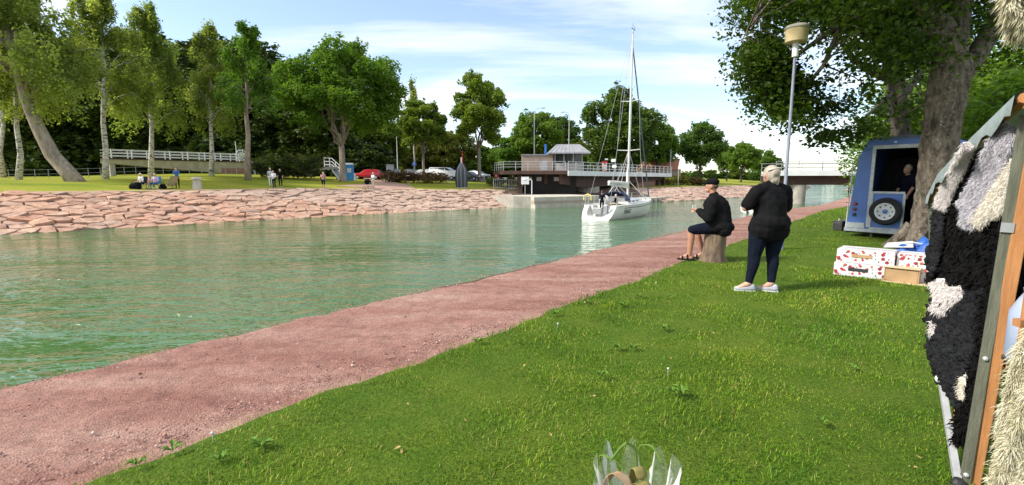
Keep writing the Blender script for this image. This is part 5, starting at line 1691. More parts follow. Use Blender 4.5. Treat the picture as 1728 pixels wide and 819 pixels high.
MB().tube([(BL * .965 + .35, 0, 1.42), (MX + .08, 0, ZM - 1.2)], [.055, .05], 6).build('furled_sail', FURL, boat, world=False)
for (a_, b_) in (((MX + .1, 0, 2.9), (BL * .9, 0, 1.35)), ((4.6, .5, 1.9), (4.2, 0, 2.5)), ((4.6, -.5, 1.9), (4.2, 0, 2.5)), ((3.5, .5, 1.9), (3.5, 0, 2.55)), ((3.5, -.5, 1.9), (3.5, 0, 2.55))):
    MB().tube([a_, b_], .035, 6).build('strut', SAILC, boat, world=False)
MB().lathe([(.42, -.02), (.46, -.02), (.46, .02), (.42, .02)], (1.65, 0, 1.35), 20, M=Matrix.Rotation(math.pi / 2, 3, 'Y')).build('steering_wheel', ALU, boat, world=False)
MB().box((1.9, 0, .9), (.25, .3, .95)).build('pedestal', GEL, boat, bevel=.03, world=False)
MB().tube([(.25, 1.05, 1.45), (.25, 1.05, 1.75), (.25, .75, 1.88), (.25, .45, 1.75), (.25, .45, 1.45)], .08, 8).build('horseshoe_buoy', mat('buoy_yellow', (0.62, 0.52, 0.22), .7), boat, world=False)
for i, (z, s_) in enumerate(((4.6, .36), (4.1, .36))):
    MB().box((MX - .3, 1.25 - .1 * i, z), (.03, .36, .26), rz=.3).build('flag', WHITE, boat, world=False)
MB().box((.35, -.7, .75), (.28, .35, .75)).build('outboard_motor', GREYM, boat, bevel=.05, world=False)

# ================================================================ people: bodies grown from tapered limbs, one skin each
JOBS = []
def capsule(mb, p0, r0, p1, r1, n=10):
    p0 = Vector(p0); p1 = Vector(p1)
    mb.ball(p0, r0, n); mb.ball(p1, r1, n)
    if (p1 - p0).length > 1e-4:
        mb.tube([p0, p1], [r0, r1], n)
def blob(name, prims, voxel, mats, parent, smooth_it=4, noise=0.0, deci=1.0):
    """prims: ('c', p0, r0, p1, r1, mi) or ('e', centre, (rx, ry, rz), mi)"""
    mb = MB()
    for q in prims:
        if q[0] == 'c':
            capsule(mb, q[1], q[2], q[3], q[4])
        else:
            mb.ball(q[1], 1.0, 14, sc=q[2])
    me = bpy.data.meshes.new(name + '_tmp'); me.from_pydata([tuple(v) for v in mb.v], [], mb.f)
    bm = bmesh.new(); bm.from_mesh(me); bmesh.ops.remove_doubles(bm, verts=bm.verts, dist=1e-5); bmesh.ops.recalc_face_normals(bm, faces=bm.faces); bm.to_mesh(me); bm.free()
    t_ = bpy.data.objects.new(name + '_tmp', me); COL.objects.link(t_)
    m = t_.modifiers.new('r', 'REMESH'); m.mode = 'VOXEL'; m.voxel_size = voxel; m.adaptivity = 0
    m = t_.modifiers.new('s', 'SMOOTH'); m.iterations = smooth_it; m.factor = .5
    if deci < 1:
        m = t_.modifiers.new('d', 'DECIMATE'); m.ratio = deci
    JOBS.append((t_, name, prims, mats, parent, noise))
def run_jobs():
    bpy.context.view_layer.update()
    dg = bpy.context.evaluated_depsgraph_get()
    for t_, name, prims, mats, parent, noise in JOBS:
        me = bpy.data.meshes.new_from_object(t_.evaluated_get(dg))
        me.name = name
        me.materials.clear()
        for q in mats:
            me.materials.append(q)
        nv = len(me.vertices); co = np.empty(nv * 3, np.float32); me.vertices.foreach_get('co', co); co = co.reshape(-1, 3).astype(float)
        if noise:
            nr_ = np.empty(nv * 3, np.float32); me.vertices.foreach_get('normal', nr_); nr_ = nr_.reshape(-1, 3)
            h = np.sin(co[:, 2] * 31 + 3 * np.sin(co[:, 0] * 9)) * np.sin(co[:, 0] * 17 + co[:, 1] * 13 + 2 * np.sin(co[:, 2] * 7)) + .6 * np.sin(co[:, 2] * 14 + co[:, 0] * 22) 
            co = co + nr_ * (h * noise)[:, None]
            me.vertices.foreach_set('co', co.astype(np.float32).ravel())
        if len(mats) > 1 and len(me.polygons):
            npoly = len(me.polygons); ce = np.empty(npoly * 3, np.float32); me.polygons.foreach_get('center', ce); ce = ce.reshape(-1, 3)
            best = np.full(npoly, 1e9); mi = np.zeros(npoly, np.int32)
            for q in prims:
                if q[0] == 'c':
                    a = np.array(q[1]); b = np.array(q[3]); ab_ = b - a; L2 = max(1e-9, (ab_ ** 2).sum())
                    k = np.clip(((ce - a) * ab_).sum(1) / L2, 0, 1)
                    dd = np.linalg.norm(ce - a - k[:, None] * ab_, axis=1) - (q[2] + (q[4] - q[2]) * k); m_ = q[5]
                else:
                    rr_ = np.array(q[2]); dd = (np.linalg.norm((ce - np.array(q[1])) / rr_, axis=1) - 1) * rr_.min(); m_ = q[3]
                up = dd < best
                best[up] = dd[up]; mi[up] = m_
            me.polygons.foreach_set('material_index', mi)
        me.polygons.foreach_set('use_smooth', np.ones(len(me.polygons), bool))
        me.update()
        o = bpy.data.objects.new(name, me); COL.objects.link(o); o.parent = parent
        old = t_.data
        bpy.data.objects.remove(t_); bpy.data.meshes.remove(old)
    JOBS.clear()

SKIN = mat('skin', (0.52, 0.30, 0.21), 0.55, (0.44, 0.24, 0.165), scale=14)
SKIN_T = mat('tanned_skin', (0.42, 0.21, 0.13), 0.55, (0.34, 0.16, 0.10), scale=14)
def cloth(name, c, c2=None, scale=9):
    return mat('cloth_' + name, c, 0.95, c2, scale=scale, bump=.15, spec=.08)
C_WHITE = cloth('white', (0.72, 0.72, 0.73)); C_BLACK = cloth('black', (0.011, 0.011, 0.012), (0.006, 0.006, 0.007)); C_NAVY = cloth('navy', (0.008, 0.011, 0.022), (0.005, 0.007, 0.014))
C_BLUE = cloth('blue', (0.06, 0.16, 0.42)); C_JEAN = cloth('jeans', (0.07, 0.14, 0.28)); C_PINK = cloth('pink', (0.6, 0.36, 0.38)); C_LAV = cloth('lavender', (0.52, 0.47, 0.62)); C_KHAKI = cloth('khaki', (0.50, 0.43, 0.31))
C_RED = cloth('red', (0.45, 0.09, 0.10)); C_SHOEW = cloth('light_shoe', (0.46, 0.48, 0.54)); C_SHOEK = cloth('dark_shoe', (0.02, 0.02, 0.022))
def _stripe(t, b, P):
    sp = t.nodes.new('ShaderNodeSeparateXYZ'); t.links.new(P, sp.inputs[0])
    m1 = t.nodes.new('ShaderNodeMath'); m1.operation = 'MULTIPLY'; m1.inputs[1].default_value = 34.0; t.links.new(sp.outputs['Z'], m1.inputs[0])
    m2 = t.nodes.new('ShaderNodeMath'); m2.operation = 'SINE'; t.links.new(m1.outputs[0], m2.inputs[0])
    t.links.new(ramp(t, m2.outputs[0], [(0.30, (0.66, 0.66, 0.68)), (0.42, (0.045, 0.05, 0.11))]), b.inputs['Base Color']); b.inputs['Roughness'].default_value = .9
C_STRIPE = position_mat('cloth_navy_white_stripes', _stripe)
H_GREY = mat('grey_hair', (0.58, 0.55, 0.50), .7, (0.40, 0.37, 0.33), scale=30, stretch=(1, 1, .2)); H_BROWN = mat('brown_hair', (0.10, 0.055, 0.03), .7, scale=30); H_BLACK = mat('dark_hair', (0.02, 0.016, 0.013), .7, scale=30); H_BLOND = mat('ash_blond_hair', (0.44, 0.39, 0.32), .7, (0.25, 0.21, 0.165), scale=26, stretch=(1, 1, .25)); H_RED = mat('auburn_hair', (0.22, 0.075, 0.04), .7, scale=30)

BASE = dict(hip=(.10, 0, .92), knee=(.105, .02, .50), ank=(.10, 0, .085), pel=(0, 0, .96), chest=(0, .0, 1.27), neck=(0, .0, 1.45), head=(0, .025, 1.585),
            sh=(.175, 0, 1.385), el=(.235, -.02, 1.11), ha=(.235, .07, .87), toe=(.12, .17, .045))
def hand_prims(p, dirv, up, r, mi=0, s=1.0, curl=.5):
    """palm, four unequal bent fingers and a thumb off the side"""
    p = Vector(p); d = Vector(dirv).normalized(); u = Vector(up); sd = d.cross(u).normalized(); u = sd.cross(d).normalized()
    out = [('c', tuple(p), .026 * s, tuple(p + d * .05 * s), .03 * s, mi)]
    for i, L_ in enumerate((.062, .072, .068, .052)):
        b = p + d * .075 * s + sd * (i - 1.5) * .02 * s
        m_ = b + d * L_ * .5 * s - u * L_ * .25 * curl * s; e = m_ + d * L_ * .35 * s - u * L_ * .55 * curl * s
        out += [('c', tuple(b), .0095 * s, tuple(m_), .009 * s, mi), ('c', tuple(m_), .009 * s, tuple(e), .0075 * s, mi)]
    b = p + d * .02 * s - sd * .03 * s; m_ = b + d * .03 * s - sd * .022 * s; e = m_ + d * .032 * s - u * .01 * s
    out += [('c', tuple(b), .012 * s, tuple(m_), .010 * s, mi), ('c', tuple(m_), .010 * s, tuple(e), .008 * s, mi)]
    return out
def figure(label, loc, rz, pose=None, top=None, bottom=None, shoe=None, skin=None, hair=None, scale=1.0, longs=True, longp=True, fat=1.0, voxel=.022, long_hair=False, group=None, cat='person'):
    P = {}
    for s_, k in ((-1, 'L'), (1, 'R')):
        for j in ('hip', 'knee', 'ank', 'sh', 'el', 'ha', 'toe'):
            q = BASE[j]; P[j + k] = (q[0] * s_, q[1], q[2])
    for j in ('pel', 'chest', 'neck', 'head'):
        P[j] = BASE[j]
    P.update(pose or {})
    o = thing('person', label, cat, loc, rz, group); o.scale = (scale,) * 3
    top = top or C_WHITE; bottom = bottom or C_NAVY; shoe = shoe or C_SHOEW; skin = skin or SKIN; hair = hair or H_BROWN
    f = fat; V = Vector
    ch, pe, ne, hd = V(P['chest']), V(P['pel']), V(P['neck']), V(P['head'])
    sk_u = 1
    pr = [('c', tuple(pe), .125 * f, tuple(ch), .135 * f, 1), ('e', tuple(ch + V((0, .0, .02))), (.175 * f, .115 * f, .16), 1), ('e', tuple(pe + V((0, -.01, -.03))), (.17 * f, .125 * f, .12), 2),
          ('c', tuple(ch + V((0, 0, .10))), .075, tuple(ne), .052, 0), ('c', tuple(ne), .05, tuple(hd), .055, 0), ('e', tuple(hd), (.076, .092, .112), 0), ('e', tuple(hd + V((0, .085, -.02))), (.016, .022, .022), 0), ('e', tuple(hd + V((0, .05, -.075))), (.045, .04, .035), 0)]
    for k, s_ in (('L', -1), ('R', 1)):
        pr += [('c', tuple(ch + V((s_ * .09, 0, .09))), .07, P['sh' + k], .06 * f, 1), ('c', P['sh' + k], .058 * f, P['el' + k], .042 * f, 1), ('c', P['el' + k], .041, P['ha' + k], .029, 1 if longs else 0)]
        hv = V(P['ha' + k]); dv_ = (hv - V(P['el' + k])).normalized(); pr += hand_prims(hv, dv_, V((0, .3, 1)) if abs(dv_.z) < .8 else V((s_, 0, 0)), .02, 0, 1.15)
        pr += [('c', P['hip' + k], .088 * f, P['knee' + k], .06, 2), ('c', P['knee' + k], .058, tuple(V(P['knee' + k]).lerp(V(P['ank' + k]), .35)), .056, 2 if longp else 0), ('c', tuple(V(P['knee' + k]).lerp(V(P['ank' + k]), .35)), .056, P['ank' + k], .038, 2 if longp else 0)]
        pr += [('c', tuple(V(P['ank' + k]) + V((0, -.04, -.035))), .042, P['toe' + k], .036, 3)]
        pr += [('e', tuple(hd + V((s_ * .078, -.005, -.01))), (.014, .02, .03), 0)]
    blob('body', pr, voxel, [skin, top, bottom, shoe], o, 2, deci=.5)
    hp = [('e', tuple(hd + V((0, -.018, .022))), (.084, .092, .108), 0)]
    if long_hair:
        hp += [('c', tuple(hd + V((0, -.06, 0))), .06, tuple(ne + V((0, -.06, -.08))), .045, 0)]
    hb = [q for q in hp]
    blob('hair', hb, voxel * .8, [hair], o, 1, deci=.5)
    return o
def cut_hair():
    pass
PH = {'elL': (-.24, .14, 1.17), 'haL': (-.09, .33, 1.42), 'elR': (.24, .14, 1.17), 'haR': (.09, .33, 1.42)}       # photographing
FW = {'elL': (-.24, .06, 1.12), 'haL': (-.12, .32, 1.10), 'elR': (.24, .06, 1.12), 'haR': (.12, .32, 1.10)}       # pushing
CR = {'elL': (-.25, .05, 1.12), 'haL': (.03, .20, 1.16), 'elR': (.25, .05, 1.12), 'haR': (-.04, .22, 1.10)}       # arms crossed
def sit_pose(zs):
    dz_ = zs - .92 + .10
    q = {'pel': (0, 0, .96 + dz_), 'chest': (0, .02, 1.27 + dz_), 'neck': (0, .03, 1.45 + dz_), 'head': (0, .06, 1.585 + dz_)}
    for k, s_ in (('L', -1), ('R', 1)):
        q.update({'hip' + k: (.1 * s_, .03, zs + .10), 'knee' + k: (.13 * s_, .45, zs + .10), 'ank' + k: (.13 * s_, .43, .085), 'toe' + k: (.15 * s_, .6, .045),
                  'sh' + k: (.175 * s_, .02, 1.385 + dz_), 'el' + k: (.25 * s_, .06, 1.12 + dz_), 'ha' + k: (.12 * s_, .34, zs + .24)})
    return q
# far bank, left to right
def chair(label, loc, rz, m):
    o = thing('folding_chair', label, 'chair', loc, rz, 'folding chairs of the seated couple')
    MB().box((0, .02, .40), (.46, .44, .03)).build('seat', m, o, world=False)
    MB().bar((0, -.22, .45), (0, -.34, .95), .46, .03).build('backrest', m, o, world=False)
    for sx in (-.22, .22):
        MB().tube([(sx, .22, 0), (sx, -.22, .42)], .014, 5).build('leg', GREYM, o, world=False)
        MB().tube([(sx, -.22, 0), (sx, .22, .42)], .014, 5).build('leg', GREYM, o, world=False)
    return o
p = ground_far(240, 319); p.z += 0.0
chair('folding chair under the person in white shirt', p, 2.85, C_NAVY)
figure('person in white shirt seated at the bank edge on the far lawn', p, 2.85, sit_pose(.33), C_WHITE, C_NAVY, C_SHOEK, hair=H_GREY, fat=1.12, longs=False)
p2 = ground_far(264, 319)
chair('folding chair under the person in lavender top', p2, 3.2, C_BLUE)
figure('person in lavender top and jeans seated beside the white shirted one', p2, 3.2, sit_pose(.33), C_LAV, C_JEAN, C_SHOEW, hair=H_BLOND, fat=1.1, longs=False)
p3 = ground_far(255, 318.2)
figure('red haired child in pink between the two seated people', p3, 3.05, sit_pose(.42), C_PINK, C_PINK, C_SHOEK, hair=H_RED, scale=.72, longs=False, longp=False, long_hair=True)
figure('person in blue jacket taking a photo beside the seated group', ground_far(300, 317.5), 3.6, PH, C_BLUE, C_BLACK, C_SHOEK, hair=H_BROWN, scale=.98)
# bags by the seated people
def bag(label, loc, s_, m, m2, rz):
    o = thing('travel_bag', label, 'bag', loc, rz, 'bags beside the seated people')
    pr = [('e', (0, 0, s_[2] * .45), (s_[0] * .5, s_[1] * .5, s_[2] * .5), 0), ('c', (-s_[0] * .3, 0, s_[2] * .3), s_[1] * .45, (s_[0] * .3, 0, s_[2] * .3), s_[1] * .42, 0)]
    blob('body', pr, .03, [m], o, 2, deci=.5)
    MB().tube([(-s_[0] * .3, 0, s_[2] * .8), (-s_[0] * .15, 0, s_[2] * 1.25), (s_[0] * .15, 0, s_[2] * 1.25), (s_[0] * .3, 0, s_[2] * .8)], .02, 5).build('handle', m2, o, world=False)
bag('black bag left of the seated people', ground_far(229, 319.2), (.9, .4, .5), C_BLACK, C_BLACK, .2)
bag('black bag right of the seated people', ground_far(275, 318.8), (.55, .4, .42), C_BLACK, C_BLACK, -.2)
# pale deck chair right of them
p = ground_far(287, 318.5)
o = thing('deck_chair', 'empty pale deck chair right of the seated people', 'chair', p, 1.2)
MB().add([(-.3, .5, .28), (.3, .5, .28), (.3, -.1, .22), (-.3, -.1, .22), (.3, -.75, .98), (-.3, -.75, .98)], [(0, 1, 2, 3), (3, 2, 4, 5)]).add([(-.3, .5, .25), (.3, .5, .25), (.3, -.1, .19), (-.3, -.1, .19), (.3, -.78, .95), (-.3, -.78, .95)], [(3, 2, 1, 0), (5, 4, 2, 3)]).build('sling', C_KHAKI, o, world=False)
for sx in (-.32, .32):
    MB().tube([(sx, .52, .28), (sx, -.12, .0)], .02, 5).build('leg', DECKW, o, world=False)
    MB().tube([(sx, .4, .0), (sx, -.78, 1.0)], .02, 5).build('leg', DECKW, o, world=False)
figure('man in striped top and white trousers in the group of three', ground_far(457.5, 315.5), 3.4, {}, C_STRIPE, C_WHITE, C_SHOEW, hair=H_GREY, fat=1.05, scale=1.03)
figure('person in white blouse and dark jeans, front one of the group of three', ground_far(463, 319), 3.0, CR, C_WHITE, C_NAVY, C_SHOEW, hair=H_BROWN, scale=.97)
figure('woman in black with long hair at right of the group of three', ground_far(474, 316), 3.2, {}, C_BLACK, C_BLACK, C_SHOEW, hair=H_BROWN, longs=False, long_hair=True)
figure('person in black shorts with backpack photographing alone on the far lawn', ground_far(546, 320), 3.9, dict(PH, chest=(0, .05, 1.26), head=(0, .1, 1.56), neck=(0, .06, 1.44)), C_PINK, C_BLACK, C_SHOEW, hair=H_BLOND, longs=False, longp=False, scale=.96)
p = ground_far(546, 320); o = thing('backpack', 'black backpack on the person photographing alone', 'backpack', (p.x + .0, p.y + .0, p.z), 3.9)
MB().box((0, -.26, 1.12), (.3, .18, .42)).build('body', C_BLACK, o, bevel=.06, world=False)
for sx in (-.1, .1):
    MB().tube([(sx, -.17, 1.3), (sx, .02, 1.42), (sx, .15, 1.25), (sx, -.02, 1.0), (sx, -.17, .95)], .016, 5).build('strap', C_BLACK, o, world=False)
p = ground_far(628, 319.5)
figure('man in white shirt pushing a pram along the far path', p + Vector((0, .5, .01)), 2.5, FW, C_WHITE, C_KHAKI, C_SHOEW, hair=H_GREY, longs=False)
o = thing('pram', 'dark pram pushed by the man in white shirt', 'pram', ground_far(622, 320), 2.5)
blob('hood', [('e', (0, .1, .78), (.25, .38, .24), 0), ('c', (0, -.2, .72), .18, (0, .25, .66), .17, 0)], .03, [C_BLACK], o, 2, deci=.5)
for sx in (-.26, .26):
    for sy in (-.28, .36):
        MB().tube([(sx, sy + math.cos(a) * .15, .16 + math.sin(a) * .15) for a in np.linspace(0, 2 * math.pi, 13)], .02, 5, caps=False).build('wheel', RUBBER, o, world=False)
    MB().tube([(sx, -.28, .16), (sx, .1, .62), (sx, -.62, 1.08)], .016, 5).build('frame', GREYM, o, world=False)
    MB().tube([(sx, .36, .16), (sx, -.05, .6)], .016, 5).build('frame', GREYM, o, world=False)
MB().tube([(-.26, -.62, 1.08), (.26, -.62, 1.08)], .018, 5).build('handle', RUBBER, o, world=False)
figure('woman in dark dress standing left of the thin birch', ground_far(689, 312), 3.0, CR, C_BLACK, C_BLACK, C_SHOEW, hair=H_BROWN, longs=False, longp=False)
figure('small child in pale pink beside the thin birch', ground_far(703.5, 308.5), 3.1, {}, C_PINK, C_WHITE, C_SHOEW, hair=H_BLOND, scale=.74, longs=False)
for i, px in enumerate((838, 845)):
    figure(['visitor in red top behind the low olive hedge', 'visitor in navy top behind the low olive hedge'][i], far_col(px, 72 + i), 3.0 + i, {}, (C_RED, C_NAVY)[i], C_NAVY, hair=H_BROWN)
figure('person in dark clothes on towpath near the blue trailer', on_near(29.6, 41.8), 1.0, CR, C_BLACK, C_NAVY, C_SHOEK, hair=H_BLOND, longs=False, longp=False, voxel=.025)
# crew of the yacht
def on_boat(x, y, z):
    return root_matrix(boat) @ Vector((x, y, z))
figure('helmsman in dark clothes standing at the yacht wheel', on_boat(1.15, 0, .45), bhead - math.pi / 2, FW, C_NAVY, C_NAVY, C_SHOEW, hair=H_BROWN)
figure('crew member in pale trousers seated in the yacht cockpit', on_boat(2.6, -.55, .68), bhead, sit_pose(.36), C_NAVY, C_KHAKI, C_SHOEW, hair=H_GREY, scale=.95)

# ---------------------------------------------------------------- standing woman, seen from behind
wp = on_near(3.49, 6.42)
W_ = thing('person', 'woman in black T-shirt and navy leggings standing with back to camera', 'person', wp, math.radians(10))
skp = []
def leg(side_, hip, knee, ank, foot_dir, r=(.135, .078, .07, .043), mi=0):
    kn = Vector(knee); an = Vector(ank); calf = kn.lerp(an, .32) + Vector((0, -.015, 0))
    return [('c', hip, r[0], tuple(Vector(hip).lerp(kn, .5)), r[0] * .82, mi), ('c', tuple(Vector(hip).lerp(kn, .5)), r[0] * .82, knee, r[1], mi), ('c', knee, r[1] * .97, tuple(calf), r[2], mi), ('c', tuple(calf), r[2], ank, r[3], mi)]
hL, kL, aL = (-.12, 0, .90), (-.185, .0, .49), (-.285, -.05, .10)
hR, kR, aR = (.12, 0, .90), (.09, .0, .49), (.005, -.12, .10)
fdir = Vector((-.90, .42, 0)).normalized()
fdirR = Vector((-.75, .66, 0)).normalized()
body = [('c', (0, 0, .95), .17, (0, .0, 1.22), .16, 0), ('e', (0, .01, 1.27), (.19, .14, .17), 0), ('c', (0, 0, 1.38), .09, (0, .01, 1.47), .06, 0), ('c', (0, .01, 1.46), .058, (-.005, .03, 1.56), .062, 0),
        ('e', (-.005, .035, 1.575), (.080, .098, .115), 0), ('e', (-.005, .135, 1.56), (.014, .022, .02), 0), ('e', (-.005, .085, 1.50), (.05, .045, .038), 0), ('e', (-.088, .03, 1.565), (.012, .02, .032), 0), ('e', (.078, .03, 1.565), (.012, .02, .032), 0)]
elL, haL = (-.33, .05, 1.13), (-.04, .27, 1.12); elR, haR = (.30, .05, 1.10), (.05, .31, 1.10)
for (s_, el, ha) in ((-1, elL, haL), (1, elR, haR)):
    body += [('c', (s_ * .12, 0, 1.37), .085, (s_ * .205, 0, 1.36), .072, 0), ('c', (s_ * .205, 0, 1.36), .07, el, .052, 0), ('c', el, .05, ha, .032, 0)]
    body += hand_prims(ha, Vector(ha) - Vector(el), Vector((0, 0, 1)), .02)
for hip, kn, an, fd in ((hL, kL, aL, fdir), (hR, kR, aR, fdirR)):
    body += leg(0, hip, kn, an, fd)
    body += [('c', an, .043, tuple(Vector(an) + fd * .12 + Vector((0, 0, -.06))), .03, 0)]
blob('body', body, .0095, [SKIN], W_, 3, deci=.45)
tee = [('c', (0, -.005, .93), .215, (0, 0, 1.2), .20, 0), ('e', (0, -.03, .92), (.275, .215, .19), 0), ('c', (-.10, -.02, .84), .19, (.09, -.02, .84), .185, 0), ('e', (0, 0, 1.25), (.225, .165, .20), 0), ('c', (-.10, 0, 1.40), .075, (.10, 0, 1.40), .075, 0), ('c', (0, 0, 1.40), .10, (0, .0, 1.45), .078, 0), ('e', (0, .08, 1.18), (.17, .12, .12), 0)]
for s_, el in ((-1, elL), (1, elR)):
    tee += [('c', (s_ * .13, 0, 1.37), .10, (s_ * .215, 0, 1.345), .09, 0), ('c', (s_ * .215, 0, 1.345), .09, tuple(Vector((s_ * .215, 0, 1.345)).lerp(Vector(el), .80)), .085, 0)]
blob('t_shirt', tee, .0095, [C_BLACK], W_, 3, noise=.004, deci=.5)
legg = [('e', (0, -.02, .90), (.205, .165, .14), 0)]
for hip, kn, an, fd in ((hL, kL, aL, fdir), (hR, kR, aR, fdirR)):
    legg += leg(0, hip, kn, tuple(Vector(an).lerp(Vector(kn), .08)), fd, (.147, .086, .077, .05))
blob('leggings', legg, .0095, [C_NAVY], W_, 3, noise=.0012, deci=.5)
for an, fd in ((aL, fdir), (aR, fdirR)):
    a_ = Vector(an)
    blob('shoe', [('c', tuple(a_ - fd * .055 + Vector((0, 0, -.055))), .037, tuple(a_ + fd * .05 + Vector((0, 0, -.062))), .039, 0), ('c', tuple(a_ + fd * .05 + Vector((0, 0, -.062))), .039, tuple(a_ + fd * .15 + Vector((0, 0, -.070))), .029, 0), ('c', tuple(a_ - fd * .05 + Vector((0, 0, -.03))), .036, tuple(a_ + fd * .0 + Vector((0, 0, -.035))), .034, 0)], .009, [C_SHOEW], W_, 2, deci=.5)
    sl_ = MB(); pv = fd.cross(Vector((0, 0, 1)))
    ol = [(-.092, -.030), (-.04, -.038), (.05, -.042), (.13, -.035), (.178, -.012), (.178, .012), (.13, .035), (.05, .042), (-.04, .038), (-.092, .030)]
    sl_.prism([Vector((a_.x, a_.y, -.002)) + fd * x + pv * y for x, y in ol], Vector(), Vector((0, 0, .014))).build('sole', WHITE, W_, world=False)
hr = [('e', (-.004, .012, 1.605), (.088, .104, .100), 0), ('e', (-.004, -.03, 1.565), (.083, .078, .10), 0), ('c', (.0, -.055, 1.50), .06, (.02, -.06, 1.455), .035, 0), ('e', (-.01, -.085, 1.60), (.06, .045, .06), 0)]
blob('hair', hr, .008, [H_BLOND], W_, 3, noise=.0022, deci=.6)
MB().tube([(math.cos(a) * .090 - .004, math.sin(a) * .104 - .004, 1.62 - .035 * math.sin(a)) for a in np.linspace(-2.9, -.25, 12)], .011, 6).build('hair_band', mat('pale_hair_band', (0.62, 0.58, 0.52), .7), W_, smooth_=True, world=False)
for s_ in (-.034, .026):
    MB().ball((s_, .122, 1.585), .012, 8).build('eye', WHITE, W_, world=False)

# ---------------------------------------------------------------- seated man on the stump
mp = on_near(3.72, 8.62)
STUMPB = mat('stump_bark', (0.22, 0.155, 0.10), .95, (0.07, 0.05, 0.035), scale=9, bump=1.0, bscale=18, stretch=(1, 1, .3)); CUTW = mat('cut_wood', (0.46, 0.34, 0.21), .85, (0.33, 0.23, 0.14), scale=12)
stp = thing('tree_stump', 'rough barked tree stump that the man sits on', 'stump', mp)
rS = np.random.default_rng(31); vs = []; fs = []; NA = 28
prof = [(-.06, .235), (.0, .225), (.05, .205), (.14, .19), (.30, .18), (.46, .185), (.505, .18)]
ph = rS.uniform(0, 6, 4)
for z, r_ in prof:
    for k in range(NA):
        a = 2 * math.pi * k / NA
        rr_ = r_ * (1 + .06 * math.sin(3 * a + ph[0]) + .04 * math.sin(7 * a + ph[1]) + .03 * rS.normal()) * (1 + (.16 * max(0, math.sin(4 * a + ph[2])) if z < .06 else 0))
        vs.append((rr_ * math.cos(a) + .09 * (z - .25), rr_ * math.sin(a), z))
for i in range(len(prof) - 1):
    for k in range(NA):
        fs.append((i * NA + k, i * NA + (k + 1) % NA, (i + 1) * NA + (k + 1) % NA, (i + 1) * NA + k))
MB().add(vs, fs).build('bark', STUMPB, stp, smooth_=True, world=False)
MB().add(vs[-NA:], [tuple(range(NA))]).build('cut_top', CUTW, stp, world=False)
mr = thing('person', 'man in black jacket and cap sitting on a tree stump', 'person', mp, math.radians(58))
SZ = .505
hdm = Vector((.0, .10, 1.375))
kneeL, ankL = (-.15, .40, .56), (-.17, .40, .10); kneeR, ankR = (.13, .40, .55), (.12, .20, .10)
body = [('e', (0, -.02, SZ + .115), (.19, .16, .125), 0), ('c', (0, -.02, SZ + .14), .165, (0, .03, .98), .165, 0), ('e', (0, .04, 1.02), (.20, .14, .16), 0), ('c', (0, .05, 1.14), .085, (0, .075, 1.24), .062, 0), ('c', (0, .075, 1.23), .06, tuple(hdm), .066, 0),
        ('e', tuple(hdm), (.081, .100, .118), 0), ('e', tuple(hdm + Vector((-.0, .102, -.02))), (.016, .028, .026), 0), ('e', tuple(hdm + Vector((0, .06, -.085))), (.052, .045, .04), 0), ('e', tuple(hdm + Vector((-.084, -.005, -.02))), (.013, .022, .035), 0), ('e', tuple(hdm + Vector((.084, -.005, -.02))), (.013, .022, .035), 0)]
elL, haL = (-.29, .09, .80), (-.08, .32, .93); elR, haR = (.28, .08, .80), (.05, .33, .92)
for s_, el, ha in ((-1, elL, haL), (1, elR, haR)):
    body += [('c', (s_ * .12, .04, 1.11), .09, (s_ * .205, .035, 1.09), .075, 0), ('c', (s_ * .205, .035, 1.09), .07, el, .055, 0), ('c', el, .052, ha, .033, 0)] + hand_prims(ha, Vector((-s_ * .75, .5, .1)), Vector((0, -.3, 1)), .02, 0, 1.05, .9)
body += leg(0, (-.10, .05, SZ + .105), kneeL, ankL, None, (.105, .066, .066, .042)) + leg(0, (.10, .05, SZ + .105), kneeR, ankR, None, (.105, .066, .066, .042))
for an, fd in ((ankL, Vector((-.12, .99, 0))), (ankR, Vector((-.1, .99, 0)))):
    body += [('c', an, .042, tuple(Vector(an) + fd * .14 + Vector((0, 0, -.055))), .032, 0), ('c', tuple(Vector(an) + Vector((0, -.03, -.05))), .04, tuple(Vector(an) + fd * .14 + Vector((0, 0, -.06))), .032, 0)]
blob('body', body, .0095, [SKIN_T], mr, 3, deci=.45)
jk = [('c', (0, -.05, .70), .235, (0, .0, .98), .225, 0), ('e', (0, -.07, .64), (.28, .25, .15), 0), ('e', (0, .02, 1.02), (.26, .215, .20), 0), ('c', (-.1, .045, 1.14), .075, (.1, .045, 1.14), .075, 0), ('c', (0, .05, 1.15), .105, (0, .065, 1.20), .085, 0), ('c', (-.16, -.17, .57), .10, (.16, -.17, .57), .10, 0), ('c', (-.1, -.20, .53), .06, (.1, -.20, .53), .06, 0)]
for s_, el, ha in ((-1, elL, haL), (1, elR, haR)):
    jk += [('c', (s_ * .13, .04, 1.1), .11, (s_ * .22, .035, 1.08), .108, 0), ('c', (s_ * .22, .035, 1.08), .105, el, .085, 0), ('c', el, .085, tuple(Vector(el).lerp(Vector(ha), .88)), .055, 0)]
blob('jacket', jk, .0095, [C_BLACK], mr, 3, noise=.006, deci=.5)
sh_ = [('e', (0, -.01, SZ + .115), (.20, .17, .125), 0)]
for hip, kn in (((-.10, .05, SZ + .11), kneeL), ((.10, .05, SZ + .11), kneeR)):
    sh_ += [('c', hip, .118, tuple(Vector(hip).lerp(Vector(kn), .93)), .088, 0)]
blob('shorts', sh_, .0095, [C_NAVY], mr, 3, noise=.003, deci=.5)
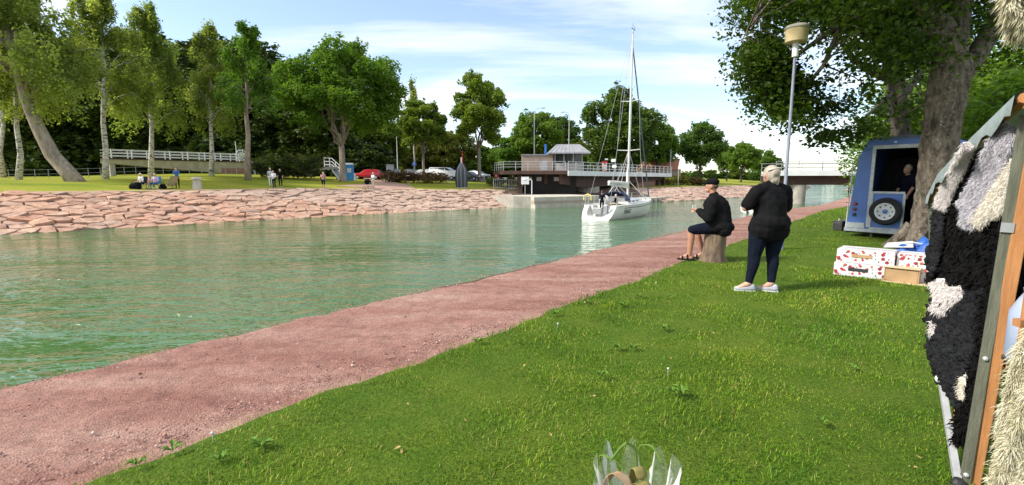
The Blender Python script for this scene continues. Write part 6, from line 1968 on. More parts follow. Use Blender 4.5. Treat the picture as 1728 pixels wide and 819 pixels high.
for an, fd in ((ankL, Vector((-.12, .99, 0)).normalized()), (ankR, Vector((-.1, .99, 0)).normalized())):
    a_ = Vector((an[0], an[1], 0)); pv = fd.cross(Vector((0, 0, 1)))
    ol = [(-.10, -.036), (-.04, -.045), (.05, -.05), (.14, -.045), (.21, -.015), (.21, .015), (.14, .045), (.05, .05), (-.04, .045), (-.10, .036)]
    sd_ = MB().prism([a_ + fd * x + pv * y for x, y in ol], Vector(), Vector((0, 0, .03))).build('sandal', C_SHOEK, mr, world=False)
    for x, h_ in ((.12, .075), (.03, .105)):
        MB().tube([a_ + fd * x + pv * .05 + Vector((0, 0, .02)), a_ + fd * x + pv * .035 + Vector((0, 0, h_)), a_ + fd * x - pv * .035 + Vector((0, 0, h_)), a_ + fd * x - pv * .05 + Vector((0, 0, .02))], .014, 6).build('strap', C_SHOEK, sd_, world=False)
blob('cap', [('e', tuple(hdm + Vector((0, -.005, .065))), (.098, .118, .082), 0), ('e', tuple(hdm + Vector((0, .02, .045))), (.092, .108, .03), 0), ('e', tuple(hdm + Vector((0, .125, .05))), (.075, .075, .014), 0)], .008, [C_BLACK], mr, 2, deci=.6)
blob('hair', [('e', tuple(hdm + Vector((0, -.03, -.01))), (.083, .083, .055), 0)], .008, [H_BROWN], mr, 2, deci=.6)
for s_ in (-.032, .032):
    MB().ball(tuple(hdm + Vector((s_, .088, .005))), .012, 8).build('eye', WHITE, mr, world=False)
CLEAR = bpy.data.materials.new('clear_plastic'); CLEAR.use_nodes = True
_t = CLEAR.node_tree; _b = _t.nodes['Principled BSDF']
_tr = _t.nodes.new('ShaderNodeBsdfTransparent'); _tr.inputs['Color'].default_value = (.96, .97, .97, 1); _ms = _t.nodes.new('ShaderNodeMixShader')
_lw = _t.nodes.new('ShaderNodeLayerWeight'); _lw.inputs['Blend'].default_value = .38
_mr = _t.nodes.new('ShaderNodeMath'); _mr.operation = 'MULTIPLY_ADD'; _mr.inputs[1].default_value = .5; _mr.inputs[2].default_value = .04
_t.links.new(_lw.outputs['Fresnel'], _mr.inputs[0]); _t.links.new(_mr.outputs[0], _ms.inputs['Fac'])
_b.inputs['Base Color'].default_value = (.9, .92, .92, 1); _b.inputs['Roughness'].default_value = .06; _b.inputs['Specular IOR Level'].default_value = 1.0
_t.links.new(_tr.outputs[0], _ms.inputs[1]); _t.links.new(_b.outputs[0], _ms.inputs[2]); _t.links.new(_ms.outputs[0], _t.nodes['Material Output'].inputs['Surface'])
cw = root_matrix(mr) @ Vector((-.02, .39, .91))
o = MB().lathe([(.028, 0), (.030, .005), (.038, .11), (.036, .11), (.028, .008)], (0, 0, 0), 20).build('drinking_cup', CLEAR, smooth_=True); o.location = cw
tag(o, 'clear plastic cup in the hands of the seated man', 'cup')

# ================================================================ near right: lamps, trailer, boxes, trees, stall
LAMPP = mat('lamp_post_blue_grey', (0.24, 0.27, 0.33), .5, (0.17, 0.19, 0.24), scale=4)
DRUM = mat('lamp_drum_cream', (0.52, 0.42, 0.22), .55, (0.40, 0.30, 0.14), scale=5)
def park_lamp(label, p, h, k=1.0):
    o = thing('park_lamp', label, 'lamp post', p, 0, 'park lamps along the towpath')
    MB().lathe([(.06, -.2), (.06, .5), (.035, .55), (.027, h)], (0, 0, 0), 12).build('post', LAMPP, o, smooth_=True, world=False)
    MB().lathe([(.10 * k, h - .05), (.10 * k, h + .36 * k), (.09 * k, h + .38 * k)], (0, 0, 0), 14).build('collar', WHITE, o, smooth_=True, world=False)
    hd_ = MB().lathe([(.30 * k, h + .375 * k), (.335 * k, h + .40 * k), (.36 * k, h + .80 * k), (.34 * k, h + .82 * k)], (0, 0, 0), 26).build('lamp_drum', DRUM, o, smooth_=True, world=False)
    MB().lathe([(.36 * k, h + .815 * k), (.385 * k, h + .83 * k), (.385 * k, h + .88 * k), (.30 * k, h + .94 * k), (.02, h + .96 * k)], (0, 0, 0), 26).build('lamp_lid', mat('lamp_lid', (0.42, 0.40, 0.33), .6), o, smooth_=True, world=False)
    return o
pl = at_z(1317, 421, 0.0)
hz = at_y(1343, 92, pl.y).z
park_lamp('tall park lamp with cream drum head behind the standing woman', on_near(pl.x, pl.y), hz, .60)
pl2 = on_near(20.9, 29.0)
park_lamp('farther park lamp with cream drum head beside the trailer', pl2, at_y(1443, 243, pl2.y).z - pl2.z, .60)

# small dinghy moored beyond the woman
q = at_z(1262, 360, WATER)
o = thing('moored_dinghy', 'small white dinghy with dark outboard moored behind the woman elbow', 'dinghy', q, math.radians(35))
sec = []
for i in range(9):
    u = i / 8; w_ = .72 * (1 - max(0, (u - .5) / .5) ** 2.2) + .02; x = u * 3.6
    sec.append([(x, -w_, .55 + .15 * u), (x, -w_ * .9, .1), (x, 0, -.12), (x, w_ * .9, .1), (x, w_, .55 + .15 * u), (x, w_ * .85, .5 + .15 * u), (x, 0, .12), (x, -w_ * .85, .5 + .15 * u)])
vs = [v for s_ in sec for v in s_]; fs = [(i * 8 + j, i * 8 + (j + 1) % 8, (i + 1) * 8 + (j + 1) % 8, (i + 1) * 8 + j) for i in range(8) for j in range(8)] + [tuple(range(8)), tuple(64 + j for j in range(8))]
MB().add(vs, fs).build('hull', GEL, o, world=False)
MB().box((-.12, 0, .85), (.3, .28, .4)).box((-.12, 0, .4), (.12, .12, .9)).build('outboard_motor', DARKM, o, bevel=.02, world=False)
MB().box((1.4, 0, .5), (.25, 1.2, .05)).build('thwart', DECKW, o, world=False)

# ---- blue market trailer
TB = mat('trailer_blue_paint', (0.075, 0.165, 0.46), .45, (0.055, 0.125, 0.37), scale=2.5, lo=.25, bump=.1)
TALU = mat('trailer_alu_frame', (0.45, 0.48, 0.50), .45, (0.30, 0.33, 0.35), scale=8, metal=.3)
TIN = mat('trailer_inside_shade', (0.035, 0.032, 0.03), .9, (0.02, 0.018, 0.017), scale=3)  # shade inside the trailer is put into this dark colour
C0 = Vector((8.98, 12.7, 0)); eX = Vector((.605, -.796, 0)).normalized(); eY = Vector((eX.y * -1, eX.x, 0))
rzT = math.atan2(eX.y, eX.x)
tr = thing('market_trailer', 'blue box trailer with open rear hatch and spare wheel', 'trailer', C0, rzT)     # local: x right, y into the trailer, z up
WT, LT = 2.15, 3.6
zb, zs, zt = .16, 2.08, 2.50
def xl(z):
    return .155 * (z - zb) / (zs - zb) if z <= zs else .155 + .17 * (z - zs) / (zt - zs)
def tp(e, z, y=0):
    return (e, y, z)
def panel(nm, poly, y0, y1, m, bevel=0.0, parent=None):
    return MB().prism([(e, y0, z) for e, z in poly], (0, 0, 0), (0, y1 - y0, 0)).build(nm, m, parent or tr, bevel=bevel, world=False)
panel('rear_panel', [(0, zb), (.47, zb), (.47, 2.30), (xl(zs), zs)][:1] + [(.47, zb), (.47, 2.28), (xl(2.28), 2.28), (xl(zs), zs)], 0, .05, TB)
panel('rear_panel', [(1.62, zb), (WT, zb), (WT - xl(zs), zs), (WT - xl(2.28), 2.28), (1.62, 2.28)], 0, .05, TB)
panel('rear_header', [(xl(2.285), 2.285), (WT - xl(2.285), 2.285), (WT - xl(zt), zt), (WT / 2, zt + .07), (xl(zt), zt)], -.015, .05, TB)
panel('rear_sill', [(.474, zb), (1.616, zb), (1.616, .26), (.474, .26)], .002, .05, TB)
# sides, roof, floor, front and inner lining
for sg in (0, 1):
    f_ = (lambda e: e) if sg == 0 else (lambda e: WT - e)
    vs = []
    for y in (.052, LT):
        for z in (zb, zs, zt):
            vs += [(f_(xl(z)), y, z), (f_(xl(z) + .04), y, z)]
    MB().add(vs, [(0, 2, 8, 6), (2, 4, 10, 8), (1, 7, 9, 3), (3, 9, 11, 5), (0, 1, 3, 2), (2, 3, 5, 4), (6, 8, 9, 7), (8, 10, 11, 9), (0, 6, 7, 1), (4, 5, 11, 10)]).build('side_wall', TB, tr, world=False)
MB().prism([(xl(zt) - .03, -.04, zt + .01), (WT - xl(zt) + .03, -.04, zt + .01), (WT / 2, -.04, zt + .09)], (0, 0, 0), (0, LT + .05, 0)).build('roof', mat('trailer_roof_grey', (0.10, 0.12, 0.16), .6), tr, world=False)
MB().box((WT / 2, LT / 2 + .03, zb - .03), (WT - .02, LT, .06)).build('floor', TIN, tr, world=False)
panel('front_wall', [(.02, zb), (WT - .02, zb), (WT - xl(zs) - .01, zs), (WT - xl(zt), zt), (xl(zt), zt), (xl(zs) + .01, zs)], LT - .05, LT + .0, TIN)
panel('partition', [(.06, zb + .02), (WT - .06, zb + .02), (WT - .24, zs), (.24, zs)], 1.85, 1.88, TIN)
for e in (.085, WT - .085 - .03):
    pass
# frame round the hatch, half door, spare wheel
for a, b in (((.485, .27), (.485, 2.27)), ((1.60, .27), (1.60, 2.27))):
    MB().bar((a[0], -.01, a[1]), (b[0], -.01, b[1]), .07, .06, up=(0, 1, 0)).build('hatch_frame', TALU, tr, world=False)
MB().bar((.45, -.01, 2.31), (1.64, -.01, 2.31), .06, .09).build('hatch_frame', TALU, tr, world=False)
hd = MB().box((.865, -.012, .71), (.68, .05, .90)).build('half_door', TB, tr, world=False)
for a, b in (((.53, .25), (1.20, .25)), ((.53, 1.17), (1.20, 1.17))):
    MB().bar((a[0], -.045, a[1]), (b[0], -.045, b[1]), .03, .05).build('door_trim', TALU, hd, world=False)
for e in (.535, 1.195):
    MB().bar((e, -.045, .28), (e, -.045, 1.14), .05, .03, up=(0, 1, 0)).build('door_trim', TALU, hd, world=False)
RX = Matrix.Rotation(math.pi / 2, 3, 'X')
sp = MB().lathe([(.215, .0), (.30, .0), (.335, .03), (.345, .08), (.335, .14), (.30, .17), (.215, .165), (.205, .08), (.215, .0)], (.87, -.06, .70), 36, M=RX, caps=False).build('spare_wheel', RUBBER, tr, smooth_=True, world=False)
MB().lathe([(.03, .10), (.085, .115), (.10, .10), (.13, .12), (.165, .115), (.18, .15), (.215, .16), (.218, .0), (.03, .0)], (.87, -.062, .70), 32, M=RX).build('rim', WHITE, sp, smooth_=True, world=False)
MB().lathe([(.01, .10), (.055, .13), (.01, .15)], (.87, -.062, .70), 14, M=RX).build('hub', TB, sp, smooth_=True, world=False)
for k in range(8):
    a = k * math.pi / 4
    MB().ball((.87 + math.cos(a) * .148, -.178, .70 + math.sin(a) * .148), .019, 8).build('rim_hole', DARKM, sp, world=False)
for k, (z, c) in enumerate(((.86, 'r'), (.72, 'r'), (.58, 'k'))):
    MB().lathe([(.01, 0), (.045, 0), (.045, .03), (.03, .045), (.01, .045)], (.17, .0, z), 14, M=RX).build('tail_light', (mat('tail_red', (0.30, 0.02, 0.03), .3), mat('tail_amber', (0.16, 0.03, 0.04), .3), DARKM)[k], tr, world=False)
MB().box((.22, -.02, .30), (.40, .03, .14)).build('number_plate', TALU, tr, world=False)
MB().box((WT / 2, -.02, zb + .02), (WT + .04, .08, .08)).build('bumper', TALU, tr, world=False)
MB().box((.9, -.02, 2.42), (.05, .03, .04)).build('marker_lamp', WHITE, tr, world=False)
for e in (.14, WT - .14):
    wl = MB().lathe([(.1, -.08), (.27, -.08), (.29, -.05), (.29, .05), (.27, .08), (.1, .08)], (e + (.12 if e < 1 else -.12), 2.0, .29), 22, M=Matrix.Rotation(math.pi / 2, 3, 'Y')).build('wheel', RUBBER, tr, world=False)
MB().tube([(WT / 2, LT, zb), (WT / 2, LT + 1.1, .38)], .05, 8).build('drawbar', GREYM, tr, world=False)
MB().tube([(.5, .3, zb - .05), (.5, .3, 0)], .03, 8).build('support_leg', GREYM, tr, world=False)
MB().tube([(1.7, .3, zb - .05), (1.7, .3, 0)], .03, 8).build('support_leg', GREYM, tr, world=False)
MB().box((1.1, 1.15, 1.0), (1.9, .5, .04)).build('counter', TALU, tr, world=False)
figure('grey haired seller with bare arm inside the blue trailer', C0 + eX * 1.06 + eY * .62 + Vector((0, 0, .17)), rzT + 2.6, dict(haL=(-.32, .30, .92), elL=(-.30, .12, 1.13)), C_NAVY, C_NAVY, C_SHOEK, hair=H_GREY, longs=False, voxel=.016)
# black lidded box on the grass by the trailer
q = on_near(*at_z(1417, 389, 0)[:2])
o = thing('black_crate', 'small black lidded box on grass left of the trailer', 'box', q, .5)
MB().box((0, 0, .13), (.30, .26, .26)).build('body', DARKM, o, bevel=.025, world=False)
MB().box((0, 0, .275), (.32, .28, .03)).build('lid', DARKM, o, bevel=.012, world=False)
MB().tube([(-.10, 0, .29), (-.08, 0, .36), (.08, 0, .36), (.10, 0, .29)], .012, 6).build('handle', GREYM, o, world=False)
# thin awning pole at the trailer corner
q = at_z(1426, 392, 0); 
o = thing('awning_pole', 'thin pale pole standing against the left side of trailer', 'pole', on_near(q.x, q.y))
MB().tube([q, q + Vector((.05, 0, 1.9))], .014, 6).build('shaft', WHITE, o)
MB().lathe([(.04, -.01), (.04, .02), (.016, .05)], (q.x, q.y, 0), 10).build('foot', DARKM, o)

# ---- fruit cartons: white print with red fruit
def _fruit(t, b, P):
    tcn = t.nodes.new('ShaderNodeTexCoord')
    v = t.nodes.new('ShaderNodeTexVoronoi'); v.inputs['Scale'].default_value = 16.0; v.inputs['Randomness'].default_value = .85
    t.links.new(tcn.outputs['Object'], v.inputs['Vector'])
    v2 = t.nodes.new('ShaderNodeTexVoronoi'); v2.inputs['Scale'].default_value = 19.0
    t.links.new(tcn.outputs['Object'], v2.inputs['Vector'])
    red = ramp(t, v.outputs['Color'], [(0.1, (0.20, 0.02, 0.03)), (0.6, (0.46, 0.03, 0.05)), (0.9, (0.33, 0.10, 0.06))])
    c = mixrgb(t, red, (0.60, 0.585, 0.585), ramp(t, v.outputs['Distance'], [(0.40, (0, 0, 0)), (0.43, (1, 1, 1))]))
    gm = ramp(t, v2.outputs['Distance'], [(0.20, (1, 1, 1)), (0.23, (0, 0, 0))])
    c = mixrgb(t, c, (0.035, 0.06, 0.05), gm)
    t.links.new(c, b.inputs['Base Color']); b.inputs['Roughness'].default_value = .6
FRUIT = position_mat('fruit_print_carton', _fruit)
CARTW = mat('carton_white', (0.58, 0.565, 0.565), .7, (0.48, 0.465, 0.465), scale=4); CARD = mat('brown_cardboard', (0.42, 0.27, 0.14), .85, (0.34, 0.21, 0.105), scale=5); CARD_LIT = mat('sunlit_cardboard', (0.58, 0.44, 0.27), .85, (0.50, 0.37, 0.22), scale=5)  # paler cardboard paints the strong light on the small box's top and flap
b0 = at_z(1406, 463, 0); b1 = at_z(1492, 473, 0)
bx_ = (b1 - b0).normalized(); rzB = math.atan2(bx_.y, bx_.x); by_ = Vector((-bx_.y, bx_.x, 0))
def carton(label, org, w_, d_, h_, slot, m, z=0.0, rz=rzB, group='printed fruit cartons on the grass'):
    o = thing('fruit_carton', label, 'carton', org + Vector((0, 0, z)), rz, group)
    t_ = .012
    MB().box((w_ / 2, t_ / 2, h_ / 2), (w_, t_, h_)).build('front', m, o, world=False)
    MB().box((w_ / 2, d_ - t_ / 2, h_ / 2), (w_, t_, h_)).build('back', m, o, world=False)
    for x in (t_ / 2, w_ - t_ / 2):
        MB().box((x, d_ / 2, h_ / 2), (t_, d_ - 2 * t_ - .002, h_ - .002)).build('side', m, o, world=False)
    MB().box((w_ / 2, d_ / 2, .008), (w_ - 2 * t_ - .002, d_ - 2 * t_ - .002, .012)).build('bottom', CARD, o, world=False)
    MB().box((w_ / 2, d_ * .22, h_ + .004), (w_ - .02, d_ * .42, .007)).build('flap', CARTW, o, world=False)
    MB().box((w_ / 2, d_ * .80, h_ + .004), (w_ - .02, d_ * .36, .007)).build('flap', CARTW, o, world=False)
    if slot:
        MB().box((w_ * .45, -.004, h_ * .55), (w_ * .36, .008, .05)).build('handle_slot', slot, o, bevel=.003, world=False)
    return o
carton('bottom printed fruit carton with black handle slot', b0, .70, .46, .20, DARKM, FRUIT)
carton('top printed fruit carton with brown handle slot', b0 + bx_ * .02 + by_ * .02, .72, .46, .20, CARD, FRUIT, z=.213)
c0 = b0 + bx_ * .76 + by_ * .10
carton('upended printed fruit carton right of the stack', c0, .50, .40, .40, None, FRUIT)
# small brown box lying open, with its flap spread on the grass
s0 = at_z(1487, 473, 0) + bx_ * .03 - by_ * .02
o = thing('cardboard_box', 'small open brown cardboard box in front of the printed cartons', 'box', s0 - by_ * .05, rzB - .03)
w_, d_, h_ = .40, .22, .22
MB().box((w_ / 2, d_, h_ / 2), (w_, .012, h_)).build('back', CARD, o, world=False)
MB().box((w_ / 2, d_ / 2, h_), (w_ + .01, d_ + .02, .012)).build('top', CARD_LIT, o, world=False)
for x in (.006, w_ - .006):
    MB().box((x, d_ / 2, h_ / 2), (.012, d_ - .02, h_ - .016)).build('side', CARD, o, world=False)
MB().box((w_ / 2, .02, h_ * .46), (w_ - .03, .012, h_ * .88)).build('front', CARD, o, world=False)
MB().prism([(-.02, -.06, .006), (w_ + .22, -.06, .006), (w_ + .10, .18, .006), (-.02, .18, .006)], (0, 0, 0), (0, 0, .01)).build('flap', CARD_LIT, o, world=False)
# blue tarp bag behind
TARP = mat('blue_tarp', (0.02, 0.11, 0.42), .45, (0.012, 0.06, 0.28), scale=6, bump=.5)
q = b0 + bx_ * .95 + by_ * .85
o = thing('tarp_bag', 'crumpled blue tarpaulin bag behind the printed cartons', 'bag', q, rzB)
V = []; F = []; r = np.random.default_rng(8); nx_, ny_ = 20, 16
for i in range(nx_ + 1):
    for j in range(ny_ + 1):
        u = i / nx_ * 2 - 1; v = j / ny_ * 2 - 1; d2 = max(abs(u), abs(v))
        h_ = .50 * (1 - d2 ** 2.6) * (1 + .12 * math.sin(7 * u + 3 * v) + .10 * math.sin(11 * v - 4 * u)) + .03 * math.sin(19 * u) * math.sin(13 * v)
        V.append((u * .42 * (1 + .06 * math.sin(9 * v)), v * .32, max(0.0, h_)))
for i in range(nx_):
    for j in range(ny_):
        a = i * (ny_ + 1) + j; F.append((a, a + ny_ + 1, a + ny_ + 2, a + 1))
link('tarp', arr_mesh('tarp', V, F, TARP), o)
MB().tube([(-.3, -.05, .40), (-.12, -.1, .53), (.05, -.05, .50)], .012, 6).build('strap', CARTW, o, world=False)
MB().add([(-.42, -.2, .42), (-.05, -.24, .46), (-.08, .05, .53), (-.4, .08, .47)], [(0, 1, 2, 3)]).add([(-.42, -.2, .415), (-.05, -.24, .455), (-.08, .05, .525), (-.4, .08, .465)], [(3, 2, 1, 0)]).build('plastic_sheet', CARTW, o, world=False)

# ---- big tree over the trailer: trunk, limbs and hanging branches
NBARK = position_mat('lichened_bark', lambda t, b, P: (
    t.links.new(mixrgb(t, ramp(t, nz(t, P, 9, 8, .7, (1, 1, .45)), [(0.36, (0.032, 0.026, 0.02)), (0.52, (0.15, 0.12, 0.09)), (0.70, (0.30, 0.25, 0.195))]),
                       (0.52, 0.50, 0.43), ramp(t, nz(t, P, 14, 6, .7), [(0.58, (0, 0, 0)), (0.70, (.75, .75, .75))])), b.inputs['Base Color']),
    b.inputs['Roughness'].__setattr__('default_value', .95), bumpn(t, b, nz(t, P, 16, 8, .75, (1, 1, .5)), 1.0, .05)))
def rough_trunk(mb, pts, rad, seed, na=26, sub=7):
    """trunk with an uneven, knobbly section"""
    r = np.random.default_rng(seed); pts = [np.array(p, float) for p in pts]
    n_ = (len(pts) - 1) * sub; vs = []; fs = []
    for i in range(n_ + 1):
        u = i / sub; k = min(int(u), len(pts) - 2); f = u - k
        c = pts[k] * (1 - f) + pts[k + 1] * f; rr_ = rad[k] * (1 - f) + rad[k + 1] * f
        for j in range(na):
            a = 2 * math.pi * j / na
            q = rr_ * (1 + .07 * math.sin(3 * a + i * .11) + .05 * math.sin(5 * a - i * .23 + 1) + .045 * r.normal())
            vs.append((c[0] + q * math.cos(a), c[1] + q * math.sin(a), c[2]))
    for i in range(n_):
        for j in range(na):
            fs.append((i * na + j, i * na + (j + 1) % na, (i + 1) * na + (j + 1) % na, (i + 1) * na + j))
    fs.append(tuple(n_ * na + j for j in range(na)))
    mb.add(vs, fs)
tb = MB()
YT = 10.3
base = at_z(1570, 418, 0); base = Vector((base.x * YT / base.y, YT, 0))
pt = lambda px, py, Y: at_y(px, py, Y)
trk = [Vector((base.x, YT, -.2)), Vector((base.x, YT, .18))] + [pt(1577, 350, YT), pt(1582, 280, YT), pt(1590, 205, YT), pt(1598, 140, YT), pt(1604, 95, YT)]
rough_trunk(tb, trk, [.52, .39, .34, .315, .315, .34, .31], 41)
limbs = [
    ([(1600, 110, YT), (1590, 50, YT), (1560, 5, YT + .1), (1500, -60, YT + .3), (1430, -140, YT + .4)], (.28, .24, .20, .16, .10)),
    ([(1604, 100, YT), (1612, 40, YT + .2), (1625, -40, YT + .4), (1630, -160, YT + .6), (1640, -300, YT + .8)], (.28, .25, .22, .18, .10)),
    ([(1606, 150, YT), (1640, 105, YT + .2), (1672, 55, YT + .3), (1700, 0, YT + .4), (1760, -120, YT + .6)], (.20, .19, .18, .16, .10)),
    ([(1560, 5, YT + .1), (1480, 10, YT + .6), (1420, 40, YT + 1.0), (1370, 75, YT + 1.2), (1310, 120, YT + 1.3)], (.17, .11, .07, .05, .025)),
    ([(1590, 60, YT), (1520, 40, YT + 1.2), (1430, -10, YT + 1.6), (1340, -20, YT + 1.5), (1275, 30, YT + 1.2)], (.18, .12, .09, .06, .025)),
    ([(1430, -140, YT + .4), (1360, -80, YT + .8), (1300, -20, YT + 1.0), (1262, 50, YT + 1.0)], (.10, .07, .045, .02)),
    ([(1420, 40, YT + 1.0), (1390, 110, YT + 1.0), (1340, 170, YT + 1.1), (1318, 215, YT + 1.1)], (.06, .045, .03, .015)),
]
LIMBP = []
for L_, R_ in limbs:
    pp = [pt(*q) for q in L_]
    fine = []; fr_ = []
    for i in range(len(pp) - 1):
        for k in range(5):
            fine.append(pp[i].lerp(pp[i + 1], k / 5)); fr_.append(R_[i] + (R_[i + 1] - R_[i]) * k / 5)
    fine.append(pp[-1]); fr_.append(R_[-1])
    tb.tube(fine, fr_, 10)
    LIMBP += fine
# buttress roots
for a in (2.5, 3.4, 4.3, 5.3, .4, 1.4):
    tb.tube([(base.x + math.cos(a) * .30, YT + math.sin(a) * .30, .45), (base.x + math.cos(a) * .55, YT + math.sin(a) * .55, .12), (base.x + math.cos(a) * .85, YT + math.sin(a) * .85, -.08)], [.2, .15, .06], 8)
def in_poly(x, y, P):
    c = False; n_ = len(P)
    for i in range(n_):
        x1, y1 = P[i]; x2, y2 = P[(i + 1) % n_]
        if (y1 > y) != (y2 > y) and x < (x2 - x1) * (y - y1) / (y2 - y1) + x1:
            c = not c
    return c
def canopy(regions, limb_pts, twig_mb, seed, leaf, per):
    """leaf sprays filling 3-D regions: outline as seen from the towpath, depth range, count"""
    r = np.random.default_rng(seed); C = []; LV = []
    lp = np.array([tuple(q) for q in limb_pts])
    for poly, (ya, yb), cnt, rad in regions:
        xs = [q[0] for q in poly]; ys = [q[1] for q in poly]; got = 0; g = 0
        while got < cnt and g < 20000:
            g += 1
            x, y = r.uniform(min(xs), max(xs)), r.uniform(min(ys), max(ys))
            if not in_poly(x, y, poly):
                continue
            got += 1
            c = np.array(at_y(x, y, r.uniform(ya, yb)))
            j = np.argmin(((lp - c) ** 2).sum(1)); root = lp[j]
            mid = (root + c) / 2 + r.normal(0, .12, 3) + np.array([0, 0, .15])
            twig_mb.tube([root, mid, c], [.022, .013, .006], 4)
            n_ = int(per * r.uniform(.6, 1.4))
            # flat layered sprays that droop outward
            d = c - root; d[2] = 0; d /= np.linalg.norm(d) + 1e-6
            q = np.clip(r.normal(0, 1, (n_, 3)), -1.7, 1.7) * np.array([1, 1, .42]) * rad
            q += d * (r.random((n_, 1)) - .4) * rad * 1.6
            q[:, 2] -= .22 * (q[:, 0] ** 2 + q[:, 1] ** 2) / rad
            C.append(c + q); LV.append(np.clip(r.random(n_) * .8 + r.uniform(-.1, .3), 0, 1))
    C = np.concatenate(C); LV = np.concatenate(LV)
    V, F, A = leaves_geo(C, leaf, r, flat=.45, aspect=.78, lv=LV, droop=.25)
    return V, F, A
regs = [
    ([(1262, -40), (1500, -40), (1500, 50), (1440, 40), (1385, 18), (1345, 38), (1300, 36), (1265, 40)], (YT + .6, YT + 4.0), 85, .36),
    ([(1440, -40), (1620, -40), (1600, 60), (1560, 110), (1500, 95), (1450, 70)], (YT - 1.0, YT + 3.0), 80, .42),
    ([(1245, 78), (1275, 62), (1330, 70), (1330, 140), (1300, 165), (1272, 130)], (YT + .6, YT + 2.6), 48, .26),
    ([(1270, 130), (1330, 120), (1370, 150), (1375, 195), (1330, 222), (1300, 185)], (YT + .6, YT + 2.6), 38, .26),
    ([(1370, 130), (1430, 100), (1480, 110), (1480, 190), (1420, 190), (1390, 175)], (YT + .6, YT + 2.5), 6, .24),
    ([(1370, 225), (1440, 200), (1480, 215), (1440, 240), (1400, 240)], (YT + .6, YT + 2.0), 6, .20),
    ([(1600, -40), (1760, -40), (1760, 60), (1700, 90), (1640, 40)], (YT, YT + 3), 26, .45),
    ([(1320, -320), (1800, -320), (1800, -40), (1320, -40)], (YT - 3, YT + 3.5), 170, .6),
    ([(1330, -520), (1800, -520), (1750, -320), (1300, -320)], (YT - 1.5, YT + 3), 80, .7)]
V, F, A = canopy(regs, LIMBP, tb, 51, .105, 120)
bt = thing('overhanging_tree', 'large lichened tree overhanging the blue trailer, thick trunk in front', 'tree', (base.x, YT, 0))
tbv = MB(); tbv.v = tb.v; tbv.f = tb.f; tbv.m = tb.m
tbv.build('trunk', NBARK, bt, smooth_=True)
V = V - np.array([base.x, YT, 0])
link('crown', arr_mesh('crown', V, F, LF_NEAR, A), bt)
# second trunk behind the trailer
tb = MB(); Y2 = 16.5
p0 = at_y(1524, 330, Y2); p0.z = float(near_h(p0.x, p0.y))
rough_trunk(tb, [p0 - Vector((0, 0, .2)), p0 + Vector((0, 0, .4)), pt(1521, 230, Y2), pt(1513, 150, Y2), pt(1505, 90, Y2), pt(1498, 40, Y2)], [.36, .30, .28, .26, .24, .21], 43, 18, 5)
LP2 = []
for L_, R_ in (([(1498, 45, Y2), (1480, -10, Y2), (1470, -120, Y2 + .5)], (.20, .16, .10)), ([(1515, 140, Y2), (1470, 122, Y2 - .3), (1440, 100, Y2 - .6), (1412, 60, Y2 - .9), (1395, 55, Y2 - 1)], (.15, .11, .09, .06, .03)),
               ([(1505, 95, Y2), (1540, 40, Y2 + .5), (1580, -40, Y2 + 1)], (.2, .15, .09)), ([(1513, 150, Y2), (1480, 180, Y2 - .5), (1440, 215, Y2 - .8)], (.08, .05, .02)), ([(1516, 170, Y2), (1550, 130, Y2 + .8), (1555, 60, Y2 + 1.2)], (.12, .09, .05))):
    pp = [pt(*q) for q in L_]; fine = []
    fr_ = []
    for i in range(len(pp) - 1):
        for k in range(4):
            fine.append(pp[i].lerp(pp[i + 1], k / 4)); fr_.append(R_[i] + (R_[i + 1] - R_[i]) * k / 4)
    fine.append(pp[-1]); fr_.append(R_[-1]); tb.tube(fine, fr_, 8); LP2 += fine
regs = [([(1400, 40), (1500, 0), (1560, 0), (1570, 120), (1520, 140), (1460, 90)], (Y2 - 2, Y2 + 2.5), 20, .45), ([(1460, 170), (1500, 150), (1560, 150), (1560, 240), (1460, 235)], (Y2 - 1.0, Y2 + 2.5), 14, .45), ([(1400, -200), (1640, -200), (1640, 0), (1400, 0)], (Y2 - 3, Y2 + 3), 60, .8)]
V, F, A = canopy(regs, LP2, tb, 52, .17, 90)
o = thing('shade_tree', 'straighter dark trunked tree behind the blue trailer roof', 'tree', p0)
tbv = MB(); tbv.v = tb.v; tbv.f = tb.f; tbv.m = tb.m
tbv.build('trunk', BARK_D, o, smooth_=True)
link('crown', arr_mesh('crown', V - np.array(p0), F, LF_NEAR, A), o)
# greenery behind the trailer
NEARD = [broad_tree(700 + i, 9, .2, 1.0, 4.4, (3.2, 3.2, 4.2), 34, 9000, .24, LF_MAPLE if i == 0 else LF_MID, BARK_D, lobe=.32, limbs=5) for i in range(2)]
for i, (px, Y, ty, wd, lb) in enumerate(((1500, 26, 170, 1.0, 'leafy green bush tree left behind the trailer roof'), (1560, 24, 130, 1.0, 'leafy green bush tree right behind the thick trunk'), (1625, 21, 120, 1.1, 'dark green bush tree right of the thick trunk'),
                                         (1690, 19, 110, 1.1, 'dark green bush tree above the stall awning'), (1760, 17, 60, 1.2, 'green bush tree cut by the right picture edge'), (1590, 30, 60, 1.2, 'taller green tree farther behind the thick trunk'), (1680, 28, 30, 1.2, 'taller green tree far behind the stall'))):
    z0 = 0.0; x = (px - 864) / FPX * Y; p = on_near(x, Y); k = height_to(p, ty) / 8.8
    place_tree('bush_tree', NEARD[i % 2], p, lb, i * 1.3, (k * wd, k * wd, k), 'green trees behind the trailer and stall')

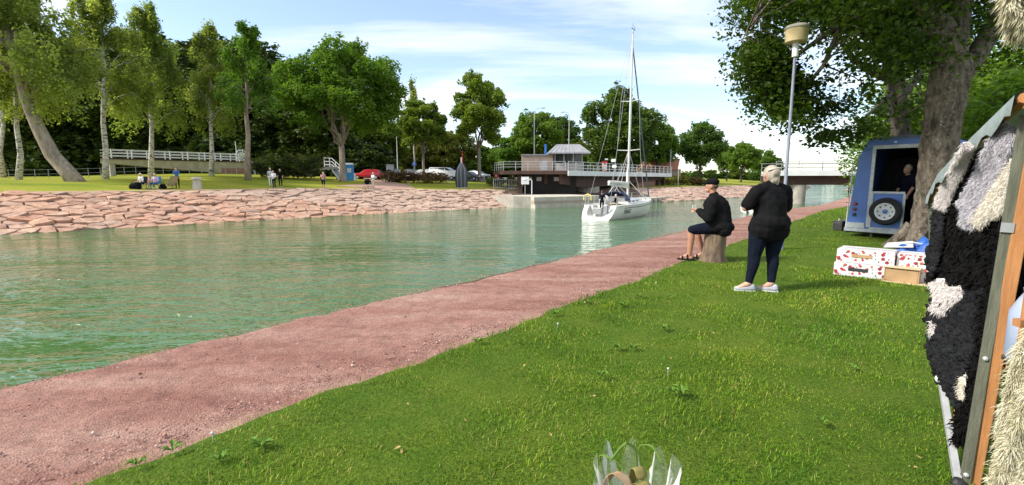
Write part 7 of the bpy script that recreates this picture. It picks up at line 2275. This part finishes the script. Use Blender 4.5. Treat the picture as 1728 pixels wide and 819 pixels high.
# ================================================================ sheepskin stall at the right edge
def xpole(py):
    return np.interp(py, [190, 815], [1742, 1637])
def xleft(py):
    return np.interp(py, [250, 330, 420, 480, 540, 600, 660, 745, 820], [1650, 1578, 1572, 1558, 1562, 1568, 1590, 1606, 1615])
def yleft(py):
    return np.interp(py, [250, 330, 480, 600, 740, 820], [2.8, 3.8, 3.7, 3.0, 2.42, 2.3])
def stall_pt(px, py, toward=0.0):
    f = (xpole(py) - px) / max(8.0, xpole(py) - xleft(py)); f = float(np.clip(f, -.6, 1.1))
    Y = 2.30 + f * (yleft(py) - 2.30)
    return at_y(px, py, Y - toward)
FUR_K = mat('black_fleece', (0.009, 0.0085, 0.0085), .9, (0.004, 0.004, 0.004), scale=14, spec=.1)
FUR_G = mat('charcoal_fleece', (0.020, 0.021, 0.023), .9, (0.007, 0.007, 0.008), scale=14, spec=.1)
FUR_W = mat('white_fleece', (0.72, 0.68, 0.66), .9, (0.52, 0.48, 0.46), scale=22)
FUR_V = mat('silver_lilac_fleece', (0.58, 0.56, 0.60), .9, (0.36, 0.34, 0.38), scale=12)
FUR_C = mat('cream_fleece', (0.72, 0.68, 0.60), .9, (0.54, 0.49, 0.40), scale=16)
FUR_L = mat('mossy_cream_fleece', (0.64, 0.60, 0.45), .9, (0.46, 0.42, 0.26), scale=10)
_ic = bmesh.new(); bmesh.ops.create_icosphere(_ic, subdivisions=1, radius=1); ICV = np.array([v.co[:] for v in _ic.verts]); ICF = np.array([[v.index for v in f.verts] for f in _ic.faces]); _ic.free()
def tufts(P, N, size, seed, squash=.75, elong=1.0):
    """small irregular curls of wool around the points P"""
    r = np.random.default_rng(seed); n = len(P)
    s = size * r.gamma(5, .2, n)
    A_ = r.normal(0, 1, (n, 3, 3)); Q_, _ = np.linalg.qr(A_)
    base_ = ICV[None] * (1 + .25 * r.normal(0, 1, (n, len(ICV), 1))) * np.array([1, squash, elong])
    V = (base_ * s[:, None, None]) @ Q_ + P[:, None, :]
    F = (np.arange(n)[:, None, None] * len(ICV) + ICF[None]).reshape(-1, 3)
    return V.reshape(-1, 3), F
def fur(P, N, length, width, seed):
    r = np.random.default_rng(seed); n = len(P)
    d = N * .9 + r.normal(0, .6, (n, 3)); d[:, 2] -= .45; d /= np.linalg.norm(d, axis=1, keepdims=True)
    sd = np.cross(d, r.normal(0, 1, (n, 3))); sd /= np.linalg.norm(sd, axis=1, keepdims=True)
    L_ = length * r.uniform(.5, 1.4, n)[:, None]; w_ = width * r.uniform(.6, 1.4, n)[:, None]
    b1 = P + sd * w_; b2 = P - sd * w_; m1 = P + d * L_ * .55 + sd * w_ * .8; m2 = P + d * L_ * .55 - sd * w_ * .8; e = P + d * L_ + np.array([0, 0, -.3]) * L_
    V = np.stack([b1, b2, m1, m2, e], 1).reshape(-1, 3); o = np.arange(n)[:, None] * 5
    return V, np.concatenate([o + np.array([[0, 1, 3]]), o + np.array([[0, 3, 2]]), o + np.array([[2, 3, 4]])], 0)
def sheepskin(label, poly, fn, m, off, bulge, kind, n, size, seed, step=7, group='sheepskins hung on the stall', name='sheepskin'):
    xs = [q[0] for q in poly]; ys = [q[1] for q in poly]
    def depth(x, y):       # distance to the outline in pixels
        d = 1e9
        for i in range(len(poly)):
            x1, y1 = poly[i]; x2, y2 = poly[(i + 1) % len(poly)]
            k = max(0, min(1, ((x - x1) * (x2 - x1) + (y - y1) * (y2 - y1)) / max(1e-6, (x2 - x1) ** 2 + (y2 - y1) ** 2)))
            d = min(d, math.hypot(x - x1 - k * (x2 - x1), y - y1 - k * (y2 - y1)))
        return d
    half = max(6.0, min(max(xs) - min(xs), max(ys) - min(ys)) * .35)
    def S(x, y, lift=0.0):
        b = min(1, depth(x, y) / half) if in_poly(x, y, poly) else 0
        w = .012 * math.sin(x * .13 + y * .05) + .010 * math.sin(y * .11 - x * .07)
        return fn(x, y, off + bulge * math.sqrt(b) + w + lift)
    gx = np.arange(min(xs), max(xs) + step, step); gy = np.arange(min(ys), max(ys) + step, step)
    idx = {}; V = []; F = []
    def vid(i, j, bk):
        if (i, j, bk) not in idx:
            idx[i, j, bk] = len(V); V.append(tuple(S(gx[i], gy[j], -.035 if bk else 0.0)))
        return idx[i, j, bk]
    cells = {(i, j) for i in range(len(gx) - 1) for j in range(len(gy) - 1) if in_poly(gx[i] + step / 2, gy[j] + step / 2, poly)}
    for i, j in cells:
        F.append((vid(i, j, 0), vid(i, j + 1, 0), vid(i + 1, j + 1, 0), vid(i + 1, j, 0)))
        F.append((vid(i, j, 1), vid(i + 1, j, 1), vid(i + 1, j + 1, 1), vid(i, j + 1, 1)))
        for (di, dj), (a, b) in (((-1, 0), ((0, 0), (0, 1))), ((1, 0), ((1, 1), (1, 0))), ((0, -1), ((1, 0), (0, 0))), ((0, 1), ((0, 1), (1, 1)))):
            if (i + di, j + dj) not in cells:
                F.append((vid(i + b[0], j + b[1], 0), vid(i + a[0], j + a[1], 0), vid(i + a[0], j + a[1], 1), vid(i + b[0], j + b[1], 1)))
    r = random.Random(seed); P = []; N = []
    g = 0
    while len(P) < n and g < n * 40:
        g += 1
        x, y = r.uniform(min(xs), max(xs)), r.uniform(min(ys), max(ys))
        if in_poly(x, y, poly):
            q = S(x, y); P.append(tuple(q)); v = (Vector((0, 0, EYE)) - q).normalized(); N.append((v.x, v.y, v.z))
    P = np.array(P); N = np.array(N)
    c = P.mean(0); lo = P[:, 2].min()
    o = thing(name, label, 'sheepskin', (c[0], c[1], lo), 0, group)
    org = np.array([c[0], c[1], lo])
    link('hide', arr_mesh('hide', np.array(V) - org, F, m, smooth_=True), o)
    if kind == 'wool':
        v, f = tufts(P, N, size, seed)
        link('wool', arr_mesh('wool', v - org, f, m, smooth_=True), o)
    else:
        v, f = fur(P, N, size, size * (.10 if m in (FUR_K, FUR_G) else .055), seed)
        link('hair', arr_mesh('hair', v - org, f, m), o)
    return o
# stall frame
TIM = mat('raw_orange_timber', (0.42, 0.19, 0.065), .8, (0.30, 0.125, 0.04), scale=5, stretch=(6, 6, .6), bump=.3)
TIMG = mat('grey_green_weathered_timber', (0.135, 0.14, 0.10), .9, (0.075, 0.08, 0.055), scale=6, stretch=(6, 6, .6), bump=.4)
stall = thing('stall_frame', 'timber and cloth market stall frame at right picture edge', 'stall', (2.33, 2.20, 0))
pb_ = at_z(1640, 818, 0)
X0, Y0 = pb_.x, pb_.y
rp_ = math.radians(-44)
g0_, g1_ = at_z(1628, 815, 0), at_y(1731, 195, 2.24); o0_, o1_ = at_z(1642, 816, 0), at_y(1756, 195, 2.20)
vw = Vector((-.70, -.71, 0))
MB().bar(g0_, g1_, .042, .05, up=vw).build('post_board', TIMG, stall, bevel=.004)
MB().bar(o0_, o1_, .052, .06, up=vw).build('post', TIM, stall, bevel=.004)
for f_ in (.03, .36):
    MB().ball(g0_.lerp(g1_, f_) + vw * .028, .012, 8).build('bolt', GALV, stall)
MB().bar(g0_.lerp(g1_, .70) + vw * .03, g0_.lerp(g1_, .725) + vw * .03,   .045, .014, up=vw).build('bracket', GREYM, stall)
f0 = at_z(1617, 818, .01); f1 = stall_pt(1588, 640, .05)
MB().bar(f0, f1, .03, .03).build('leg', GALV, stall)
MB().ball(f1, .03, 10).build('leg_joint', WHITE, stall)
MB().lathe([(.03, 0), (.03, .02), (.02, .04)], (f0.x, f0.y, 0), 10).build('leg_foot', DARKM, stall)
f2 = at_y(1622, 690, 2.75); f2.z = .30
MB().bar((f2.x, f2.y, 0), (f2.x + .0, f2.y, .42), .05, .04).build('inner_post', TIM, stall)
rail = [Vector((X0, Y0, 1.86)), at_y(1652, 236, 2.85), at_y(1592, 298, 3.55), at_y(1572, 336, 3.95)]
MB().tube(rail, .025, 8).build('top_rail', TIM, stall)
e_ = rail[-1]
MB().tube([e_, (e_.x + .28, e_.y + .1, 0)], .025, 8).build('rear_post', TIMG, stall)
MB().bar(at_y(1712, 425, 2.26), at_y(1830, 405, 1.95), .04, .07).build('brace', TIM, stall)
MB().bar((X0, Y0, 1.84), (X0 + 1.2, Y0 - .8, 1.84), .05, .05).build('cross_rail', TIM, stall)
# tarpaulin roof, its edge rolled over the rail
TARPG = mat('grey_green_tarp', (0.27, 0.32, 0.31), .7, (0.19, 0.23, 0.22), scale=5, bump=.35)
rows = []
for i in range(25):
    u = i / 24 * 3; k = min(int(u), 2); p = rail[k].lerp(rail[k + 1], u - k)
    out_ = Vector((-.77, .63, 0)); sw = .012 * math.sin(i * 1.7)
    rows.append([p - out_ * 1.3 + Vector((0, 0, .50)), p - out_ * .6 + Vector((0, 0, .25 + sw)), p + Vector((0, 0, .045)), p + out_ * .035 + Vector((0, 0, .015)), p + out_ * .04 + Vector((0, 0, -.07 + 2 * sw))])
V = [tuple(q) for r_ in rows for q in r_]; F = [(i * 5 + j, i * 5 + j + 1, (i + 1) * 5 + j + 1, (i + 1) * 5 + j) for i in range(24) for j in range(4)]
nv = len(V); V2 = V + [(x, y, z - .006) for x, y, z in V]; F2 = F + [tuple(q + nv for q in reversed(f)) for f in F]
org = np.array(stall.location)
link('tarpaulin', arr_mesh('tarpaulin', np.array(V2) - org, F2, TARPG, smooth_=True), stall)

sheepskin('long black sheepskin draped along the upper stall rail', [(1640, 262), (1700, 215), (1718, 260), (1706, 400), (1690, 480), (1640, 500), (1575, 500), (1562, 470), (1580, 420), (1576, 350), (1600, 300)], stall_pt, FUR_K, .0, .05, 'fur', 7000, .045, 901)
sheepskin('shaggy charcoal sheepskin low on the left of the stall', [(1570, 500), (1660, 490), (1650, 560), (1632, 640), (1618, 690), (1600, 668), (1580, 640), (1568, 600), (1564, 540)], stall_pt, FUR_G, .05, .06, 'wool', 5200, .0105, 902)
sheepskin('smooth black sheepskin hanging lowest beside the timber post', [(1640, 480), (1690, 470), (1672, 600), (1655, 700), (1640, 752), (1604, 748), (1612, 690), (1630, 640)], stall_pt, FUR_K, .03, .04, 'fur', 4500, .035, 903)
sheepskin('narrow pinkish white sheepskin at the far end of the stall', [(1628, 240), (1644, 246), (1630, 285), (1606, 330), (1596, 356), (1576, 350), (1580, 330), (1600, 288)], stall_pt, FUR_W, .10, .05, 'fur', 11000, .024, 904)
sheepskin('broad silver lilac sheepskin in the middle of the stall', [(1700, 206), (1714, 216), (1705, 262), (1680, 320), (1662, 366), (1640, 388), (1618, 380), (1622, 352), (1612, 345), (1640, 300), (1655, 262), (1672, 228)], stall_pt, FUR_V, .11, .06, 'fur', 17000, .025, 905)
sheepskin('cream sheepskin overlapping the lilac one beside the post', [(1708, 268), (1712, 300), (1704, 335), (1688, 362), (1672, 368), (1655, 384), (1640, 376), (1652, 350), (1676, 315)], stall_pt, FUR_C, .17, .05, 'fur', 11000, .024, 906)
sheepskin('tattered white fleece scraps on the black sheepskins', [(1566, 478), (1592, 470), (1600, 486), (1618, 484), (1628, 500), (1610, 512), (1600, 528), (1584, 534), (1566, 520), (1578, 506)], stall_pt, FUR_W, .12, .03, 'fur', 4500, .026, 907)
sheepskin('small white fleece edge low at left of the stall', [(1571, 540), (1578, 548), (1574, 566), (1568, 562)], stall_pt, FUR_W, .13, .02, 'fur', 300, .03, 908, step=4)
sheepskin('small dark grey sheepskin at far end of the stall', [(1576, 350), (1592, 358), (1590, 420), (1572, 470), (1562, 440), (1572, 400)], stall_pt, FUR_G, .10, .05, 'wool', 1500, .0105, 909)
sheepskin('cream hide patch under the charcoal sheepskin', [(1616, 638), (1630, 632), (1626, 676), (1614, 672)], stall_pt, FUR_C, .10, .02, 'fur', 300, .02, 910, step=4)
def near_pt(Y):
    return lambda px, py, tw=0.0: at_y(px, py, Y - tw)
sheepskin('black sheepskin right of the timber post', [(1722, 330), (1790, 330), (1790, 660), (1720, 660), (1694, 620), (1704, 520), (1712, 420)], near_pt(2.32), FUR_K, 0, .05, 'fur', 3500, .04, 911)
sheepskin('mossy cream sheepskin at the bottom right picture corner', [(1735, 552), (1800, 552), (1800, 880), (1655, 880), (1668, 812), (1680, 760), (1684, 705), (1698, 650), (1712, 590)], near_pt(1.72), FUR_L, 0, .12, 'fur', 24000, .030, 912)
sheepskin('mossy cream sheepskin hanging in the top right picture corner', [(1692, -60), (1790, -60), (1790, 80), (1740, 62), (1706, 64), (1694, 20)], near_pt(1.80), FUR_L, 0, .08, 'fur', 8000, .04, 913)
MB().bar(at_y(1700, -75, 1.85), at_y(1850, -75, 1.85), .04, .04).build('front_rail', TIM, stall)
q = at_y(1840, -75, 1.85); MB().bar((q.x, q.y, 0), (q.x, q.y, q.z + .1), .06, .06).build('front_post', TIM, stall)
MB().bar(at_y(1715, 545, 1.80), at_y(1850, 545, 1.80), .03, .03).build('lower_rail', TIM, stall)
# pale blue jug on the stall side
q = at_y(1742, 610, 2.05)
o = thing('milk_can', 'pale blue enamel can half cut by the right picture edge', 'can', (q.x, q.y, q.z))
MB().lathe([(.085, 0), (.095, .02), (.095, .22), (.07, .28), (.055, .31), (.06, .33)], (0, 0, 0), 22).build('body', mat('pale_blue_enamel', (0.36, 0.42, 0.56), .35, (0.28, 0.34, 0.47), scale=4), o, smooth_=True, world=False)
MB().lathe([(.098, -.012), (.098, .0), (.05, .0)], (0, 0, 0), 22).build('base_ring', DARKM, o, world=False)
MB().box((q.x + .12, q.y - .05, q.z - .04), (.30, .26, .05)).build('shelf', TIM, stall)
MB().bar((q.x + .2, q.y, 0), (q.x + .2, q.y, q.z - .066), .05, .05).build('shelf_leg', TIM, stall)

# ---- wrapped bulbs at the bottom edge, standing on a low crate
YB = 1.18
bc = at_y(1075, 800, YB); zt_ = bc.z - .225
cr_ = thing('wooden_crate', 'upturned wooden crate under the wrapped plants at bottom edge', 'crate', (bc.x, bc.y, 0))
for k in range(4):
    z = .09 + k * (zt_ - .06) / 4
    for sy in (-.15, .15):
        MB().box((bc.x, bc.y + sy, z), (.44, .014, .09)).build('slat', TIM, cr_)
    for sx in (-.213, .213):
        MB().box((bc.x + sx, bc.y, z), (.014, .284, .09)).build('slat', TIM, cr_)
for k in range(4):
    MB().box((bc.x, bc.y - .1125 + k * .075, zt_ - .010), (.45, .070, .014)).build('top_board', TIM, cr_)
for sx in (-.2, .2):
    for sy in (-.136, .136):
        MB().box((bc.x + sx, bc.y + sy, zt_ / 2 - .01), (.025, .012, zt_ - .02)).build('corner_post', TIM, cr_)
o = thing('wrapped_plants', 'dried leaves wrapped in clear cellophane at the bottom picture edge', 'bouquet', (bc.x, bc.y, zt_))
L1 = mat('dry_olive_leaf', (0.24, 0.20, 0.055), .7, (0.16, 0.14, 0.035), scale=14, stretch=(1, 1, .2)); L2 = mat('tan_leaf', (0.42, 0.28, 0.15), .75, (0.30, 0.17, 0.085), scale=14); L3 = mat('grass_green_leaf', (0.14, 0.24, 0.03), .6, (0.10, 0.18, 0.02), scale=12)
def strap_leaf(nm, pts, w_, m):
    V = []; F = []
    P_ = [Vector(q) for q in pts]; fine = []
    for i in range(len(P_) - 1):
        for k in range(5):
            fine.append(P_[i].lerp(P_[i + 1], k / 5))
    fine.append(P_[-1])
    for _ in range(2):
        fine = [fine[0]] + [(fine[i - 1] + fine[i] * 2 + fine[i + 1]) / 4 for i in range(1, len(fine) - 1)] + [fine[-1]]
    n_ = len(fine)
    for i, q in enumerate(fine):
        d = (fine[min(i + 1, n_ - 1)] - fine[max(i - 1, 0)]).normalized()
        sdv = Vector((1, .25, 0)); sdv = (sdv - d * sdv.dot(d)).normalized(); nv_ = sdv.cross(d)
        w1 = w_ * math.sin(math.pi * min(1, .25 + .75 * (1 - i / n_) ** .7)) ** .6 if i < n_ - 1 else .001
        for f, z in ((-1, 0), (-.5, .25), (0, .32), (.5, .25), (1, 0)):
            V.append(tuple(q + sdv * w1 * f * .5 - nv_ * z * w1 * .3))
    for i in range(n_ - 1):
        for j in range(4):
            F.append((i * 5 + j, i * 5 + j + 1, (i + 1) * 5 + j + 1, (i + 1) * 5 + j))
    me = arr_mesh(nm, V, F, m, smooth_=True); ob = link(nm, me, o)
    md = ob.modifiers.new('thick', 'SOLIDIFY'); md.thickness = .0018
strap_leaf('leaf', [(-.03, 0, 0), (-.04, -.01, .12), (-.02, -.02, .20), (.0, -.05, .235), (.015, -.06, .20)], .036, L1)
strap_leaf('leaf', [(-.02, .01, 0), (-.015, .0, .13), (-.012, -.01, .245), (-.005, -.03, .262), (.004, -.04, .235)], .030, L1)
strap_leaf('leaf', [(-.05, 0, 0), (-.075, 0, .12), (-.085, 0, .20), (-.065, -.01, .235), (-.03, -.02, .222), (-.02, -.03, .15)], .022, L2)
strap_leaf('leaf', [(.03, 0, 0), (.02, .0, .13), (.04, -.01, .195), (.06, -.02, .18)], .030, L1)
strap_leaf('leaf', [(.05, 0, 0), (.055, .01, .14), (.085, -.01, .20), (.105, -.02, .17), (.10, -.02, .12)], .026, L2)
strap_leaf('leaf', [(.02, .02, 0), (.01, .03, .2), (.005, .03, .28), (-.03, .02, .305), (-.075, .0, .26)], .007, L3)
strap_leaf('leaf', [(.03, .02, 0), (.025, .03, .2), (.01, .03, .29), (.045, .02, .295), (.07, .0, .25)], .006, L3)
strap_leaf('leaf', [(-.06, .02, 0), (-.08, .03, .2), (-.10, .02, .27), (-.06, .01, .26), (-.02, .0, .22)], .005, L3)
# cellophane sleeve with folds and a ragged top
V = []; F = []; NA = 64; rw = random.Random(4)
tops = [.235 + .045 * math.sin(k * .9) + rw.uniform(-.018, .018) for k in range(NA)]
for k in range(NA):
    a = 2 * math.pi * k / NA
    for j in range(8):
        f = j / 7; z = f * tops[k]
        fold = .010 * math.sin(a * 11 + 2 * f) + .006 * math.sin(a * 19)
        R_ = .055 + .05 * f ** .8 + fold * f
        V.append((R_ * 1.05 * math.cos(a), R_ * .62 * math.sin(a), z + .002))
for k in range(NA):
    for j in range(7):
        a = k * 8 + j; b = ((k + 1) % NA) * 8 + j
        F.append((a, b, b + 1, a + 1))
link('cellophane', arr_mesh('cellophane', V, F, CLEAR, smooth_=True), o)
MB().lathe([(.05, 0), (.06, .10), (.055, .10), (.045, .01)], (0, 0, .001), 20).build('pot', mat('brown_plastic_pot', (0.16, 0.09, 0.05), .6), o, world=False)

# ---- weeds, dandelion clocks and dead leaves in the lawn
WEED = mat('plantain_leaf', (0.12, 0.22, 0.03), .7, (0.08, 0.16, 0.02), scale=12, spec=.15)
def weed_mesh(seed, n, L_):
    r = random.Random(seed); mb = MB()
    for k in range(n):
        a = 2 * math.pi * k / n + r.uniform(-.3, .3); l = L_ * r.uniform(.7, 1.2); w_ = l * .22; d = Vector((math.cos(a), math.sin(a), 0)); s_ = Vector((-d.y, d.x, 0))
        z = r.uniform(.03, .06)
        mb.add([Vector((0, 0, .01)), d * l * .5 + s_ * w_ + Vector((0, 0, z)), d * l + Vector((0, 0, z * .8)), d * l * .5 - s_ * w_ + Vector((0, 0, z)), d * l * .5 + Vector((0, 0, z - .012))], [(0, 1, 4), (1, 2, 4), (2, 3, 4), (3, 0, 4)])
    me = bpy.data.meshes.new('leaves'); me.from_pydata([tuple(q) for q in mb.v], [], mb.f); me.materials.append(WEED); return me
WM = [weed_mesh(i, 6 + i, .062) for i in range(3)]
wl_ = [(232, 792), (372, 785), (440, 762), (292, 768), (1040, 592), (1068, 592), (1015, 640), (940, 535), (1135, 668), (1150, 670), (1385, 720), (805, 582), (1050, 520), (1010, 498), (1080, 505), (1440, 628), (990, 515), (1120, 560)]
for i, (px, py) in enumerate(wl_):
    q = at_z(px, py, 0.0); s_ = .8 + .4 * ((i * 7) % 5) / 5
    ob = link('broadleaf_weed', WM[i % 3], None, (q.x, q.y, q.z + .018), i * 1.1, (s_, s_, s_))
    tag(ob, 'flat rosette of broad weed leaves growing in the near lawn', 'weed', 'broadleaf weeds in the near lawn')
DC = mat('dandelion_clock', (0.62, 0.60, 0.56), .9)
mb = MB().tube([(0, 0, 0), (.006, 0, .035), (.008, 0, .055)], .0018, 5).ball((.008, 0, .060), .010, 8)
dcm = mesh_of(mb, 'dandelion', DC)
for i, (px, py) in enumerate(((940, 548), (1127, 625), (358, 735), (1108, 478))):
    q = at_z(px, py, 0.05)
    ob = link('dandelion', dcm, None, (q.x, q.y, .0), i); tag(ob, 'dandelion seed head standing in the near lawn', 'dandelion', 'dandelion clocks in the near lawn')
LD = mat('dead_leaf', (0.46, 0.33, 0.12), .8, (0.30, 0.18, 0.07), scale=20)
dl = bpy.data.meshes.new('dead_leaf'); dl.from_pydata([(0, -.025, 0), (.016, -.005, .01), (.012, .018, .006), (0, .034, .012), (-.014, .016, .01), (-.015, -.006, .004)], [], [(0, 1, 2, 3), (0, 3, 4, 5)]); dl.materials.append(LD)
rl = random.Random(12)
for i in range(15):
    px, py = rl.uniform(500, 1560), rl.uniform(440, 800)
    q = at_z(px, py, 0)
    if q.x * NV[0] + q.y * NV[1] > 3.0 or q.y > 9:
        continue
    ob = link('fallen_leaf', dl, None, (q.x, q.y, .035), rl.uniform(0, 6), (rl.uniform(.4, .8),) * 3); ob.rotation_euler = (rl.uniform(-.4, .4), rl.uniform(-.4, .4), rl.uniform(0, 6))
    tag(ob, 'small dry yellow brown leaf lying on the near lawn', 'leaf', 'fallen leaves on the near lawn')
run_jobs()
